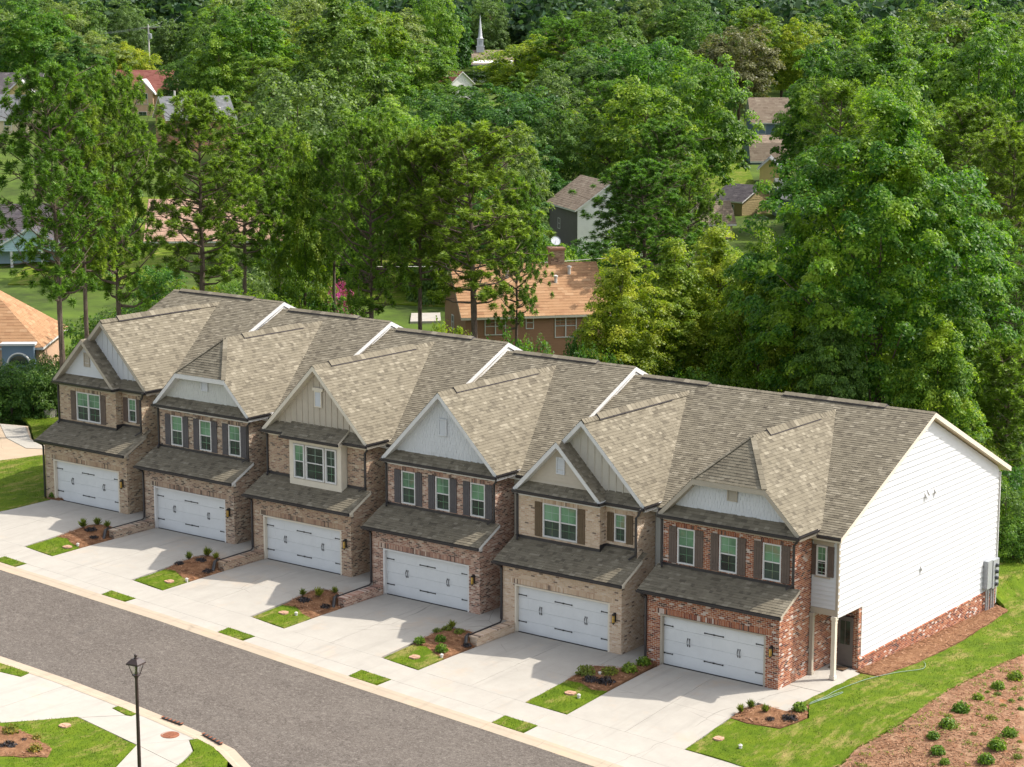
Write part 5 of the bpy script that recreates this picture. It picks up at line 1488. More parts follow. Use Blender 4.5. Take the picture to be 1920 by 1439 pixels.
def make_pine(seed, H, Rr, nb, tufts, blades, L, z0=.34, trunk_r=.31, puff=1.):
    rng = np.random.default_rng(seed); rr = random.Random(seed)
    m = MB(); lean = [rr.uniform(-.6, .6), rr.uniform(-.6, .6)]
    P = [(0, 0, -1)]+[(lean[0]*(i/8)**2+rr.uniform(-.06, .06), lean[1]*(i/8)**2+rr.uniform(-.06, .06), H*.96*i/8) for i in range(1, 9)]
    m.tube(P, [trunk_r*1.25]+[trunk_r*(1-.88*(i/8)**1.2) for i in range(1, 9)], 9)
    cs, ax = [], []
    for b in range(nb):
        f = (b+rr.random())/nb; z = H*(z0+(1-z0)*f**.80)*.97
        prof = math.sqrt(max(0, 1-f**2.2))*(.62+.38*min(1, f*3)); Lb = Rr*prof*rr.uniform(.60, 1.12)+.3
        t = b*2.399+rr.uniform(-.6, .6); up = rr.uniform(.05, .40)+f*.5
        k = min(7.99, z/(H*.96)*8); i = int(k); a = Vector(P[i]).lerp(Vector(P[min(i+1, 8)]), k-i)
        d = Vector((math.cos(t), math.sin(t), up)); e = a+d*Lb
        mid = a.lerp(e, .5)+Vector((0, 0, -.08*Lb))
        m.tube([a, mid, e], [trunk_r*.32*(1-.6*f), trunk_r*.2*(1-.6*f), .02], 5, cap=False)
        nt = max(2, int(tufts*(.3+.7*Lb/Rr)))
        for j in range(nt):
            g = 1-rr.random()**1.5*.55
            w = .28+Lb*g*.20
            p = a.lerp(e, g)+Vector((rr.gauss(0, w), rr.gauss(0, w), rr.gauss(.15, w*.55)))
            cs.append(p); ax.append((d.normalized()*.5+Vector((rr.gauss(0, .25), rr.gauss(0, .25), .8))).normalized())
            if rr.random() < .5: m.tube([a.lerp(e, g*.8), p], [.035, .012], 3, cap=False)
    for j in range(5): cs.append(Vector(P[-1])+Vector((rr.gauss(0, .35), rr.gauss(0, .35), rr.uniform(-.3, .4)))); ax.append(Vector((0, 0, 1)))
    c = np.array([tuple(v) for v in cs]); A = np.array([tuple(v) for v in ax])
    idx = np.repeat(np.arange(len(c)), blades); n = len(idx)
    u = unit(rng, n)+A[idx]*.45; u /= np.linalg.norm(u, axis=1, keepdims=True)
    sz = rng.uniform(.75, 1.3, len(c))[idx]
    Ls = L*rng.uniform(.7, 1.1, n)*sz
    C = c[idx]+u*(Ls*.55)[:, None]*np.array([1, 1, .85])
    N = np.cross(u, unit(rng, n)); N[:, 2] = abs(N[:, 2])+.3; N += A[idx]*.25
    cm = leaf_mesh('crown', C, N, Ls, .15, LEAF['pine'], rng, bend=u*6)
    return (cm, m.mesh('trunk', MAT['bark']), H, Rr)

PROTO = {
 'pineA': make_pine(1, 21, 4.6, 64, 12, 100, .46, .38), 'pineB': make_pine(2, 20, 4.2, 58, 12, 100, .46, .46), 'pineC': make_pine(3, 17, 4.8, 60, 12, 100, .46, .32),
 'pineF': make_pine(4, 18, 4.4, 50, 9, 60, .62, .26), 'pineY': make_pine(5, 8, 2.4, 50, 9, 80, .40, .06, .12),
 'bigA': make_broad('bigA', 11, 17, 6.2, 560, 240, .20, LEAF['broad'], .115, .07, 'egg', bare=.12, n=22, rag=.16),
 'nearA': make_broad('nearA', 12, 12, 3.4, 280, 140, .17, LEAF['slim'], .17, .04, 'egg', n=18),
 'nearB': make_broad('nearB', 13, 11, 3.6, 300, 140, .18, LEAF['broad'], .16, .04, 'cone', n=16),
 'midA': make_broad('midA', 21, 14, 5.2, 216, 121, .30, LEAF['broad'], .155, .08),
 'midB': make_broad('midB', 22, 15, 5.0, 230, 116, .30, LEAF['broad'], .145, .06),
 'midC': make_broad('midC', 23, 13, 5.6, 208, 126, .30, LEAF['broad'], .165, .08),
 'midD': make_broad('midD', 24, 17, 4.6, 230, 116, .30, LEAF['broad'], .155, .05, 'egg'),
 'farA': make_broad('farA', 31, 15, 5.2, 200, 56, .48, LEAF['broad'], .18, .06, n=4),
 'farB': make_broad('farB', 32, 16, 4.8, 200, 56, .48, LEAF['dark'], .17, .05, n=4),
 'bush': make_broad('bush', 41, 2.6, 1.7, 90, 90, .13, LEAF['dark'], .26, -.25, n=5, bare=.02),
}
TREE_N = [0]
def tree(proto, x, y, Hh, Rr, label, group=None, mat=None, name='tree', cat='tree', rz=None, z=None):
    cm, tm, H0, R0 = PROTO[proto]; TREE_N[0] += 1
    r = empty(name, (x, y, (h(x, y) if z is None else z)-.15), rz if rz is not None else (TREE_N[0]*2.4) % (2*PI))
    tag(r, label, cat, group)
    r.scale = (Rr/R0, Rr/R0, Hh/H0)
    c = obj('crown', cm, r)
    if mat:
        c.material_slots[0].link = 'OBJECT'; c.material_slots[0].material = LEAF[mat]
    obj('trunk' if cat == 'tree' else 'stem', tm, r)
    return r

TREES = [
 ('pineA', -48.68, 11.03, 21.03, 3.15, None, 'tall pine at the left edge with a bare trunk before the orange hip roof', None, 'pine_tree'),
 ('pineB', -52.13, 15.94, 19.45, 2.42, None, 'slim pine just right of the leftmost tall pine', None, 'pine_tree'),
 ('pineC', -52.78, 19.21, 20.47, 2.98, None, 'broad pine over the left end of the townhouse roof', None, 'pine_tree'),
 ('pineA', -51.51, 25.18, 19.08, 3.67, None, 'bright pine in front of the long tan house', None, 'pine_tree'),
 ('pineB', -55.03, 32.54, 16.75, 2.72, None, 'smaller pine right of the bright pine by the tan house', None, 'pine_tree'),
 ('pineC', -58.63, 39.85, 15.66, 2.3, None, 'dark pine between the tan house and the slim yellow green tree', None, 'pine_tree'),
 ('nearA', -53.06, 36.53, 16.11, 2.3, 'slim', 'slim pointed yellow green tree among the left pines', None, 'tree'),
 ('pineB', -51.49, 37.72, 15.91, 2.02, None, 'narrow pine right of the slim yellow green tree', None, 'pine_tree'),
 ('pineC', -40.85, 29.47, 17.49, 3.0, None, 'leftmost pine of the trio behind the middle of the row', None, 'pine_tree'),
 ('pineB', -39.05, 32.08, 16.97, 2.35, None, 'middle pine of the trio behind the middle of the row', None, 'pine_tree'),
 ('pineA', -35.0, 32.63, 17.41, 4.05, None, 'widest pine, standing before the orange house', None, 'pine_tree'),
 ('pineC', -35.95, 38.18, 13.68, 1.89, None, 'lower pine right of the widest pine, above the orange roof', None, 'pine_tree'),
 ('pineB', -43.52, 66.28, 15.9, 3.32, None, 'pine rising right of the white shed-like house', None, 'pine_tree'),
 ('pineA', -35.29, 52.45, 14.06, 3.54, None, 'full pine in front of the white shed-like house', None, 'pine_tree'),
 ('pineC', -35.1, 57.61, 13.36, 2.3, None, 'pine between the white shed-like house and the olive house', None, 'pine_tree'),
 ('bigA', -8.82, 36.1, 20.96, 6.38, 'tulip', 'largest bright green broadleaf tree behind the near end house', None, 'tree'),
 ('nearB', -3.08, 31.66, 10.42, 2.64, 'tulip', 'small bright pointed tree at the foot of the largest tree', None, 'tree'),
 ('nearA', -14.61, 36.74, 11.2, 2.0, 'slim', 'green tree at the left foot of the largest tree', None, 'tree'),
 ('nearA', -23.78, 32.32, 11.17, 2.97, 'slim', 'yellow green leafy tree right of the orange house', None, 'tree'),
 ('nearA', -23.51, 37.54, 11.37, 3.23, 'slim', 'tall loose yellow green tree between the orange house and the largest tree', None, 'tree'),
 ('nearA', -22.4, 40.88, 12.28, 3.77, None, 'rounded light green tree left of the largest tree', None, 'tree'),
 ('nearB', -17.77, 38.11, 12.79, 2.68, 'slim', 'yellow green pointed tree against the left side of the largest tree', None, 'tree'),
 ('nearA', -8.55, 30.04, 10.56, 2.13, 'dark', 'dark green tree under the left side of the largest tree', None, 'tree'),
 ('pineY', -1.7, 37.71, 8.02, 2.17, None, 'young bright pine at the right edge beyond the end gable', None, 'pine_tree'),
 ('pineC', -14.21, 65.85, 17.42, 3.86, None, 'pine on the right edge behind the largest tree', None, 'pine_tree'),
 ('pineB', -24.76, 80.44, 17.8, 3.73, None, 'pine with a rounded top right of the largest tree', None, 'pine_tree'),
 ('pineF', -8.55, 50.08, 12.97, 2.77, None, 'lower pine crowding the right edge below the tall one', None, 'pine_tree'),
 ('pineF', -4.71, 45.46, 10.83, 2.32, None, 'dark pine in the gap right of the largest tree', None, 'pine_tree'),
 ('nearB', -3.0, 39.24, 4.36, 1.91, 'dark', 'dark tree behind the rear corner of the white end wall', None, 'tree'),
 ('pineF', -39.11, 87.16, 18.3, 3.84, None, 'dark pine standing just behind the top of the largest tree', None, 'pine_tree'),
 ('midB', -44.02, 93.47, 11.78, 2.36, 'dark', 'dark tree right of the olive house', None, 'tree'),
 ('midD', -42.95, 91.78, 15.4, 2.34, 'dark', 'dark tree touching the left shoulder of the largest tree', None, 'tree'),
 ('midD', -115.47, 109.71, 22.6, 5.58, 'dark', 'tallest dark green tree at the top left of centre', None, 'tree'),
 ('midB', -145.76, 126.94, 17.97, 5.98, None, 'bright green tree at the top edge left of the tallest dark tree', None, 'tree'),
 ('midA', -144.9, 120.07, 12.5, 4.13, None, 'rounded green tree above the grey roof with vents', None, 'tree'),
 ('midC', -155.04, 124.94, 9.23, 3.93, 'dark', 'dark tree beside the red roofed house', None, 'tree'),
 ('midC', -88.87, 74.66, 17.72, 6.17, 'grey', 'broad grey green tree right of the grey roof with vents', None, 'tree'),
 ('midB', -193.64, 130.89, 16.1, 5.91, None, 'green tree at the top left corner', None, 'tree'),
 ('midA', -181.18, 130.28, 10.93, 5.75, 'grey', 'olive green tree above the dark plum roof', None, 'tree'),
 ('midC', -179.68, 136.41, 9.56, 4.27, 'slim', 'yellowish tree left of the red roofed house', None, 'tree'),
 ('midA', -174.27, 189.36, 14.89, 6.16, 'grey', 'tree with a pale crown left of the church spire', None, 'tree'),
 ('midA', -148.84, 164.7, 11.85, 5.91, None, 'green tree below and left of the church spire', None, 'tree'),
 ('midC', -121.37, 122.8, 9.35, 4.27, 'slim', 'low yellowish tree right of the tallest dark tree', None, 'tree'),
 ('midC', -152.63, 199.43, 12.64, 9.1, 'slim', 'wide yellow green tree just right of the church', None, 'tree'),
 ('midB', -121.26, 166.72, 14.78, 6.73, 'grey', 'grey green tree right of the wide yellow green one', None, 'tree'),
 ('midC', -105.06, 117.56, 12.02, 6.2, 'dark', 'wide dark tree below the small red roof', None, 'tree'),
 ('midC', -97.25, 118.45, 13.43, 6.4, 'dark', 'wide dark tree below the church roof', None, 'tree'),
 ('midB', -86.83, 113.78, 13.39, 4.08, 'dark', 'dark tree above the white shed-like house', None, 'tree'),
 ('midA', -70.7, 83.36, 13.29, 3.45, 'grey', 'grey green tree behind the widest pine', None, 'tree'),
 ('midB', -68.33, 82.64, 11.83, 2.08, 'grey', 'small grey green tree left of the white shed-like house', None, 'tree'),
 ('midC', -112.24, 169.77, 17.63, 7.4, None, 'wide green tree left of the bronze tinted round tree', None, 'tree'),
 ('midC', -80.41, 131.15, 18.99, 6.4, None, 'large green tree over the olive house lawn', None, 'tree'),
 ('midA', -79.22, 119.53, 16.2, 5.83, None, 'green tree behind the right hand pine pair', None, 'tree'),
 ('midC', -124.28, 214.56, 15.97, 7.04, 'brown', 'round bronze green tree standing out on the upper right', None, 'tree'),
 ('midA', -126.59, 237.87, 15.28, 4.98, 'slim', 'pale green tree behind the upper right grove', None, 'tree'),
 ('midB', -64.09, 130.94, 20.89, 5.54, None, 'leftmost tall tree of the upper right grove', None, 'tree'),
 ('midD', -59.1, 134.71, 23.6, 5.83, None, 'second tall tree of the upper right grove', None, 'tree'),
 ('midB', -46.68, 131.56, 25.28, 6.96, None, 'biggest tree of the upper right grove by the top edge', None, 'tree'),
 ('midD', -59.48, 146.95, 21.83, 4.26, None, 'tree filling the gap in the upper right grove', None, 'tree'),
 ('midA', -39.35, 124.55, 20.18, 3.98, None, 'tree at the right edge of the upper right grove', None, 'tree'),
 ('midC', -42.88, 106.86, 18.35, 4.74, None, 'rounded tree low in the upper right grove', None, 'tree'),
 ('midC', -196.24, 244.19, 4.51, 4.89, 'dark', 'dark treetop hiding the church walls', None, 'tree'),
 ('farA', -134.05, 245.31, 16.36, 6.73, 'dark', 'tall broad dark green tree behind the bronze tinted round tree in the wood', 'tall broad dark green trees behind the bronze tinted round tree', 'tree'),
 ('farA', -155.6, 298.7, 11.99, 3.33, 'dark', 'slim dark green tree right of the bronze tinted round tree in the wood', 'slim dark green trees right of the bronze tinted round tree', 'tree'),
 ('midA', -83.76, 196.21, 13.05, 3.72, 'broad', 'slim mid green tree behind the upper right grove in the wood', 'slim mid green trees behind the upper right grove', 'tree'),
 ('farB', -203.59, 228.03, 11.46, 4.58, 'grey', 'short broad grey green tree left of the church in the wood', 'short broad grey green trees left of the church', 'tree'),
 ('farA', -265.74, 190.92, 14.94, 5.03, 'dark', 'tall dark green tree left of the red roofed house in the wood', 'tall dark green trees left of the red roofed house', 'tree'),
 ('farB', -319.55, 215.45, 16.19, 6.7, 'dark', 'tall broad dark green tree left of the red roofed house in the wood', 'tall broad dark green trees left of the red roofed house', 'tree'),
 ('midB', -62.27, 181.46, 14.31, 5.32, 'broad', 'tall broad mid green tree right of the upper right grove in the wood', 'tall broad mid green trees right of the upper right grove', 'tree'),
 ('farA', -183.67, 308.48, 17.73, 7.17, 'dark', 'tall broad dark green tree behind the bronze tinted round tree in the wood', 'tall broad dark green trees behind the bronze tinted round tree', 'tree'),
 ('midA', -104.98, 153.85, 10.03, 3.73, 'dark', 'short broad dark green tree behind the white shed-like house in the wood', 'short broad dark green trees behind the white shed-like house', 'tree'),
 ('midD', -81.41, 174.92, 13.85, 4.39, 'dark', 'dark green tree behind the upper right grove in the wood', 'dark green trees behind the upper right grove', 'tree'),
 ('midA', -256.66, 179.46, 17.8, 4.87, 'dark', 'tall slim dark green tree left of the red roofed house in the wood', 'tall slim dark green trees left of the red roofed house', 'tree'),
 ('pineF', -291.78, 197.33, 16.3, 5.3, None, 'tall pine left of the red roofed house in the wood', 'tall pines left of the red roofed house', 'pine_tree'),
 ('midA', -294.33, 229.05, 11.97, 4.7, 'grey', 'broad grey green tree left of the red roofed house in the wood', 'broad grey green trees left of the red roofed house', 'tree'),
 ('pineF', -97.93, 235.37, 12.01, 4.08, None, 'pine behind the upper right grove in the wood', 'pines behind the upper right grove', 'pine_tree'),
 ('farB', -140.87, 280.87, 16.88, 4.65, 'broad', 'tall slim mid green tree right of the bronze tinted round tree in the wood', 'tall slim mid green trees right of the bronze tinted round tree', 'tree'),
 ('farA', -208.82, 284.39, 12.5, 3.97, 'dark', 'dark green tree right of the church in the wood', 'dark green trees right of the church', 'tree'),
 ('pineF', -227.94, 232.01, 11.66, 4.86, None, 'broad pine left of the church in the wood', 'broad pines left of the church', 'pine_tree'),
 ('midA', -196.24, 301.68, 16.3, 4.66, 'grey', 'tall slim grey green tree right of the church in the wood', 'tall slim grey green trees right of the church', 'tree'),
 ('midA', -159.43, 344.43, 17.81, 6.02, 'grey', 'tall grey green tree right of the bronze tinted round tree in the wood', 'tall grey green trees right of the bronze tinted round tree', 'tree'),
 ('farB', -176.63, 164.4, 13.23, 3.86, 'grey', 'slim grey green tree right of the grey roof with vents in the wood', 'slim grey green trees right of the grey roof with vents', 'tree'),
 ('midA', -149.23, 286.48, 15.56, 5.75, 'dark', 'tall broad dark green tree right of the bronze tinted round tree in the wood', 'tall broad dark green trees right of the bronze tinted round tree', 'tree'),
 ('midA', -136.41, 222.28, 16.68, 5.17, 'dark', 'tall slim dark green tree behind the bronze tinted round tree in the wood', 'tall slim dark green trees behind the bronze tinted round tree', 'tree'),
 ('midA', -252.6, 261.3, 11.43, 4.55, 'grey', 'short broad grey green tree left of the church in the wood', 'short broad grey green trees left of the church', 'tree'),
 ('midA', -202.32, 210.42, 12.19, 3.92, 'grey', 'grey green tree left of the church in the wood', 'grey green trees left of the church', 'tree'),
 ('midA', -278.34, 231.35, 16.94, 5.72, 'dark', 'tall dark green tree behind the red roofed house in the wood', 'tall dark green trees behind the red roofed house', 'tree'),
 ('midC', -223.52, 277.32, 15.53, 5.87, 'dark', 'tall broad dark green tree behind the church in the wood', 'tall broad dark green trees behind the church', 'tree'),
 ('farA', -121.91, 185.15, 16.2, 5.92, 'dark', 'tall broad dark green tree left of the bronze tinted round tree in the wood', 'tall broad dark green trees left of the bronze tinted round tree', 'tree'),
 ('pineF', -87.92, 124.64, 14.99, 4.45, None, 'tall slim pine behind the white shed-like house in the wood', 'tall slim pines behind the white shed-like house', 'pine_tree'),
 ('farB', -160.15, 246.25, 10.33, 3.52, 'dark', 'short dark green tree left of the bronze tinted round tree in the wood', 'short dark green trees left of the bronze tinted round tree', 'tree'),
 ('midA', -93.65, 54.9, 11.22, 3.34, 'broad', 'short slim mid green tree right of the cream houses in the wood', 'short slim mid green trees right of the cream houses', 'tree'),
 ('midB', -156.42, 157.2, 15.3, 4.3, 'broad', 'tall slim mid green tree behind the tallest dark tree in the wood', 'tall slim mid green trees behind the tallest dark tree', 'tree'),
 ('midA', -141.17, 314.41, 15.51, 5.46, 'broad', 'tall mid green tree right of the bronze tinted round tree in the wood', 'tall mid green trees right of the bronze tinted round tree', 'tree'),
 ('midA', -161.43, 330.53, 13.35, 5.23, 'dark', 'broad dark green tree right of the bronze tinted round tree in the wood', 'broad dark green trees right of the bronze tinted round tree', 'tree'),
 ('midC', -183.15, 180.26, 17.01, 6.03, 'grey', 'tall grey green tree behind the tallest dark tree in the wood', 'tall grey green trees behind the tallest dark tree', 'tree'),
 ('farB', -226.22, 287.2, 13.84, 5.21, 'grey', 'broad grey green tree behind the church in the wood', 'broad grey green trees behind the church', 'tree'),
 ('farA', -203.35, 184.01, 17.85, 6.15, 'grey', 'tall grey green tree right of the red roofed house in the wood', 'tall grey green trees right of the red roofed house', 'tree'),
 ('midA', -63.25, 192.11, 13.93, 4.36, 'dark', 'slim dark green tree right of the upper right grove in the wood', 'slim dark green trees right of the upper right grove', 'tree'),
 ('farB', -139.77, 292.26, 10.11, 3.54, 'dark', 'short dark green tree right of the bronze tinted round tree in the wood', 'short dark green trees right of the bronze tinted round tree', 'tree'),
 ('midA', -165.74, 320.28, 11.97, 3.71, 'dark', 'slim dark green tree right of the bronze tinted round tree in the wood', 'slim dark green trees right of the bronze tinted round tree', 'tree'),
 ('midA', -112.87, 147.65, 12.69, 3.99, 'grey', 'slim grey green tree behind the white shed-like house in the wood', 'slim grey green trees behind the white shed-like house', 'tree'),
 ('farA', -164.29, 168.58, 15.96, 5.72, 'broad', 'tall mid green tree behind the tallest dark tree in the wood', 'tall mid green trees behind the tallest dark tree', 'tree'),
 ('pineF', -229.48, 147.4, 16.23, 5.42, None, 'tall pine left of the cream houses in the wood', 'tall pines left of the cream houses', 'pine_tree'),
 ('midC', -108.41, 286.29, 15.19, 6.06, 'grey', 'tall broad grey green tree right of the upper right grove in the wood', 'tall broad grey green trees right of the upper right grove', 'tree'),
 ('midA', -280.27, 201.39, 16.69, 6.25, 'grey', 'tall broad grey green tree left of the red roofed house in the wood', 'tall broad grey green trees left of the red roofed house', 'tree'),
 ('farA', -119.56, 279.89, 17.78, 6.24, 'grey', 'tall grey green tree right of the bronze tinted round tree in the wood', 'tall grey green trees right of the bronze tinted round tree', 'tree'),
 ('midC', -253.21, 168.74, 15.78, 6.58, 'grey', 'tall broad grey green tree left of the cream houses in the wood', 'tall broad grey green trees left of the cream houses', 'tree'),
 ('farB', -180.94, 313.97, 11.08, 3.48, 'grey', 'short slim grey green tree behind the bronze tinted round tree in the wood', 'short slim grey green trees behind the bronze tinted round tree', 'tree'),
 ('midB', -104.89, 145.65, 10.95, 3.61, 'grey', 'short grey green tree behind the white shed-like house in the wood', 'short grey green trees behind the white shed-like house', 'tree'),
 ('pineF', -69.18, 155.15, 12.27, 5.11, None, 'broad pine behind the upper right grove in the wood', 'broad pines behind the upper right grove', 'pine_tree'),
 ('farA', -160.02, 255.17, 10.68, 3.95, 'broad', 'short broad mid green tree left of the bronze tinted round tree in the wood', 'short broad mid green trees left of the bronze tinted round tree', 'tree'),
 ('midC', -241.59, 232.39, 17.44, 6.56, 'grey', 'tall broad grey green tree left of the church in the wood', 'tall broad grey green trees left of the church', 'tree'),
 ('midC', -54.0, 124.72, 15.18, 5.93, 'dark', 'tall broad dark green tree beside the upper right grove in the wood', 'tall broad dark green trees beside the upper right grove', 'tree'),
 ('farA', -141.15, 204.47, 14.59, 5.56, 'grey', 'tall broad grey green tree left of the bronze tinted round tree in the wood', 'tall broad grey green trees left of the bronze tinted round tree', 'tree'),
 ('midA', -215.63, 268.54, 16.08, 4.34, 'grey', 'tall slim grey green tree behind the church in the wood', 'tall slim grey green trees behind the church', 'tree'),
 ('farB', -190.26, 287.85, 13.43, 4.56, 'broad', 'mid green tree right of the church in the wood', 'mid green trees right of the church', 'tree'),
 ('midA', -274.4, 221.44, 12.03, 3.75, 'dark', 'slim dark green tree behind the red roofed house in the wood', 'slim dark green trees behind the red roofed house', 'tree'),
 ('midC', -222.54, 220.37, 10.47, 2.86, 'grey', 'short slim grey green tree left of the church in the wood', 'short slim grey green trees left of the church', 'tree'),
 ('farB', -267.83, 216.63, 16.28, 5.19, 'grey', 'tall grey green tree behind the red roofed house in the wood', 'tall grey green trees behind the red roofed house', 'tree'),
 ('midD', -151.36, 142.43, 13.74, 4.29, 'slim', 'slim yellow green tree behind the tallest dark tree in the wood', 'slim yellow green trees behind the tallest dark tree', 'tree'),
 ('midC', -185.88, 213.75, 17.8, 4.82, 'broad', 'tall slim mid green tree in front of the church in the wood', 'tall slim mid green trees in front of the church', 'tree'),
 ('pineF', -211.08, 237.67, 10.36, 3.65, None, 'short pine left of the church in the wood', 'short pines left of the church', 'pine_tree'),
 ('farA', -97.21, 253.86, 15.73, 4.81, 'grey', 'tall slim grey green tree right of the upper right grove in the wood', 'tall slim grey green trees right of the upper right grove', 'tree'),
 ('farA', -303.17, 216.71, 11.95, 3.32, 'grey', 'slim grey green tree left of the red roofed house in the wood', 'slim grey green trees left of the red roofed house', 'tree'),
 ('midC', -128.01, 330.29, 11.56, 4.33, 'dark', 'broad dark green tree right of the bronze tinted round tree in the wood', 'broad dark green trees right of the bronze tinted round tree', 'tree'),
 ('midB', -32.65, 117.67, 10.13, 2.85, 'slim', 'short slim yellow green tree right of the upper right grove in the wood', 'short slim yellow green trees right of the upper right grove', 'tree'),
 ('midC', -190.14, 249.95, 11.06, 3.01, 'dark', 'short slim dark green tree right of the church in the wood', 'short slim dark green trees right of the church', 'tree'),
 ('farA', -120.54, 340.99, 14.44, 4.2, 'grey', 'tall slim grey green tree right of the upper right grove in the wood', 'tall slim grey green trees right of the upper right grove', 'tree'),
 ('pineF', -236.4, 218.77, 13.22, 3.83, None, 'slim pine right of the red roofed house in the wood', 'slim pines right of the red roofed house', 'pine_tree'),
 ('midA', -82.71, 85.55, 11.2, 4.29, 'grey', 'short broad grey green tree right of the tallest dark tree in the wood', 'short broad grey green trees right of the tallest dark tree', 'tree'),
 ('farB', -184.72, 293.96, 16.08, 5.73, 'grey', 'tall grey green tree left of the bronze tinted round tree in the wood', 'tall grey green trees left of the bronze tinted round tree', 'tree'),
 ('midC', -173.97, 277.48, 17.64, 6.69, 'dark', 'tall broad dark green tree left of the bronze tinted round tree in the wood', 'tall broad dark green trees left of the bronze tinted round tree', 'tree'),
 ('midC', -76.09, 162.64, 13.06, 3.78, 'broad', 'slim mid green tree behind the upper right grove in the wood', 'slim mid green trees behind the upper right grove', 'tree'),
 ('farB', -162.69, 289.17, 10.76, 3.76, 'dark', 'short dark green tree behind the bronze tinted round tree in the wood', 'short dark green trees behind the bronze tinted round tree', 'tree'),
 ('midC', -83.86, 222.9, 16.36, 4.71, 'dark', 'tall slim dark green tree right of the upper right grove in the wood', 'tall slim dark green trees right of the upper right grove', 'tree'),
 ('pineF', -119.44, 303.1, 14.26, 5.92, None, 'broad pine right of the upper right grove in the wood', 'broad pines right of the upper right grove', 'pine_tree'),
 ('midA', -208.1, 216.24, 13.71, 4.12, 'dark', 'slim dark green tree left of the church in the wood', 'slim dark green trees left of the church', 'tree'),
 ('farB', -182.72, 188.38, 16.01, 4.9, 'dark', 'tall slim dark green tree left of the church in the wood', 'tall slim dark green trees left of the church', 'tree'),
 ('farA', -171.48, 173.62, 11.14, 3.41, 'grey', 'short slim grey green tree behind the tallest dark tree in the wood', 'short slim grey green trees behind the tallest dark tree', 'tree'),
 ('farA', -141.82, 187.57, 10.73, 3.22, 'dark', 'short slim dark green tree right of the church in the wood', 'short slim dark green trees right of the church', 'tree'),
 ('pineF', -145.21, 195.8, 15.52, 5.24, None, 'tall pine right of the church in the wood', 'tall pines right of the church', 'pine_tree'),
 ('midC', -185.86, 172.35, 10.62, 3.01, 'dark', 'short slim dark green tree right of the grey roof with vents in the wood', 'short slim dark green trees right of the grey roof with vents', 'tree'),
 ('midD', -54.54, 167.58, 14.35, 4.72, 'broad', 'tall mid green tree right of the upper right grove in the wood', 'tall mid green trees right of the upper right grove', 'tree'),
 ('midB', -34.12, 112.16, 9.54, 3.17, 'broad', 'short mid green tree right of the upper right grove in the wood', 'short mid green trees right of the upper right grove', 'tree'),
 ('pineF', -165.52, 232.4, 15.01, 5.49, None, 'tall broad pine right of the church in the wood', 'tall broad pines right of the church', 'pine_tree'),
 ('farB', -251.07, 246.55, 12.25, 4.42, 'dark', 'dark green tree left of the church in the wood', 'dark green trees left of the church', 'tree'),
 ('midD', -82.84, 103.54, 10.58, 3.16, 'dark', 'short slim dark green tree beside the white shed-like house in the wood', 'short slim dark green trees beside the white shed-like house', 'tree'),
 ('farA', -268.51, 240.11, 15.57, 6.17, 'grey', 'tall broad grey green tree right of the red roofed house in the wood', 'tall broad grey green trees right of the red roofed house', 'tree'),
 ('midD', -89.61, 189.42, 11.56, 3.68, 'broad', 'mid green tree behind the upper right grove in the wood', 'mid green trees behind the upper right grove', 'tree'),
 ('farA', -242.71, 204.81, 12.75, 3.71, 'grey', 'slim grey green tree behind the red roofed house in the wood', 'slim grey green trees behind the red roofed house', 'tree'),
 ('pineF', -194.17, 184.2, 12.7, 5.04, None, 'broad pine right of the grey roof with vents in the wood', 'broad pines right of the grey roof with vents', 'pine_tree'),
 ('pineF', -111.38, 127.05, 11.03, 3.12, None, 'short slim pine right of the tallest dark tree in the wood', 'short slim pines right of the tallest dark tree', 'pine_tree'),
 ('midC', -217.28, 228.76, 10.13, 3.12, 'grey', 'short slim grey green tree left of the church in the wood', 'short slim grey green trees left of the church', 'tree'),
 ('farA', -285.51, 209.29, 17.77, 5.32, 'grey', 'tall slim grey green tree left of the red roofed house in the wood', 'tall slim grey green trees left of the red roofed house', 'tree'),
 ('midC', -203.34, 141.75, 12.23, 5.05, 'dark', 'broad dark green tree left of the red roofed house in the wood', 'broad dark green trees left of the red roofed house', 'tree'),
 ('farA', -215.68, 144.9, 13.14, 5.08, 'grey', 'broad grey green tree behind the cream houses in the wood', 'broad grey green trees behind the cream houses', 'tree'),
 ('midA', -214.3, 249.19, 17.19, 4.68, 'dark', 'tall slim dark green tree behind the church in the wood', 'tall slim dark green trees behind the church', 'tree'),
 ('midA', -282.67, 249.87, 13.37, 4.15, 'grey', 'slim grey green tree right of the red roofed house in the wood', 'slim grey green trees right of the red roofed house', 'tree'),
 ('midA', -95.27, 155.48, 10.99, 3.25, 'dark', 'short slim dark green tree left of the olive house in the wood', 'short slim dark green trees left of the olive house', 'tree'),
 ('midA', -79.77, 75.68, 15.28, 6.16, 'broad', 'tall broad mid green tree in front of the tallest dark tree in the wood', 'tall broad mid green trees in front of the tallest dark tree', 'tree'),
 ('midC', -31.97, 77.6, 9.6, 2.78, 'slim', 'short slim yellow green tree left of the upper right grove in the wood', 'short slim yellow green trees left of the upper right grove', 'tree'),
 ('midA', -202.0, 279.79, 12.27, 3.51, 'grey', 'slim grey green tree right of the church in the wood', 'slim grey green trees right of the church', 'tree'),
 ('pineF', -70.37, 180.82, 14.38, 4.84, None, 'tall pine right of the upper right grove in the wood', 'tall pines right of the upper right grove', 'pine_tree'),
 ('midD', -98.15, 135.4, 12.1, 4.26, 'slim', 'yellow green tree behind the white shed-like house in the wood', 'yellow green trees behind the white shed-like house', 'tree'),
 ('midA', -274.66, 193.99, 14.0, 3.86, 'grey', 'slim grey green tree left of the red roofed house in the wood', 'slim grey green trees left of the red roofed house', 'tree'),
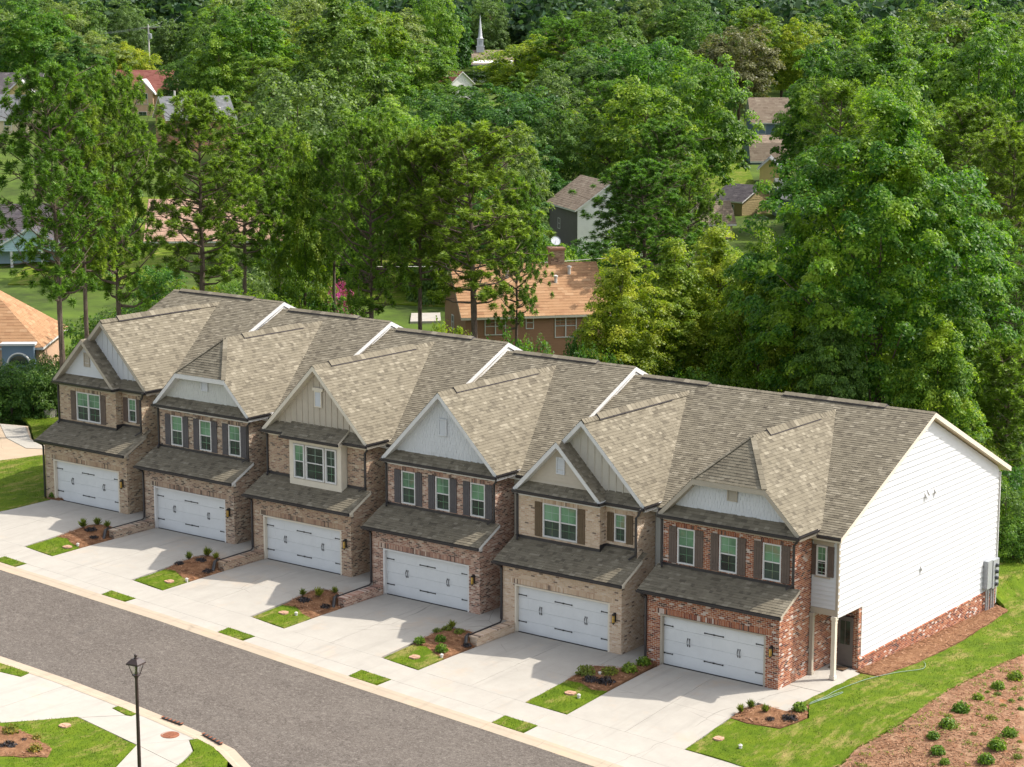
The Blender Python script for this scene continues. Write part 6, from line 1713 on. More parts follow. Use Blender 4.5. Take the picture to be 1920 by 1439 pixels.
 ('midA', -185.32, 256.25, 13.52, 3.86, 'broad', 'slim mid green tree right of the church in the wood', 'slim mid green trees right of the church', 'tree'),
 ('midA', -148.25, 154.37, 16.77, 6.02, 'slim', 'tall yellow green tree behind the tallest dark tree in the wood', 'tall yellow green trees behind the tallest dark tree', 'tree'),
 ('midA', -244.56, 169.07, 11.7, 4.24, 'broad', 'mid green tree left of the red roofed house in the wood', 'mid green trees left of the red roofed house', 'tree'),
 ('midC', -223.75, 240.11, 13.27, 4.49, 'broad', 'mid green tree left of the church in the wood', 'mid green trees left of the church', 'tree'),
 ('midA', -254.23, 193.29, 17.08, 5.57, 'dark', 'tall dark green tree left of the red roofed house in the wood', 'tall dark green trees left of the red roofed house', 'tree'),
 ('farB', -162.22, 277.68, 14.74, 5.91, 'dark', 'tall broad dark green tree behind the bronze tinted round tree in the wood', 'tall broad dark green trees behind the bronze tinted round tree', 'tree'),
 ('farA', -102.84, 249.75, 12.84, 3.7, 'grey', 'slim grey green tree right of the upper right grove in the wood', 'slim grey green trees right of the upper right grove', 'tree'),
 ('farA', -131.53, 185.69, 14.29, 5.35, 'dark', 'broad dark green tree left of the bronze tinted round tree in the wood', 'broad dark green trees left of the bronze tinted round tree', 'tree'),
 ('farA', -171.29, 248.56, 10.34, 3.9, 'dark', 'short broad dark green tree right of the church in the wood', 'short broad dark green trees right of the church', 'tree'),
 ('midB', -102.18, 164.1, 13.98, 4.57, 'slim', 'yellow green tree left of the olive house in the wood', 'yellow green trees left of the olive house', 'tree'),
 ('midD', -40.99, 140.66, 15.12, 5.07, 'grey', 'tall grey green tree right of the upper right grove in the wood', 'tall grey green trees right of the upper right grove', 'tree'),
 ('farA', -102.84, 274.7, 10.93, 4.21, 'dark', 'short broad dark green tree right of the upper right grove in the wood', 'short broad dark green trees right of the upper right grove', 'tree'),
 ('midC', -27.69, 102.34, 11.69, 4.27, 'slim', 'broad yellow green tree right of the upper right grove in the wood', 'broad yellow green trees right of the upper right grove', 'tree'),
 ('midC', -45.54, 114.24, 15.18, 4.81, 'dark', 'tall dark green tree in front of the upper right grove in the wood', 'tall dark green trees in front of the upper right grove', 'tree'),
 ('midA', -88.56, 206.64, 10.5, 3.31, 'broad', 'short mid green tree behind the upper right grove in the wood', 'short mid green trees behind the upper right grove', 'tree'),
 ('farA', -134.59, 343.15, 13.73, 3.92, 'dark', 'slim dark green tree right of the bronze tinted round tree in the wood', 'slim dark green trees right of the bronze tinted round tree', 'tree'),
 ('midC', -232.24, 168.6, 15.24, 5.63, 'grey', 'tall broad grey green tree left of the red roofed house in the wood', 'tall broad grey green trees left of the red roofed house', 'tree'),
 ('midB', -32.54, 92.69, 15.87, 4.6, 'slim', 'tall slim yellow green tree in front of the upper right grove in the wood', 'tall slim yellow green trees in front of the upper right grove', 'tree'),
 ('farA', -174.7, 258.55, 11.07, 3.33, 'dark', 'short slim dark green tree right of the church in the wood', 'short slim dark green trees right of the church', 'tree'),
 ('midC', -177.67, 151.75, 12.0, 4.4, 'dark', 'broad dark green tree behind the grey roof with vents in the wood', 'broad dark green trees behind the grey roof with vents', 'tree'),
 ('midA', -176.19, 237.95, 14.44, 4.35, 'broad', 'tall slim mid green tree right of the church in the wood', 'tall slim mid green trees right of the church', 'tree'),
 ('midC', -60.28, 68.05, 10.12, 4.19, 'dark', 'short broad dark green tree left of the white shed-like house in the wood', 'short broad dark green trees left of the white shed-like house', 'tree'),
 ('midC', -257.35, 208.03, 13.96, 3.77, 'grey', 'slim grey green tree behind the red roofed house in the wood', 'slim grey green trees behind the red roofed house', 'tree'),
 ('farB', -217.32, 189.65, 12.19, 3.31, 'dark', 'slim dark green tree right of the red roofed house in the wood', 'slim dark green trees right of the red roofed house', 'tree'),
 ('farA', -201.74, 237.86, 15.49, 4.33, 'dark', 'tall slim dark green tree beside the church in the wood', 'tall slim dark green trees beside the church', 'tree'),
 ('farB', -128.09, 280.14, 14.94, 4.08, 'grey', 'tall slim grey green tree right of the bronze tinted round tree in the wood', 'tall slim grey green trees right of the bronze tinted round tree', 'tree'),
 ('midC', -260.45, 198.06, 13.07, 3.9, 'dark', 'slim dark green tree left of the red roofed house in the wood', 'slim dark green trees left of the red roofed house', 'tree'),
 ('pineF', -132.5, 232.88, 16.94, 4.69, None, 'tall slim pine behind the bronze tinted round tree in the wood', 'tall slim pines behind the bronze tinted round tree', 'pine_tree'),
 ('midA', -289.12, 237.68, 15.07, 5.67, 'grey', 'tall broad grey green tree behind the red roofed house in the wood', 'tall broad grey green trees behind the red roofed house', 'tree'),
 ('midC', -101.15, 217.02, 17.19, 6.51, 'broad', 'tall broad mid green tree right of the bronze tinted round tree in the wood', 'tall broad mid green trees right of the bronze tinted round tree', 'tree'),
 ('midC', -196.3, 292.17, 14.3, 4.23, 'grey', 'slim grey green tree right of the church in the wood', 'slim grey green trees right of the church', 'tree'),
 ('midA', -114.58, 223.35, 13.87, 3.92, 'dark', 'slim dark green tree right of the bronze tinted round tree in the wood', 'slim dark green trees right of the bronze tinted round tree', 'tree'),
 ('farB', -190.65, 295.6, 10.33, 3.58, 'grey', 'short grey green tree left of the bronze tinted round tree in the wood', 'short grey green trees left of the bronze tinted round tree', 'tree'),
 ('midA', -93.59, 217.89, 10.47, 3.18, 'dark', 'short slim dark green tree behind the upper right grove in the wood', 'short slim dark green trees behind the upper right grove', 'tree'),
 ('farB', -103.87, 228.96, 14.56, 4.92, 'dark', 'tall dark green tree right of the bronze tinted round tree in the wood', 'tall dark green trees right of the bronze tinted round tree', 'tree'),
 ('midA', -184.62, 204.56, 13.41, 3.89, 'grey', 'slim grey green tree left of the church in the wood', 'slim grey green trees left of the church', 'tree'),
 ('midA', -183.73, 277.9, 16.78, 4.98, 'grey', 'tall slim grey green tree right of the church in the wood', 'tall slim grey green trees right of the church', 'tree'),
 ('midC', -246.66, 254.69, 15.02, 4.32, 'grey', 'tall slim grey green tree left of the church in the wood', 'tall slim grey green trees left of the church', 'tree'),
 ('midA', -300.05, 237.61, 15.98, 6.06, 'grey', 'tall broad grey green tree behind the red roofed house in the wood', 'tall broad grey green trees behind the red roofed house', 'tree'),
 ('midD', -166.09, 145.06, 14.96, 5.02, 'grey', 'tall grey green tree behind the grey roof with vents in the wood', 'tall grey green trees behind the grey roof with vents', 'tree'),
 ('midB', -91.21, 88.45, 10.36, 3.1, 'dark', 'short slim dark green tree in front of the tallest dark tree in the wood', 'short slim dark green trees in front of the tallest dark tree', 'tree'),
 ('midC', -83.21, 187.72, 10.1, 3.02, 'broad', 'short slim mid green tree behind the upper right grove in the wood', 'short slim mid green trees behind the upper right grove', 'tree'),
 ('midA', -144.12, 135.2, 12.95, 3.53, 'slim', 'slim yellow green tree behind the tallest dark tree in the wood', 'slim yellow green trees behind the tallest dark tree', 'tree'),
 ('midD', -100.55, 197.69, 12.45, 4.09, 'broad', 'mid green tree right of the bronze tinted round tree in the wood', 'mid green trees right of the bronze tinted round tree', 'tree'),
 ('midA', -261.81, 170.07, 11.18, 4.26, 'dark', 'short broad dark green tree left of the cream houses in the wood', 'short broad dark green trees left of the cream houses', 'tree'),
 ('midA', -72.32, 203.51, 13.9, 5.5, 'slim', 'broad yellow green tree right of the upper right grove in the wood', 'broad yellow green trees right of the upper right grove', 'tree'),
 ('farA', -117.91, 261.25, 16.32, 5.13, 'dark', 'tall slim dark green tree right of the bronze tinted round tree in the wood', 'tall slim dark green trees right of the bronze tinted round tree', 'tree'),
 ('farA', -209.17, 179.75, 13.51, 4.27, 'dark', 'dark green tree right of the red roofed house in the wood', 'dark green trees right of the red roofed house', 'tree'),
 ('midA', -153.6, 221.88, 16.4, 6.03, 'dark', 'tall broad dark green tree left of the bronze tinted round tree in the wood', 'tall broad dark green trees left of the bronze tinted round tree', 'tree'),
 ('midD', -163.81, 113.39, 11.95, 4.31, 'dark', 'dark green tree behind the cream houses in the wood', 'dark green trees behind the cream houses', 'tree'),
 ('midA', -228.17, 200.8, 14.91, 5.41, 'broad', 'tall mid green tree right of the red roofed house in the wood', 'tall mid green trees right of the red roofed house', 'tree'),
 ('farB', -143.0, 270.89, 13.75, 5.65, 'grey', 'broad grey green tree right of the bronze tinted round tree in the wood', 'broad grey green trees right of the bronze tinted round tree', 'tree'),
 ('farA', -261.39, 265.14, 15.71, 6.5, 'broad', 'tall broad mid green tree left of the church in the wood', 'tall broad mid green trees left of the church', 'tree'),
 ('farB', -169.27, 268.57, 14.32, 5.56, 'dark', 'tall broad dark green tree left of the bronze tinted round tree in the wood', 'tall broad dark green trees left of the bronze tinted round tree', 'tree'),
 ('pineF', -127.47, 111.85, 11.88, 4.84, None, 'broad pine left of the tallest dark tree in the wood', 'broad pines left of the tallest dark tree', 'pine_tree'),
 ('midC', -104.28, 240.95, 12.54, 5.16, 'broad', 'broad mid green tree behind the upper right grove in the wood', 'broad mid green trees behind the upper right grove', 'tree'),
 ('pineF', -226.98, 261.8, 10.02, 3.1, None, 'short slim pine left of the church in the wood', 'short slim pines left of the church', 'pine_tree'),
 ('farA', -151.75, 248.47, 14.17, 4.61, 'dark', 'dark green tree behind the bronze tinted round tree in the wood', 'dark green trees behind the bronze tinted round tree', 'tree'),
 ('farB', -239.63, 280.35, 15.37, 5.23, 'broad', 'tall mid green tree behind the church in the wood', 'tall mid green trees behind the church', 'tree'),
 ('midC', -69.91, 70.82, 14.86, 5.33, 'broad', 'tall mid green tree right of the tallest dark tree in the wood', 'tall mid green trees right of the tallest dark tree', 'tree'),
 ('midA', -95.31, 227.06, 12.38, 5.16, 'dark', 'broad dark green tree behind the upper right grove in the wood', 'broad dark green trees behind the upper right grove', 'tree'),
 ('midA', -126.97, 319.3, 15.82, 4.44, 'dark', 'tall slim dark green tree right of the bronze tinted round tree in the wood', 'tall slim dark green trees right of the bronze tinted round tree', 'tree'),
 ('farB', -181.39, 300.33, 10.31, 3.32, 'dark', 'short dark green tree behind the bronze tinted round tree in the wood', 'short dark green trees behind the bronze tinted round tree', 'tree'),
 ('midC', -227.64, 247.31, 13.29, 4.79, 'grey', 'grey green tree left of the church in the wood', 'grey green trees left of the church', 'tree'),
 ('midA', -254.07, 223.07, 11.44, 4.31, 'broad', 'short broad mid green tree right of the red roofed house in the wood', 'short broad mid green trees right of the red roofed house', 'tree'),
 ('midC', -150.93, 129.57, 10.21, 2.79, 'slim', 'short slim yellow green tree beside the grey roof with vents in the wood', 'short slim yellow green trees beside the grey roof with vents', 'tree'),
 ('midA', -247.79, 276.83, 13.63, 5.15, 'dark', 'broad dark green tree left of the church in the wood', 'broad dark green trees left of the church', 'tree'),
 ('farB', -157.18, 228.75, 11.87, 3.3, 'broad', 'slim mid green tree left of the bronze tinted round tree in the wood', 'slim mid green trees left of the bronze tinted round tree', 'tree'),
 ('farB', -229.38, 175.89, 10.27, 3.93, 'grey', 'short broad grey green tree behind the red roofed house in the wood', 'short broad grey green trees behind the red roofed house', 'tree'),
 ('farB', -209.24, 303.62, 13.66, 4.67, 'grey', 'grey green tree right of the church in the wood', 'grey green trees right of the church', 'tree'),
 ('farA', -87.91, 212.62, 10.21, 3.58, 'dark', 'short dark green tree behind the upper right grove in the wood', 'short dark green trees behind the upper right grove', 'tree'),
 ('midB', -136.95, 144.0, 11.0, 4.1, 'broad', 'short broad mid green tree right of the tallest dark tree in the wood', 'short broad mid green trees right of the tallest dark tree', 'tree'),
 ('midA', -309.5, 231.19, 15.3, 6.37, 'dark', 'tall broad dark green tree left of the red roofed house in the wood', 'tall broad dark green trees left of the red roofed house', 'tree'),
 ('farB', -242.58, 243.69, 11.01, 3.97, 'broad', 'short mid green tree left of the church in the wood', 'short mid green trees left of the church', 'tree'),
 ('farA', -149.04, 321.35, 14.3, 4.37, 'grey', 'slim grey green tree right of the bronze tinted round tree in the wood', 'slim grey green trees right of the bronze tinted round tree', 'tree'),
 ('midC', -84.9, 91.35, 9.52, 3.32, 'dark', 'short dark green tree right of the tallest dark tree in the wood', 'short dark green trees right of the tallest dark tree', 'tree'),
 ('farA', -238.99, 152.72, 13.74, 5.55, 'dark', 'broad dark green tree left of the cream houses in the wood', 'broad dark green trees left of the cream houses', 'tree'),
 ('pineF', -171.56, 335.26, 13.68, 4.71, None, 'pine right of the bronze tinted round tree in the wood', 'pines right of the bronze tinted round tree', 'pine_tree'),
 ('midA', -131.33, 314.13, 12.9, 4.31, 'dark', 'dark green tree right of the bronze tinted round tree in the wood', 'dark green trees right of the bronze tinted round tree', 'tree'),
 ('midA', -49.96, 153.49, 16.2, 5.0, 'slim', 'tall slim yellow green tree right of the upper right grove in the wood', 'tall slim yellow green trees right of the upper right grove', 'tree'),
 ('midC', -226.93, 210.25, 13.38, 4.38, 'grey', 'grey green tree right of the red roofed house in the wood', 'grey green trees right of the red roofed house', 'tree'),
 ('midA', -101.09, 206.29, 15.05, 4.25, 'dark', 'tall slim dark green tree right of the bronze tinted round tree in the wood', 'tall slim dark green trees right of the bronze tinted round tree', 'tree'),
 ('midA', -243.34, 216.51, 12.0, 3.92, 'grey', 'grey green tree right of the red roofed house in the wood', 'grey green trees right of the red roofed house', 'tree'),
 ('midD', -123.66, 155.87, 11.28, 3.71, 'broad', 'short mid green tree left of the white shed-like house in the wood', 'short mid green trees left of the white shed-like house', 'tree'),
 ('midD', -45.73, 120.61, 11.07, 3.03, 'slim', 'short slim yellow green tree in front of the upper right grove in the wood', 'short slim yellow green trees in front of the upper right grove', 'tree'),
 ('midA', -221.28, 141.5, 13.99, 3.91, 'dark', 'slim dark green tree left of the cream houses in the wood', 'slim dark green trees left of the cream houses', 'tree'),
 ('midD', -48.63, 137.76, 13.53, 3.67, 'broad', 'slim mid green tree right of the upper right grove in the wood', 'slim mid green trees right of the upper right grove', 'tree'),
 ('farA', -173.66, 303.78, 13.64, 4.36, 'dark', 'dark green tree behind the bronze tinted round tree in the wood', 'dark green trees behind the bronze tinted round tree', 'tree'),
 ('farB', -115.68, 231.53, 11.74, 4.66, 'grey', 'broad grey green tree right of the bronze tinted round tree in the wood', 'broad grey green trees right of the bronze tinted round tree', 'tree'),
 ('midA', -106.57, 269.09, 14.0, 3.94, 'dark', 'slim dark green tree right of the upper right grove in the wood', 'slim dark green trees right of the upper right grove', 'tree'),
 ('midA', -113.5, 289.06, 11.18, 3.2, 'dark', 'short slim dark green tree right of the upper right grove in the wood', 'short slim dark green trees right of the upper right grove', 'tree'),
 ('midD', -59.19, 89.54, 11.66, 3.97, 'grey', 'grey green tree right of the white shed-like house in the wood', 'grey green trees right of the white shed-like house', 'tree'),
 ('farA', -185.77, 264.29, 11.8, 4.77, 'grey', 'broad grey green tree right of the church in the wood', 'broad grey green trees right of the church', 'tree'),
 ('farA', -310.81, 217.88, 12.26, 3.88, 'grey', 'grey green tree left of the red roofed house in the wood', 'grey green trees left of the red roofed house', 'tree'),
 ('midC', -269.01, 222.51, 10.83, 2.95, 'dark', 'short slim dark green tree behind the red roofed house in the wood', 'short slim dark green trees behind the red roofed house', 'tree'),
 ('farA', -123.89, 195.01, 14.1, 4.57, 'grey', 'grey green tree left of the bronze tinted round tree in the wood', 'grey green trees left of the bronze tinted round tree', 'tree'),
 ('midB', -114.3, 98.51, 11.01, 4.44, 'dark', 'short broad dark green tree left of the tallest dark tree in the wood', 'short broad dark green trees left of the tallest dark tree', 'tree'),
 ('midC', -147.79, 305.28, 12.44, 4.3, 'dark', 'dark green tree right of the bronze tinted round tree in the wood', 'dark green trees right of the bronze tinted round tree', 'tree'),
 ('pineF', -73.48, 211.49, 17.63, 5.16, None, 'tall slim pine right of the upper right grove in the wood', 'tall slim pines right of the upper right grove', 'pine_tree'),
 ('pineF', -215.19, 209.86, 13.48, 3.83, None, 'slim pine left of the church in the wood', 'slim pines left of the church', 'pine_tree'),
 ('midC', -22.4, 90.03, 9.39, 3.79, 'dark', 'short broad dark green tree right of the upper right grove in the wood', 'short broad dark green trees right of the upper right grove', 'tree'),
 ('bush', -39.59, 22.9, 5.5, 1.75, 'broad', 'mid green bush behind the left half of the townhouse roofs', 'mid green bushes behind the left half of the townhouse roofs', 'shrub'),
 ('bush', -40.44, 21.0, 5.5, 1.42, 'dark', 'dark green bush behind the left half of the townhouse roofs', 'dark green bushes behind the left half of the townhouse roofs', 'shrub'),
 ('bush', -42.99, 29.1, 5.5, 1.51, 'dark', 'dark green bush behind the left half of the townhouse roofs', 'dark green bushes behind the left half of the townhouse roofs', 'shrub'),
 ('bush', -43.81, 22.22, 5.5, 1.29, 'broad', 'mid green bush behind the left half of the townhouse roofs', 'mid green bushes behind the left half of the townhouse roofs', 'shrub'),
 ('bush', -30.7, 24.59, 7.23, 1.69, 'slim', 'light yellow green bush between the orange house and the townhouse roofs', 'light yellow green bushes between the orange house and the townhouse roofs', 'shrub'),
 ('bush', -27.38, 23.35, 6.96, 1.35, 'dark', 'dark green bush between the orange house and the townhouse roofs', 'dark green bushes between the orange house and the townhouse roofs', 'shrub'),
 ('bush', -27.13, 26.04, 7.12, 1.37, 'broad', 'mid green bush between the orange house and the townhouse roofs', 'mid green bushes between the orange house and the townhouse roofs', 'shrub'),
 ('bush', -24.48, 25.53, 7.12, 1.65, 'dark', 'dark green bush between the orange house and the townhouse roofs', 'dark green bushes between the orange house and the townhouse roofs', 'shrub'),
 ('bush', -21.99, 24.91, 7.18, 1.47, 'dark', 'dark green bush between the orange house and the townhouse roofs', 'dark green bushes between the orange house and the townhouse roofs', 'shrub'),
 ('bush', -20.68, 25.89, 7.18, 1.32, 'dark', 'dark green bush between the orange house and the townhouse roofs', 'dark green bushes between the orange house and the townhouse roofs', 'shrub'),
 ('bush', -49.21, 19.4, 5.5, 1.46, 'dark', 'dark green bush behind the left half of the townhouse roofs', 'dark green bushes behind the left half of the townhouse roofs', 'shrub'),
 ('bush', -49.04, 17.02, 5.5, 1.44, 'broad', 'mid green bush behind the left half of the townhouse roofs', 'mid green bushes behind the left half of the townhouse roofs', 'shrub'),
 ('bush', -48.43, 14.97, 5.5, 1.42, 'slim', 'light yellow green bush at the left edge of the wood behind the row', 'light yellow green bushes at the left edge of the wood behind the row', 'shrub'),
 ('bush', -51.35, 22.79, 5.5, 1.34, 'dark', 'dark green bush behind the left half of the townhouse roofs', 'dark green bushes behind the left half of the townhouse roofs', 'shrub'),
 ('bush', -49.34, 13.04, 5.5, 1.25, 'broad', 'mid green bush at the left edge of the wood behind the row', 'mid green bushes at the left edge of the wood behind the row', 'shrub'),
 ('bush', -56.76, 13.7, 3.4, 2.12, 'dark', 'dark green bush at the left edge of the wood behind the row', 'dark green bushes at the left edge of the wood behind the row', 'shrub'),
 ('bush', -54.78, 14.56, 3.4, 1.78, 'dark', 'dark green bush at the left edge of the wood behind the row', 'dark green bushes at the left edge of the wood behind the row', 'shrub'),
 ('bush', -54.71, 15.87, 3.4, 1.31, 'dark', 'dark green bush at the left edge of the wood behind the row', 'dark green bushes at the left edge of the wood behind the row', 'shrub'),
 ('bush', -57.6, 15.57, 3.4, 1.49, 'dark', 'dark green bush at the left edge of the wood behind the row', 'dark green bushes at the left edge of the wood behind the row', 'shrub'),
 ('bush', -58.03, 13.99, 3.4, 1.48, 'dark', 'dark green bush at the left edge of the wood behind the row', 'dark green bushes at the left edge of the wood behind the row', 'shrub'),
 ('bush', -57.87, 17.88, 3.4, 1.34, 'dark', 'dark green bush at the left edge of the wood behind the row', 'dark green bushes at the left edge of the wood behind the row', 'shrub'),
 ('bush', -54.92, 13.84, 3.4, 1.2, 'dark', 'dark green bush at the left edge of the wood behind the row', 'dark green bushes at the left edge of the wood behind the row', 'shrub'),
 ('bush', -47.34, 12.04, 5.5, 1.23, 'broad', 'mid green bush at the left edge of the wood behind the row', 'mid green bushes at the left edge of the wood behind the row', 'shrub'),
 ('bush', -47.32, 13.3, 5.5, 1.39, 'broad', 'mid green bush at the left edge of the wood behind the row', 'mid green bushes at the left edge of the wood behind the row', 'shrub'),
 ('bush', -18.0, 26.67, 5.5, 1.6, 'dark', 'dark green bush under the largest tree behind the near houses', 'dark green bushes under the largest tree behind the near houses', 'shrub'),
 ('bush', -15.81, 27.06, 5.5, 1.59, 'broad', 'mid green bush under the largest tree behind the near houses', 'mid green bushes under the largest tree behind the near houses', 'shrub'),
 ('bush', -13.66, 27.44, 5.5, 1.57, 'dark', 'dark green bush under the largest tree behind the near houses', 'dark green bushes under the largest tree behind the near houses', 'shrub'),
 ('bush', -11.53, 27.79, 5.5, 1.56, 'dark', 'dark green bush under the largest tree behind the near houses', 'dark green bushes under the largest tree behind the near houses', 'shrub'),
 ('bush', -8.93, 27.24, 5.5, 1.53, 'broad', 'mid green bush under the largest tree behind the near houses', 'mid green bushes under the largest tree behind the near houses', 'shrub'),
 ('bush', -6.87, 27.55, 5.5, 1.38, 'dark', 'dark green bush under the largest tree behind the near houses', 'dark green bushes under the largest tree behind the near houses', 'shrub'),
 ('bush', -4.83, 27.83, 5.5, 1.5, 'dark', 'dark green bush under the largest tree behind the near houses', 'dark green bushes under the largest tree behind the near houses', 'shrub'),
 ('bush', -2.23, 34.81, 3.94, 1.56, 'slim', 'light yellow green bush beyond the rear corner of the white end wall', 'light yellow green bushes beyond the rear corner of the white end wall', 'shrub'),
 ('bush', 3.69, 25.49, 3.5, 1.4, 'dark', 'dark green bush beyond the rear corner of the white end wall', 'dark green bushes beyond the rear corner of the white end wall', 'shrub'),
 ('bush', 2.14, 28.08, 3.36, 1.2, 'slim', 'light yellow green bush beyond the rear corner of the white end wall', 'light yellow green bushes beyond the rear corner of the white end wall', 'shrub'),
 ('bush', 4.71, 25.01, 2.4, 1.26, 'broad', 'mid green bush beyond the rear corner of the white end wall', 'mid green bushes beyond the rear corner of the white end wall', 'shrub'),
 ('bush', 2.36, 29.5, 3.7, 1.46, 'dark', 'dark green bush beyond the rear corner of the white end wall', 'dark green bushes beyond the rear corner of the white end wall', 'shrub'),
 ('bush', 4.04, 24.5, 2.2, 1.2, 'broad', 'mid green bush beyond the rear corner of the white end wall', 'mid green bushes beyond the rear corner of the white end wall', 'shrub'),
 ('bush', 4.79, 23.82, 2.2, 1.2, 'broad', 'mid green bush beyond the rear corner of the white end wall', 'mid green bushes beyond the rear corner of the white end wall', 'shrub'),
 ('bush', -51.6, 37.63, 5.5, 1.84, 'broad', 'mid green bush behind the left half of the townhouse roofs', 'mid green bushes behind the left half of the townhouse roofs', 'shrub'),
 ('bush', -57.47, 40.72, 5.5, 1.72, 'dark', 'dark green bush behind the left half of the townhouse roofs', 'dark green bushes behind the left half of the townhouse roofs', 'shrub'),
 ('bush', -48.67, 24.82, 5.5, 1.51, 'broad', 'mid green bush behind the left half of the townhouse roofs', 'mid green bushes behind the left half of the townhouse roofs', 'shrub'),
 ('bush', -48.44, 22.48, 5.5, 1.32, 'broad', 'mid green bush behind the left half of the townhouse roofs', 'mid green bushes behind the left half of the townhouse roofs', 'shrub'),
 ('bush', -34.83, 22.73, 5.5, 1.2, 'slim', 'light yellow green bush between the orange house and the townhouse roofs', 'light yellow green bushes between the orange house and the townhouse roofs', 'shrub'),
 ('bush', -33.06, 22.82, 5.5, 1.2, 'dark', 'dark green bush between the orange house and the townhouse roofs', 'dark green bushes between the orange house and the townhouse roofs', 'shrub'),
 ('bush', -25.98, 31.91, 6.84, 1.42, 'dark', 'dark green bush between the orange house and the townhouse roofs', 'dark green bushes between the orange house and the townhouse roofs', 'shrub'),
 ('bush', -24.46, 33.06, 7.16, 1.58, 'broad', 'mid green bush under the largest tree behind the near houses', 'mid green bushes under the largest tree behind the near houses', 'shrub'),
 ('bush', -21.89, 33.75, 5.5, 1.72, 'broad', 'mid green bush under the largest tree behind the near houses', 'mid green bushes under the largest tree behind the near houses', 'shrub'),
 ('bush', -18.82, 33.56, 5.5, 1.69, 'broad', 'mid green bush under the largest tree behind the near houses', 'mid green bushes under the largest tree behind the near houses', 'shrub'),
 ('bush', -15.81, 33.33, 5.5, 1.66, 'slim', 'light yellow green bush under the largest tree behind the near houses', 'light yellow green bushes under the largest tree behind the near houses', 'shrub'),
 ('bush', -4.87, 31.56, 5.5, 1.54, 'broad', 'mid green bush under the largest tree behind the near houses', 'mid green bushes under the largest tree behind the near houses', 'shrub'),
 ('bush', -3.46, 33.88, 5.5, 1.42, 'slim', 'light yellow green bush under the largest tree behind the near houses', 'light yellow green bushes under the largest tree behind the near houses', 'shrub'),
 ('bush', -77.88, 30.33, 3.08, 1.58, 'broad', 'mid green bush at the left edge of the wood behind the row', 'mid green bushes at the left edge of the wood behind the row', 'shrub'),
 ('bush', -22.43, 74.97, 5.26, 2.9, 'slim', 'tall light yellow green bush in the thicket behind the near houses', 'tall light yellow green bushes behind the near houses', 'shrub'),
 ('bush', -51.04, 84.97, 3.24, 1.78, 'dark', 'low dark green bush in the thicket behind the near houses', 'low dark green bushes behind the near houses', 'shrub'),
 ('bush', -55.79, 74.68, 5.38, 2.19, 'dark', 'tall dark green bush in the thicket around the orange house', 'tall dark green bushes around the orange house', 'shrub'),
 ('bush', -58.56, 23.06, 5.61, 2.81, 'broad', 'tall mid green bush in the thicket behind the left half of the row', 'tall mid green bushes behind the left half of the row', 'shrub'),
 ('bush', -14.7, 42.3, 4.2, 1.65, 'slim', 'low light yellow green bush in the thicket behind the near houses', 'low light yellow green bushes behind the near houses', 'shrub'),
 ('bush', -78.05, 59.22, 4.38, 1.61, 'dark', 'low dark green bush in the thicket behind the left half of the row', 'low dark green bushes behind the left half of the row', 'shrub'),
 ('bush', -24.81, 33.77, 2.72, 1.1, 'broad', 'low mid green bush in the thicket behind the near houses', 'low mid green bushes behind the near houses', 'shrub'),
 ('bush', -51.7, 30.15, 6.65, 2.9, 'slim', 'tall light yellow green bush in the thicket behind the left half of the row', 'tall light yellow green bushes behind the left half of the row', 'shrub'),
 ('bush', -12.07, 61.78, 6.1, 2.7, 'broad', 'tall mid green bush in the thicket behind the near houses', 'tall mid green bushes behind the near houses', 'shrub'),
 ('bush', -6.02, 49.94, 5.76, 2.42, 'grey', 'tall grey green bush in the thicket behind the near houses', 'tall grey green bushes behind the near houses', 'shrub'),
 ('bush', -43.5, 54.16, 2.64, 1.19, 'dark', 'low dark green bush in the thicket around the orange house', 'low dark green bushes around the orange house', 'shrub'),
 ('bush', -64.52, 45.11, 5.65, 2.77, 'grey', 'tall grey green bush in the thicket behind the left half of the row', 'tall grey green bushes behind the left half of the row', 'shrub'),
 ('bush', -34.54, 22.1, 6.34, 2.7, 'dark', 'tall dark green bush in the thicket behind the left half of the row', 'tall dark green bushes behind the left half of the row', 'shrub'),
 ('bush', -18.45, 49.88, 3.53, 1.42, 'broad', 'low mid green bush in the thicket behind the near houses', 'low mid green bushes behind the near houses', 'shrub'),
 ('bush', -20.81, 51.82, 2.73, 1.56, 'slim', 'low light yellow green bush in the thicket behind the near houses', 'low light yellow green bushes behind the near houses', 'shrub'),
 ('bush', -33.04, 84.24, 3.32, 1.4, 'grey', 'low grey green bush in the thicket behind the near houses', 'low grey green bushes behind the near houses', 'shrub'),
 ('bush', -24.15, 68.56, 4.41, 2.2, 'slim', 'low light yellow green bush in the thicket behind the near houses', 'low light yellow green bushes behind the near houses', 'shrub'),
 ('bush', -15.62, 68.46, 6.22, 2.54, 'grey', 'tall grey green bush in the thicket behind the near houses', 'tall grey green bushes behind the near houses', 'shrub'),
 ('bush', -28.43, 60.53, 5.52, 2.9, 'dark', 'tall dark green bush in the thicket behind the near houses', 'tall dark green bushes behind the near houses', 'shrub'),
 ('bush', -55.98, 30.76, 3.54, 1.73, 'slim', 'low light yellow green bush in the thicket behind the left half of the row', 'low light yellow green bushes behind the left half of the row', 'shrub'),
 ('bush', -13.01, 39.42, 4.6, 1.86, 'broad', 'low mid green bush in the thicket behind the near houses', 'low mid green bushes behind the near houses', 'shrub'),
 ('bush', -28.88, 48.01, 4.65, 2.1, 'dark', 'low dark green bush in the thicket behind the near houses', 'low dark green bushes behind the near houses', 'shrub'),
 ('bush', -48.91, 57.61, 2.8, 1.21, 'dark', 'low dark green bush in the thicket around the orange house', 'low dark green bushes around the orange house', 'shrub'),
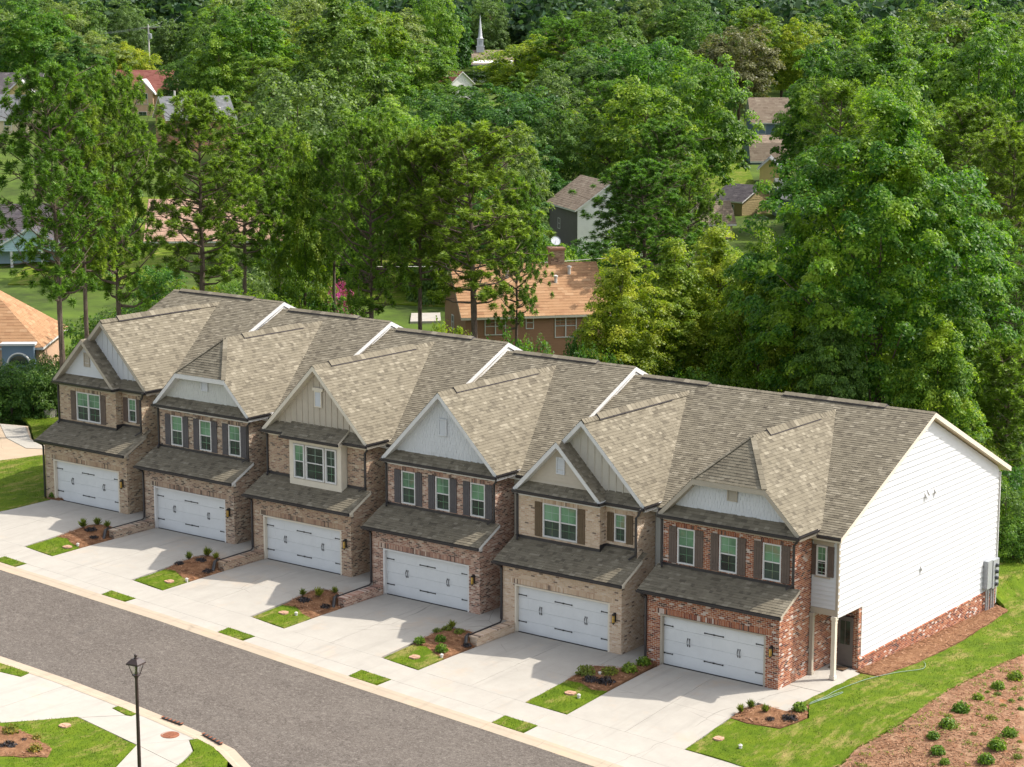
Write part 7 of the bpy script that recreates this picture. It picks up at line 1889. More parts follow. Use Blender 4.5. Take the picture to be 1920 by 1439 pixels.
 ('bush', -39.07, 83.59, 2.78, 1.03, 'broad', 'low mid green bush in the thicket behind the near houses', 'low mid green bushes behind the near houses', 'shrub'),
 ('bush', -36.58, 94.62, 2.94, 1.38, 'slim', 'low light yellow green bush in the thicket behind the near houses', 'low light yellow green bushes behind the near houses', 'shrub'),
 ('bush', -8.98, 43.11, 2.81, 1.4, 'grey', 'low grey green bush in the thicket behind the near houses', 'low grey green bushes behind the near houses', 'shrub'),
 ('bush', -48.14, 27.17, 6.15, 2.9, 'broad', 'tall mid green bush in the thicket behind the left half of the row', 'tall mid green bushes behind the left half of the row', 'shrub'),
 ('bush', -19.73, 64.7, 6.25, 2.77, 'dark', 'tall dark green bush in the thicket behind the near houses', 'tall dark green bushes behind the near houses', 'shrub'),
 ('bush', -45.86, 75.07, 6.06, 2.9, 'grey', 'tall grey green bush in the thicket behind the near houses', 'tall grey green bushes behind the near houses', 'shrub'),
 ('bush', -40.8, 24.16, 5.86, 2.9, 'grey', 'tall grey green bush in the thicket behind the left half of the row', 'tall grey green bushes behind the left half of the row', 'shrub'),
 ('bush', -13.35, 45.86, 5.23, 2.84, 'slim', 'tall light yellow green bush in the thicket behind the near houses', 'tall light yellow green bushes behind the near houses', 'shrub'),
 ('bush', -29.2, 69.46, 2.74, 1.45, 'dark', 'low dark green bush in the thicket behind the near houses', 'low dark green bushes behind the near houses', 'shrub'),
 ('bush', -22.87, 83.64, 3.59, 1.76, 'slim', 'low light yellow green bush in the thicket behind the near houses', 'low light yellow green bushes behind the near houses', 'shrub'),
 ('bush', -17.67, 76.41, 4.06, 1.67, 'broad', 'low mid green bush in the thicket behind the near houses', 'low mid green bushes behind the near houses', 'shrub'),
 ('bush', -24.75, 93.36, 4.22, 2.05, 'dark', 'low dark green bush in the thicket behind the near houses', 'low dark green bushes behind the near houses', 'shrub'),
 ('bush', -51.14, 60.26, 4.49, 2.25, 'broad', 'low mid green bush in the thicket around the orange house', 'low mid green bushes around the orange house', 'shrub'),
 ('bush', -56.17, 70.26, 5.64, 2.86, 'broad', 'tall mid green bush in the thicket around the orange house', 'tall mid green bushes around the orange house', 'shrub'),
 ('bush', -43.79, 59.7, 6.44, 2.9, 'slim', 'tall light yellow green bush in the thicket around the orange house', 'tall light yellow green bushes around the orange house', 'shrub'),
 ('bush', -29.03, 26.4, 5.11, 2.03, 'slim', 'low light yellow green bush in the thicket around the orange house', 'low light yellow green bushes around the orange house', 'shrub'),
 ('bush', -39.35, 71.0, 3.4, 1.66, 'grey', 'low grey green bush in the thicket behind the near houses', 'low grey green bushes behind the near houses', 'shrub'),
 ('bush', -49.15, 52.69, 6.8, 2.9, 'broad', 'tall mid green bush in the thicket around the orange house', 'tall mid green bushes around the orange house', 'shrub'),
 ('bush', -29.3, 85.23, 2.78, 1.56, 'broad', 'low mid green bush in the thicket behind the near houses', 'low mid green bushes behind the near houses', 'shrub'),
 ('bush', -32.67, 72.21, 2.87, 1.17, 'slim', 'low light yellow green bush in the thicket behind the near houses', 'low light yellow green bushes behind the near houses', 'shrub'),
 ('bush', -53.7, 24.79, 4.49, 1.8, 'grey', 'low grey green bush in the thicket behind the left half of the row', 'low grey green bushes behind the left half of the row', 'shrub'),
 ('bush', -55.56, 62.25, 3.83, 1.65, 'slim', 'low light yellow green bush in the thicket around the orange house', 'low light yellow green bushes around the orange house', 'shrub'),
 ('bush', -38.52, 90.78, 3.02, 1.71, 'slim', 'low light yellow green bush in the thicket behind the near houses', 'low light yellow green bushes behind the near houses', 'shrub'),
 ('bush', -49.8, 61.19, 3.04, 1.43, 'slim', 'low light yellow green bush in the thicket around the orange house', 'low light yellow green bushes around the orange house', 'shrub'),
 ('bush', -37.49, 74.76, 5.12, 2.67, 'broad', 'low mid green bush in the thicket behind the near houses', 'low mid green bushes behind the near houses', 'shrub'),
 ('bush', -12.46, 51.02, 5.16, 2.0, 'dark', 'low dark green bush in the thicket behind the near houses', 'low dark green bushes behind the near houses', 'shrub'),
 ('bush', -38.3, 60.71, 4.39, 1.88, 'broad', 'low mid green bush in the thicket behind the near houses', 'low mid green bushes behind the near houses', 'shrub'),
 ('bush', -37.24, 64.25, 4.8, 2.69, 'dark', 'low dark green bush in the thicket behind the near houses', 'low dark green bushes behind the near houses', 'shrub'),
 ('bush', -42.45, 55.45, 3.39, 1.41, 'slim', 'low light yellow green bush in the thicket around the orange house', 'low light yellow green bushes around the orange house', 'shrub'),
 ('bush', -38.83, 54.81, 5.43, 1.96, 'grey', 'tall grey green bush in the thicket behind the near houses', 'tall grey green bushes behind the near houses', 'shrub'),
 ('bush', -91.74, 50.82, 4.62, 2.33, 'broad', 'low mid green bush in the thicket behind the left half of the row', 'low mid green bushes behind the left half of the row', 'shrub'),
 ('bush', -16.52, 44.58, 5.03, 1.87, 'slim', 'low light yellow green bush in the thicket behind the near houses', 'low light yellow green bushes behind the near houses', 'shrub'),
 ('bush', -12.45, 43.37, 5.62, 2.07, 'dark', 'tall dark green bush in the thicket behind the near houses', 'tall dark green bushes behind the near houses', 'shrub'),
 ('bush', -63.9, 65.2, 6.98, 2.9, 'dark', 'tall dark green bush in the thicket around the orange house', 'tall dark green bushes around the orange house', 'shrub'),
 ('bush', -35.52, 35.89, 3.32, 1.53, 'grey', 'low grey green bush in the thicket around the orange house', 'low grey green bushes around the orange house', 'shrub'),
 ('bush', -19.2, 48.26, 3.16, 1.46, 'broad', 'low mid green bush in the thicket behind the near houses', 'low mid green bushes behind the near houses', 'shrub'),
 ('bush', -48.72, 55.15, 5.08, 1.99, 'dark', 'low dark green bush in the thicket around the orange house', 'low dark green bushes around the orange house', 'shrub'),
 ('bush', -33.94, 33.96, 3.5, 1.28, 'broad', 'low mid green bush in the thicket around the orange house', 'low mid green bushes around the orange house', 'shrub'),
 ('bush', -71.81, 47.78, 3.4, 1.59, 'broad', 'low mid green bush in the thicket behind the left half of the row', 'low mid green bushes behind the left half of the row', 'shrub'),
 ('bush', -42.41, 33.27, 4.15, 1.8, 'dark', 'low dark green bush in the thicket around the orange house', 'low dark green bushes around the orange house', 'shrub'),
 ('bush', -62.35, 26.36, 3.46, 1.8, 'slim', 'low light yellow green bush in the thicket behind the left half of the row', 'low light yellow green bushes behind the left half of the row', 'shrub'),
 ('bush', -30.09, 100.02, 5.68, 2.9, 'broad', 'tall mid green bush in the thicket behind the near houses', 'tall mid green bushes behind the near houses', 'shrub'),
 ('bush', -81.92, 30.69, 3.35, 1.27, 'broad', 'low mid green bush in the thicket behind the left half of the row', 'low mid green bushes behind the left half of the row', 'shrub'),
 ('bush', -47.07, 50.06, 4.15, 1.96, 'slim', 'low light yellow green bush in the thicket around the orange house', 'low light yellow green bushes around the orange house', 'shrub'),
 ('bush', -8.39, 55.77, 4.46, 2.39, 'slim', 'low light yellow green bush in the thicket behind the near houses', 'low light yellow green bushes behind the near houses', 'shrub'),
 ('bush', -37.26, 27.3, 4.87, 2.48, 'broad', 'low mid green bush in the thicket around the orange house', 'low mid green bushes around the orange house', 'shrub'),
 ('bush', -20.54, 44.57, 5.46, 2.9, 'dark', 'tall dark green bush in the thicket behind the near houses', 'tall dark green bushes behind the near houses', 'shrub'),
 ('bush', -31.19, 57.5, 3.95, 2.13, 'dark', 'low dark green bush in the thicket behind the near houses', 'low dark green bushes behind the near houses', 'shrub'),
 ('bush', -46.72, 67.22, 5.37, 2.39, 'broad', 'tall mid green bush in the thicket behind the near houses', 'tall mid green bushes behind the near houses', 'shrub'),
 ('bush', -32.58, 80.31, 2.96, 1.52, 'grey', 'low grey green bush in the thicket behind the near houses', 'low grey green bushes behind the near houses', 'shrub'),
 ('bush', -27.41, 33.98, 3.03, 1.14, 'grey', 'low grey green bush in the thicket around the orange house', 'low grey green bushes around the orange house', 'shrub'),
 ('bush', -24.52, 44.35, 6.41, 2.9, 'broad', 'tall mid green bush in the thicket behind the near houses', 'tall mid green bushes behind the near houses', 'shrub'),
 ('bush', -44.22, 63.5, 3.44, 1.5, 'dark', 'low dark green bush in the thicket behind the near houses', 'low dark green bushes behind the near houses', 'shrub'),
 ('bush', -55.41, 81.32, 6.23, 2.9, 'broad', 'tall mid green bush in the thicket behind the near houses', 'tall mid green bushes behind the near houses', 'shrub'),
 ('bush', -59.34, 30.29, 6.32, 2.84, 'broad', 'tall mid green bush in the thicket behind the left half of the row', 'tall mid green bushes behind the left half of the row', 'shrub'),
 ('bush', -8.0, 41.88, 2.71, 1.07, 'dark', 'low dark green bush in the thicket behind the near houses', 'low dark green bushes behind the near houses', 'shrub'),
 ('bush', -37.64, 58.46, 2.76, 1.45, 'slim', 'low light yellow green bush in the thicket behind the near houses', 'low light yellow green bushes behind the near houses', 'shrub'),
 ('bush', -61.92, 34.26, 5.64, 2.9, 'slim', 'tall light yellow green bush in the thicket behind the left half of the row', 'tall light yellow green bushes behind the left half of the row', 'shrub'),
 ('bush', -43.37, 26.31, 5.52, 2.62, 'dark', 'tall dark green bush in the thicket behind the left half of the row', 'tall dark green bushes behind the left half of the row', 'shrub'),
 ('bush', -9.9, 56.33, 3.72, 1.37, 'slim', 'low light yellow green bush in the thicket behind the near houses', 'low light yellow green bushes behind the near houses', 'shrub'),
 ('bush', -68.64, 36.33, 3.45, 1.4, 'broad', 'low mid green bush in the thicket behind the left half of the row', 'low mid green bushes behind the left half of the row', 'shrub'),
 ('bush', -61.92, 37.85, 4.58, 2.56, 'dark', 'low dark green bush in the thicket behind the left half of the row', 'low dark green bushes behind the left half of the row', 'shrub'),
 ('bush', -44.35, 87.11, 5.88, 2.65, 'slim', 'tall light yellow green bush in the thicket behind the near houses', 'tall light yellow green bushes behind the near houses', 'shrub'),
 ('bush', -62.01, 42.58, 4.04, 1.47, 'grey', 'low grey green bush in the thicket behind the left half of the row', 'low grey green bushes behind the left half of the row', 'shrub'),
 ('bush', -33.07, 50.38, 3.75, 1.41, 'broad', 'low mid green bush in the thicket behind the near houses', 'low mid green bushes behind the near houses', 'shrub'),
 ('bush', -60.58, 77.85, 4.19, 1.83, 'broad', 'low mid green bush in the thicket around the orange house', 'low mid green bushes around the orange house', 'shrub'),
 ('bush', -38.46, 78.51, 3.64, 1.66, 'dark', 'low dark green bush in the thicket behind the near houses', 'low dark green bushes behind the near houses', 'shrub'),
 ('bush', -21.68, 59.93, 3.83, 1.61, 'dark', 'low dark green bush in the thicket behind the near houses', 'low dark green bushes behind the near houses', 'shrub'),
 ('bush', -29.45, 73.31, 2.62, 1.11, 'grey', 'low grey green bush in the thicket behind the near houses', 'low grey green bushes behind the near houses', 'shrub'),
 ('bush', -78.26, 46.44, 4.15, 2.24, 'broad', 'low mid green bush in the thicket behind the left half of the row', 'low mid green bushes behind the left half of the row', 'shrub'),
 ('bush', -66.25, 51.15, 3.31, 1.44, 'grey', 'low grey green bush in the thicket behind the left half of the row', 'low grey green bushes behind the left half of the row', 'shrub'),
 ('bush', -58.94, 25.75, 5.48, 2.44, 'dark', 'tall dark green bush in the thicket behind the left half of the row', 'tall dark green bushes behind the left half of the row', 'shrub'),
 ('bush', -23.72, 51.57, 5.52, 2.35, 'broad', 'tall mid green bush in the thicket behind the near houses', 'tall mid green bushes behind the near houses', 'shrub'),
 ('bush', -19.09, 56.72, 3.11, 1.53, 'dark', 'low dark green bush in the thicket behind the near houses', 'low dark green bushes behind the near houses', 'shrub'),
 ('bush', -19.71, 63.43, 3.05, 1.11, 'dark', 'low dark green bush in the thicket behind the near houses', 'low dark green bushes behind the near houses', 'shrub'),
 ('bush', -27.18, 37.36, 3.86, 1.82, 'slim', 'low light yellow green bush in the thicket behind the near houses', 'low light yellow green bushes behind the near houses', 'shrub'),
 ('bush', -78.99, 62.72, 4.11, 2.02, 'broad', 'low mid green bush in the thicket behind the left half of the row', 'low mid green bushes behind the left half of the row', 'shrub'),
 ('bush', -66.82, 71.19, 5.59, 2.67, 'broad', 'tall mid green bush in the thicket around the orange house', 'tall mid green bushes around the orange house', 'shrub'),
 ('bush', -26.18, 77.38, 4.88, 1.91, 'broad', 'low mid green bush in the thicket behind the near houses', 'low mid green bushes behind the near houses', 'shrub'),
 ('bush', -17.52, 51.89, 3.3, 1.78, 'dark', 'low dark green bush in the thicket behind the near houses', 'low dark green bushes behind the near houses', 'shrub'),
 ('bush', -53.07, 73.27, 5.42, 2.58, 'broad', 'tall mid green bush in the thicket around the orange house', 'tall mid green bushes around the orange house', 'shrub'),
 ('bush', -32.83, 26.38, 4.76, 1.92, 'broad', 'low mid green bush in the thicket around the orange house', 'low mid green bushes around the orange house', 'shrub'),
 ('bush', -46.7, 79.63, 5.44, 2.24, 'slim', 'tall light yellow green bush in the thicket behind the near houses', 'tall light yellow green bushes behind the near houses', 'shrub'),
 ('bush', -75.72, 65.96, 8.18, 2.9, 'broad', 'tall mid green bush in the thicket behind the left half of the row', 'tall mid green bushes behind the left half of the row', 'shrub'),
 ('bush', -47.98, 35.26, 3.93, 1.67, 'grey', 'low grey green bush in the thicket behind the left half of the row', 'low grey green bushes behind the left half of the row', 'shrub'),
 ('bush', -27.66, 70.91, 3.39, 1.29, 'dark', 'low dark green bush in the thicket behind the near houses', 'low dark green bushes behind the near houses', 'shrub'),
 ('bush', -67.38, 67.41, 5.99, 2.9, 'broad', 'tall mid green bush in the thicket around the orange house', 'tall mid green bushes around the orange house', 'shrub'),
 ('bush', -25.91, 51.79, 3.27, 1.46, 'broad', 'low mid green bush in the thicket behind the near houses', 'low mid green bushes behind the near houses', 'shrub'),
 ('bush', -36.42, 66.14, 3.25, 1.64, 'dark', 'low dark green bush in the thicket behind the near houses', 'low dark green bushes behind the near houses', 'shrub'),
 ('bush', -34.08, 59.96, 4.27, 2.29, 'slim', 'low light yellow green bush in the thicket behind the near houses', 'low light yellow green bushes behind the near houses', 'shrub'),
 ('bush', -19.78, 41.77, 3.41, 1.75, 'grey', 'low grey green bush in the thicket behind the near houses', 'low grey green bushes behind the near houses', 'shrub'),
 ('bush', -26.22, 48.59, 3.27, 1.2, 'dark', 'low dark green bush in the thicket behind the near houses', 'low dark green bushes behind the near houses', 'shrub'),
 ('bush', -31.06, 79.49, 4.01, 1.48, 'broad', 'low mid green bush in the thicket behind the near houses', 'low mid green bushes behind the near houses', 'shrub'),
 ('bush', -30.66, 38.64, 3.63, 1.92, 'dark', 'low dark green bush in the thicket around the orange house', 'low dark green bushes around the orange house', 'shrub'),
 ('bush', -17.41, 62.99, 3.42, 1.67, 'grey', 'low grey green bush in the thicket behind the near houses', 'low grey green bushes behind the near houses', 'shrub'),
 ('bush', -56.79, 65.36, 2.99, 1.69, 'dark', 'low dark green bush in the thicket around the orange house', 'low dark green bushes around the orange house', 'shrub'),
 ('bush', -21.84, 31.82, 2.83, 1.33, 'broad', 'low mid green bush in the thicket behind the near houses', 'low mid green bushes behind the near houses', 'shrub'),
 ('bush', -29.7, 65.34, 4.58, 2.29, 'dark', 'low dark green bush in the thicket behind the near houses', 'low dark green bushes behind the near houses', 'shrub'),
 ('bush', -14.04, 62.59, 3.86, 1.8, 'grey', 'low grey green bush in the thicket behind the near houses', 'low grey green bushes behind the near houses', 'shrub'),
 ('bush', -43.74, 29.25, 3.49, 1.44, 'dark', 'low dark green bush in the thicket behind the left half of the row', 'low dark green bushes behind the left half of the row', 'shrub'),
 ('bush', -40.67, 59.2, 4.45, 1.66, 'dark', 'low dark green bush in the thicket behind the near houses', 'low dark green bushes behind the near houses', 'shrub'),
 ('bush', -25.16, 83.08, 3.36, 1.87, 'grey', 'low grey green bush in the thicket behind the near houses', 'low grey green bushes behind the near houses', 'shrub'),
 ('bush', -11.81, 54.26, 4.74, 1.84, 'broad', 'low mid green bush in the thicket behind the near houses', 'low mid green bushes behind the near houses', 'shrub'),
 ('bush', -32.55, 97.17, 6.17, 2.9, 'dark', 'tall dark green bush in the thicket behind the near houses', 'tall dark green bushes behind the near houses', 'shrub'),
 ('bush', -40.78, 75.79, 5.7, 2.9, 'broad', 'tall mid green bush in the thicket behind the near houses', 'tall mid green bushes behind the near houses', 'shrub'),
 ('bush', -27.74, 63.36, 4.31, 2.28, 'broad', 'low mid green bush in the thicket behind the near houses', 'low mid green bushes behind the near houses', 'shrub'),
 ('bush', -17.56, 54.86, 3.37, 1.56, 'broad', 'low mid green bush in the thicket behind the near houses', 'low mid green bushes behind the near houses', 'shrub'),
 ('bush', -48.63, 37.9, 3.25, 1.56, 'broad', 'low mid green bush in the thicket behind the left half of the row', 'low mid green bushes behind the left half of the row', 'shrub'),
 ('bush', -45.9, 55.71, 2.64, 0.99, 'slim', 'low light yellow green bush in the thicket around the orange house', 'low light yellow green bushes around the orange house', 'shrub'),
 ('bush', -17.53, 46.88, 3.62, 1.36, 'dark', 'low dark green bush in the thicket behind the near houses', 'low dark green bushes behind the near houses', 'shrub'),
 ('bush', -17.86, 80.47, 3.24, 1.63, 'dark', 'low dark green bush in the thicket behind the near houses', 'low dark green bushes behind the near houses', 'shrub'),
 ('bush', -41.78, 74.5, 2.66, 1.07, 'dark', 'low dark green bush in the thicket behind the near houses', 'low dark green bushes behind the near houses', 'shrub'),
 ('bush', -58.0, 45.34, 5.0, 1.2, 'magenta', 'magenta flowering crape myrtle behind the middle pines', None, 'shrub'),
]

for (p, x, y, Hh, Rr, mat, label, group, nm) in TREES:
    if nm == 'shrub': tree(p, x, y, Hh, Rr, label, group, mat, 'shrub', 'shrub')
    else: tree(p, x, y, Hh, Rr, label, group, mat, nm)

# the far wood that reads as one mass
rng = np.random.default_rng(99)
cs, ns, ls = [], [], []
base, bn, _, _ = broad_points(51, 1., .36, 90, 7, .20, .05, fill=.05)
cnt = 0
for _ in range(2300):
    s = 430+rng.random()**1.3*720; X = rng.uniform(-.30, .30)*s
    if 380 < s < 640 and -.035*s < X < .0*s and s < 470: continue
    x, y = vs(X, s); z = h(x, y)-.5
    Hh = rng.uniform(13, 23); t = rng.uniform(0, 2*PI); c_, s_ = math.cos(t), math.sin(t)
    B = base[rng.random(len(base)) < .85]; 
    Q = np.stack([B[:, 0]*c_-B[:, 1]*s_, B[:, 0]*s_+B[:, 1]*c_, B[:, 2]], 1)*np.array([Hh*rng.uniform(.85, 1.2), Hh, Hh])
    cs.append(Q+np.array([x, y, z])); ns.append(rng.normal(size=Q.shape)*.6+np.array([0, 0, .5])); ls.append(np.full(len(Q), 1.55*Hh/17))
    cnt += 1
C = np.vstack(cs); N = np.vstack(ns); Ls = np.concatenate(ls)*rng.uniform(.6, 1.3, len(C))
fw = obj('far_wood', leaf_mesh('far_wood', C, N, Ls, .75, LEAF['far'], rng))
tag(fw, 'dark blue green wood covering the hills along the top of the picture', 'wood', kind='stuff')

# planting: small shrubs in the beds
def small_shrub(kind, seed):
    rng = np.random.default_rng(seed)
    n = {'m': 420, 'l': 260, 's': 130, 'd': 200, 'y': 240}[kind]
    u = unit(rng, n); u[:, 2] = abs(u[:, 2])*.9
    if kind == 's':
        u = u*np.array([.6, .6, 1.2])+np.array([0, 0, .3]); u /= np.linalg.norm(u, axis=1, keepdims=True)
        L = rng.uniform(.35, .75, n); C = u*(L*.5)[:, None]*np.array([.8, .8, 1.25])
        me = leaf_mesh('foliage', C, np.cross(u, unit(rng, n))+1e-3, L*.75, .16, LEAF['spiky'], rng, bend=u*6)
    else:
        r = rng.uniform(.45, 1., n)[:, None]; C = u*r*np.array([.5, .5, .62])+np.array([0, 0, .08])
        if kind == 'l': C *= np.array([1.05, 1.05, .75])
        if kind == 'd': C *= np.array([1.1, 1.1, .5])
        mt = {'m': 'shrub', 'l': 'spiky', 'd': 'purple', 'y': 'flower'}[kind]
        me = leaf_mesh('foliage', C, u*.6+rng.normal(size=(n, 3))*.5+np.array([0, 0, .3]), rng.uniform(.10, .22, n), .6, LEAF[mt], rng)
    m = MB()
    for i in range(5):
        t = i*1.25+seed; m.tube([(0, 0, -.15), (.12*math.cos(t), .12*math.sin(t), .2), (.28*math.cos(t), .28*math.sin(t), .45)], [.022, .016, .006], 4)
    return me, m.mesh('stem', MAT['bark'])
SHR = {k: [small_shrub(k, i+ord(k)) for i in range(3)] for k in 'mlsdy'}
KINDW = {'m': 'rounded dark green shrub', 'l': 'low light green shrub', 's': 'small spiky olive shrub', 'd': 'low dark purple shrub', 'y': 'yellow flowering shrub'}
SHRUBS = [
 (12.14, 7.12, 0.62, 'm', 'large on the far clay bank by the lawn edge', 'rounded dark green shrubs on the clay bank'),
 (12.12, 5.52, 0.54, 'm', 'large on the far clay bank by the lawn edge', 'rounded dark green shrubs on the clay bank'),
 (12.04, 4.72, 0.2, 'm', 'tiny on the far clay bank by the lawn edge', 'rounded dark green shrubs on the clay bank'),
 (12.12, 3.68, 0.46, 'm', 'medium on the far clay bank by the lawn edge', 'rounded dark green shrubs on the clay bank'),
 (13.38, 4.77, 0.21, 'm', 'tiny on the far clay bank farther right', 'rounded dark green shrubs on the clay bank'),
 (12.27, 1.84, 0.66, 'm', 'large on the middle clay bank by the lawn edge', 'rounded dark green shrubs on the clay bank'),
 (12.67, -0.12, 0.64, 'm', 'large on the middle clay bank by the lawn edge', 'rounded dark green shrubs on the clay bank'),
 (13.92, 3.51, 0.25, 'm', 'tiny on the far clay bank farther right', 'rounded dark green shrubs on the clay bank'),
 (12.62, -1.26, 0.47, 'm', 'medium on the near clay bank by the lawn edge', 'rounded dark green shrubs on the clay bank'),
 (14.85, 0.36, 0.57, 'm', 'large on the middle clay bank farther right', 'rounded dark green shrubs on the clay bank'),
 (14.95, -0.98, 0.66, 'm', 'large on the near clay bank farther right', 'rounded dark green shrubs on the clay bank'),
 (13.28, -2.28, 0.53, 'm', 'large on the near clay bank farther right', 'rounded dark green shrubs on the clay bank'),
 (15.06, -2.14, 0.59, 'm', 'large on the near clay bank farther right', 'rounded dark green shrubs on the clay bank'),
 (13.82, -2.86, 0.36, 'm', 'medium on the near clay bank farther right', 'rounded dark green shrubs on the clay bank'),
 (12.47, 4.73, 0.32, 'l', 'medium on the far clay bank by the lawn edge', 'low light green shrubs on the clay bank'),
 (13.2, 4.29, 0.28, 'l', 'tiny on the far clay bank farther right', 'low light green shrubs on the clay bank'),
 (13.53, 1.74, 0.41, 'l', 'medium on the middle clay bank farther right', 'low light green shrubs on the clay bank'),
 (12.17, 0.95, 0.31, 'l', 'medium on the middle clay bank by the lawn edge', 'low light green shrubs on the clay bank'),
 (13.73, -0.26, 0.24, 'l', 'tiny on the middle clay bank farther right', 'low light green shrubs on the clay bank'),
 (15.4, -0.02, 0.2, 'l', 'tiny on the middle clay bank farther right', 'low light green shrubs on the clay bank'),
 (15.86, -1.3, 0.36, 'l', 'medium on the near clay bank farther right', 'low light green shrubs on the clay bank'),
 (14.09, 1.91, 0.21, 'l', 'tiny on the middle clay bank farther right', 'low light green shrubs on the clay bank'),
 (12.71, 2.47, 0.17, 'l', 'tiny on the middle clay bank by the lawn edge', 'low light green shrubs on the clay bank'),
 (13.22, 3.49, 0.28, 'l', 'tiny on the far clay bank farther right', 'low light green shrubs on the clay bank'),
 (12.61, 3.41, 0.21, 'l', 'tiny on the far clay bank by the lawn edge', 'low light green shrubs on the clay bank'),
 (12.65, 5.79, 0.22, 'l', 'tiny on the far clay bank by the lawn edge', 'low light green shrubs on the clay bank'),
 (7.25, -1.5, 0.45, 'm', 'in the bed by the porch of the red house', 'shrubs in the bed by the porch of the red house'),
 (5.45, -2.76, 0.41, 's', 'leftmost in the bed by the porch of the red house', 'shrubs in the bed by the porch of the red house'),
 (5.56, -2.22, 0.41, 's', 'middle in the bed by the porch of the red house', 'shrubs in the bed by the porch of the red house'),
 (6.25, -2.31, 0.41, 's', 'rightmost in the bed by the porch of the red house', 'shrubs in the bed by the porch of the red house'),
 (6.71, -2.77, 0.31, 'd', 'leftmost in the bed by the porch of the red house', 'shrubs in the bed by the porch of the red house'),
 (7.3, -2.34, 0.48, 'd', 'rightmost in the bed by the porch of the red house', 'shrubs in the bed by the porch of the red house'),
 (-0.4, -1.6, 0.51, 'm', 'leftmost in the bed by the red garage', 'shrubs in the bed by the red garage'),
 (-0.33, -0.7, 0.48, 'm', 'rightmost in the bed by the red garage', 'shrubs in the bed by the red garage'),
 (-1.67, -2.82, 0.62, 'l', 'leftmost in the bed by the red garage', 'shrubs in the bed by the red garage'),
 (-0.89, -2.3, 0.56, 'l', 'rightmost in the bed by the red garage', 'shrubs in the bed by the red garage'),
 (-1.1, -3.25, 0.5, 'd', 'leftmost in the bed by the red garage', 'shrubs in the bed by the red garage'),
 (-0.5, -3.11, 0.55, 'd', 'rightmost in the bed by the red garage', 'shrubs in the bed by the red garage'),
 (-8.96, -4.38, 0.39, 'm', 'leftmost in the bed beside the cream house drive', 'shrubs in the bed beside the cream house drive'),
 (-8.47, -3.61, 0.39, 'm', 'middle in the bed beside the cream house drive', 'shrubs in the bed beside the cream house drive'),
 (-7.81, -4.37, 0.45, 'm', 'rightmost in the bed beside the cream house drive', 'shrubs in the bed beside the cream house drive'),
 (-9.21, -2.93, 0.31, 'l', 'leftmost in the bed beside the cream house drive', 'shrubs in the bed beside the cream house drive'),
 (-9.0, -2.54, 0.37, 'l', 'middle in the bed beside the cream house drive', 'shrubs in the bed beside the cream house drive'),
 (-8.33, -2.53, 0.37, 'l', 'rightmost in the bed beside the cream house drive', 'shrubs in the bed beside the cream house drive'),
 (-8.95, -2.25, 0.43, 's', 'in the bed beside the cream house drive', 'shrubs in the bed beside the cream house drive'),
 (-7.54, -3.09, 0.36, 'd', 'in the bed beside the cream house drive', 'shrubs in the bed beside the cream house drive'),
 (-16.5, -3.3, 0.39, 's', 'leftmost in the bed beside the russet house drive', 'shrubs in the bed beside the russet house drive'),
 (-15.81, -3.05, 0.51, 's', 'middle in the bed beside the russet house drive', 'shrubs in the bed beside the russet house drive'),
 (-15.49, -2.32, 0.39, 's', 'rightmost in the bed beside the russet house drive', 'shrubs in the bed beside the russet house drive'),
 (-16.07, -3.68, 0.51, 'd', 'leftmost in the bed beside the russet house drive', 'shrubs in the bed beside the russet house drive'),
 (-15.06, -3.44, 0.38, 'd', 'rightmost in the bed beside the russet house drive', 'shrubs in the bed beside the russet house drive'),
 (-23.9, -3.01, 0.43, 's', 'leftmost in the bed beside the box-window house drive', 'shrubs in the bed beside the box-window house drive'),
 (-23.5, -2.2, 0.53, 's', 'middle in the bed beside the box-window house drive', 'shrubs in the bed beside the box-window house drive'),
 (-22.85, -2.3, 0.39, 's', 'rightmost in the bed beside the box-window house drive', 'shrubs in the bed beside the box-window house drive'),
 (-23.73, -3.76, 0.35, 'd', 'leftmost in the bed beside the box-window house drive', 'shrubs in the bed beside the box-window house drive'),
 (-23.21, -2.92, 0.43, 'd', 'middle in the bed beside the box-window house drive', 'shrubs in the bed beside the box-window house drive'),
 (-22.28, -3.43, 0.39, 'd', 'rightmost in the bed beside the box-window house drive', 'shrubs in the bed beside the box-window house drive'),
 (-31.15, -2.98, 0.55, 's', 'leftmost in the bed beside the clipped-gable house drive', 'shrubs in the bed beside the clipped-gable house drive'),
 (-30.9, -2.3, 0.46, 's', 'middle in the bed beside the clipped-gable house drive', 'shrubs in the bed beside the clipped-gable house drive'),
 (-30.2, -2.3, 0.41, 's', 'rightmost in the bed beside the clipped-gable house drive', 'shrubs in the bed beside the clipped-gable house drive'),
 (-30.47, -3.11, 0.45, 'd', 'leftmost in the bed beside the clipped-gable house drive', 'shrubs in the bed beside the clipped-gable house drive'),
 (-29.86, -3.49, 0.36, 'd', 'rightmost in the bed beside the clipped-gable house drive', 'shrubs in the bed beside the clipped-gable house drive'),
 (-12.83, -22.55, 0.48, 'd', 'leftmost in the bed across the street', 'shrubs in the bed across the street'),
 (-12.85, -21.87, 0.28, 'd', 'rightmost in the bed across the street', 'shrubs in the bed across the street'),
 (-13.72, -21.73, 0.49, 'y', 'leftmost in the bed across the street', 'shrubs in the bed across the street'),
 (-11.82, -22.19, 0.41, 'y', 'middle in the bed across the street', 'shrubs in the bed across the street'),
 (-12.63, -21.42, 0.28, 'y', 'rightmost in the bed across the street', 'shrubs in the bed across the street'),
 (-36.9, 0.1, 0.39, 'm', 'in the bed at the left garage corner', 'shrubs in the bed at the left garage corner'),
]

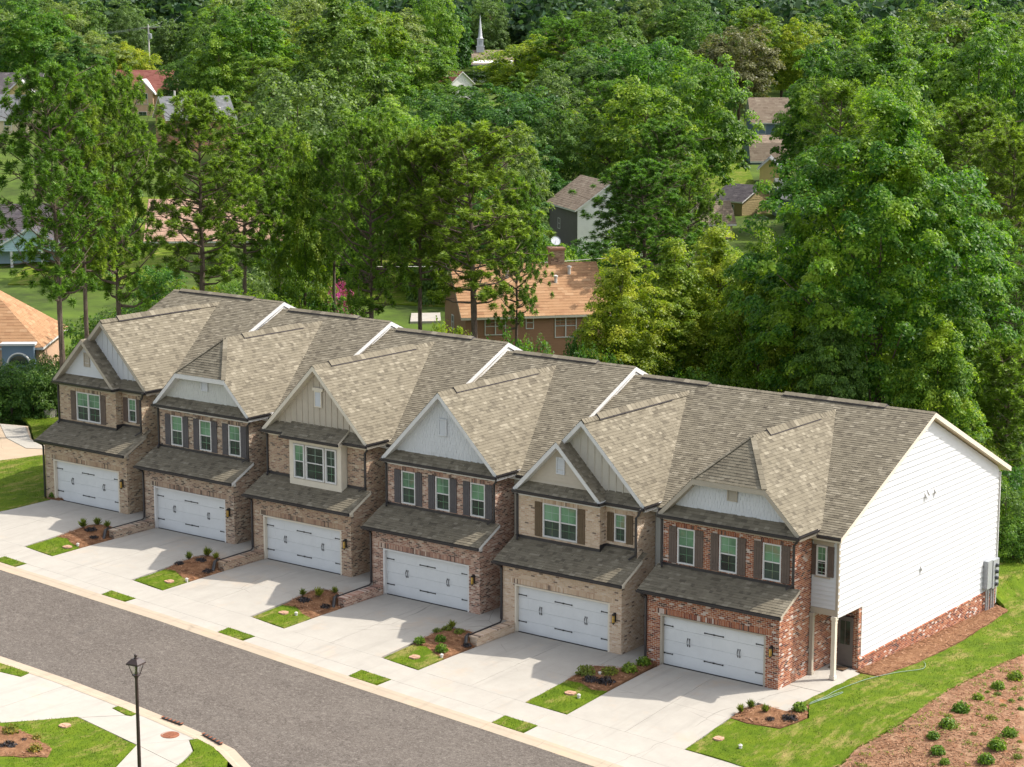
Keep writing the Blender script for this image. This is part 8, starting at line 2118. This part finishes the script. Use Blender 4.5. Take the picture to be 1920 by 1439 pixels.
for i, (x, y, w, k, place, g_) in enumerate(SHRUBS):
    me, st = SHR[k][i % 3]
    w *= .82 if 'bank' in g_ else 1
    r = empty('shrub', (x, y, h(x, y)+.09), i*1.7); r.scale = (w*1.35, w*1.35, w*(1.25 if k != 's' else 1.4))
    pl = place.split(' ', 1)
    tag(r, (pl[0]+' '+KINDW[k]+' '+pl[1]) if pl[0] in ('large', 'tiny', 'medium', 'leftmost', 'rightmost', 'middle', 'second', 'third') else KINDW[k]+' '+place, 'shrub', g_)
    obj('foliage', me, r); obj('stem', st, r)


# weeds sprouting through the straw of the bank
rng = np.random.default_rng(17)
cs, ns, ls = [], [], []
for _ in range(230):
    x, y = rng.uniform(10.9, 17.5), rng.uniform(-5.5, 9)
    n = int(rng.integers(6, 22)); r_ = rng.uniform(.05, .17)
    p = rng.normal(size=(n, 3))*np.array([r_, r_, .02])
    cs.append(p+np.array([x, y, h(x, y)+.17])); ns.append(rng.normal(size=(n, 3))*.5+np.array([0, 0, .8])); ls.append(rng.uniform(.05, .12, n))
wd = obj('weeds', leaf_mesh('weeds', np.vstack(cs), np.vstack(ns), np.concatenate(ls), .5, LEAF['spiky'], rng))
tag(wd, 'scattered small green weeds sprouting through the straw of the clay bank', 'weeds', kind='stuff')
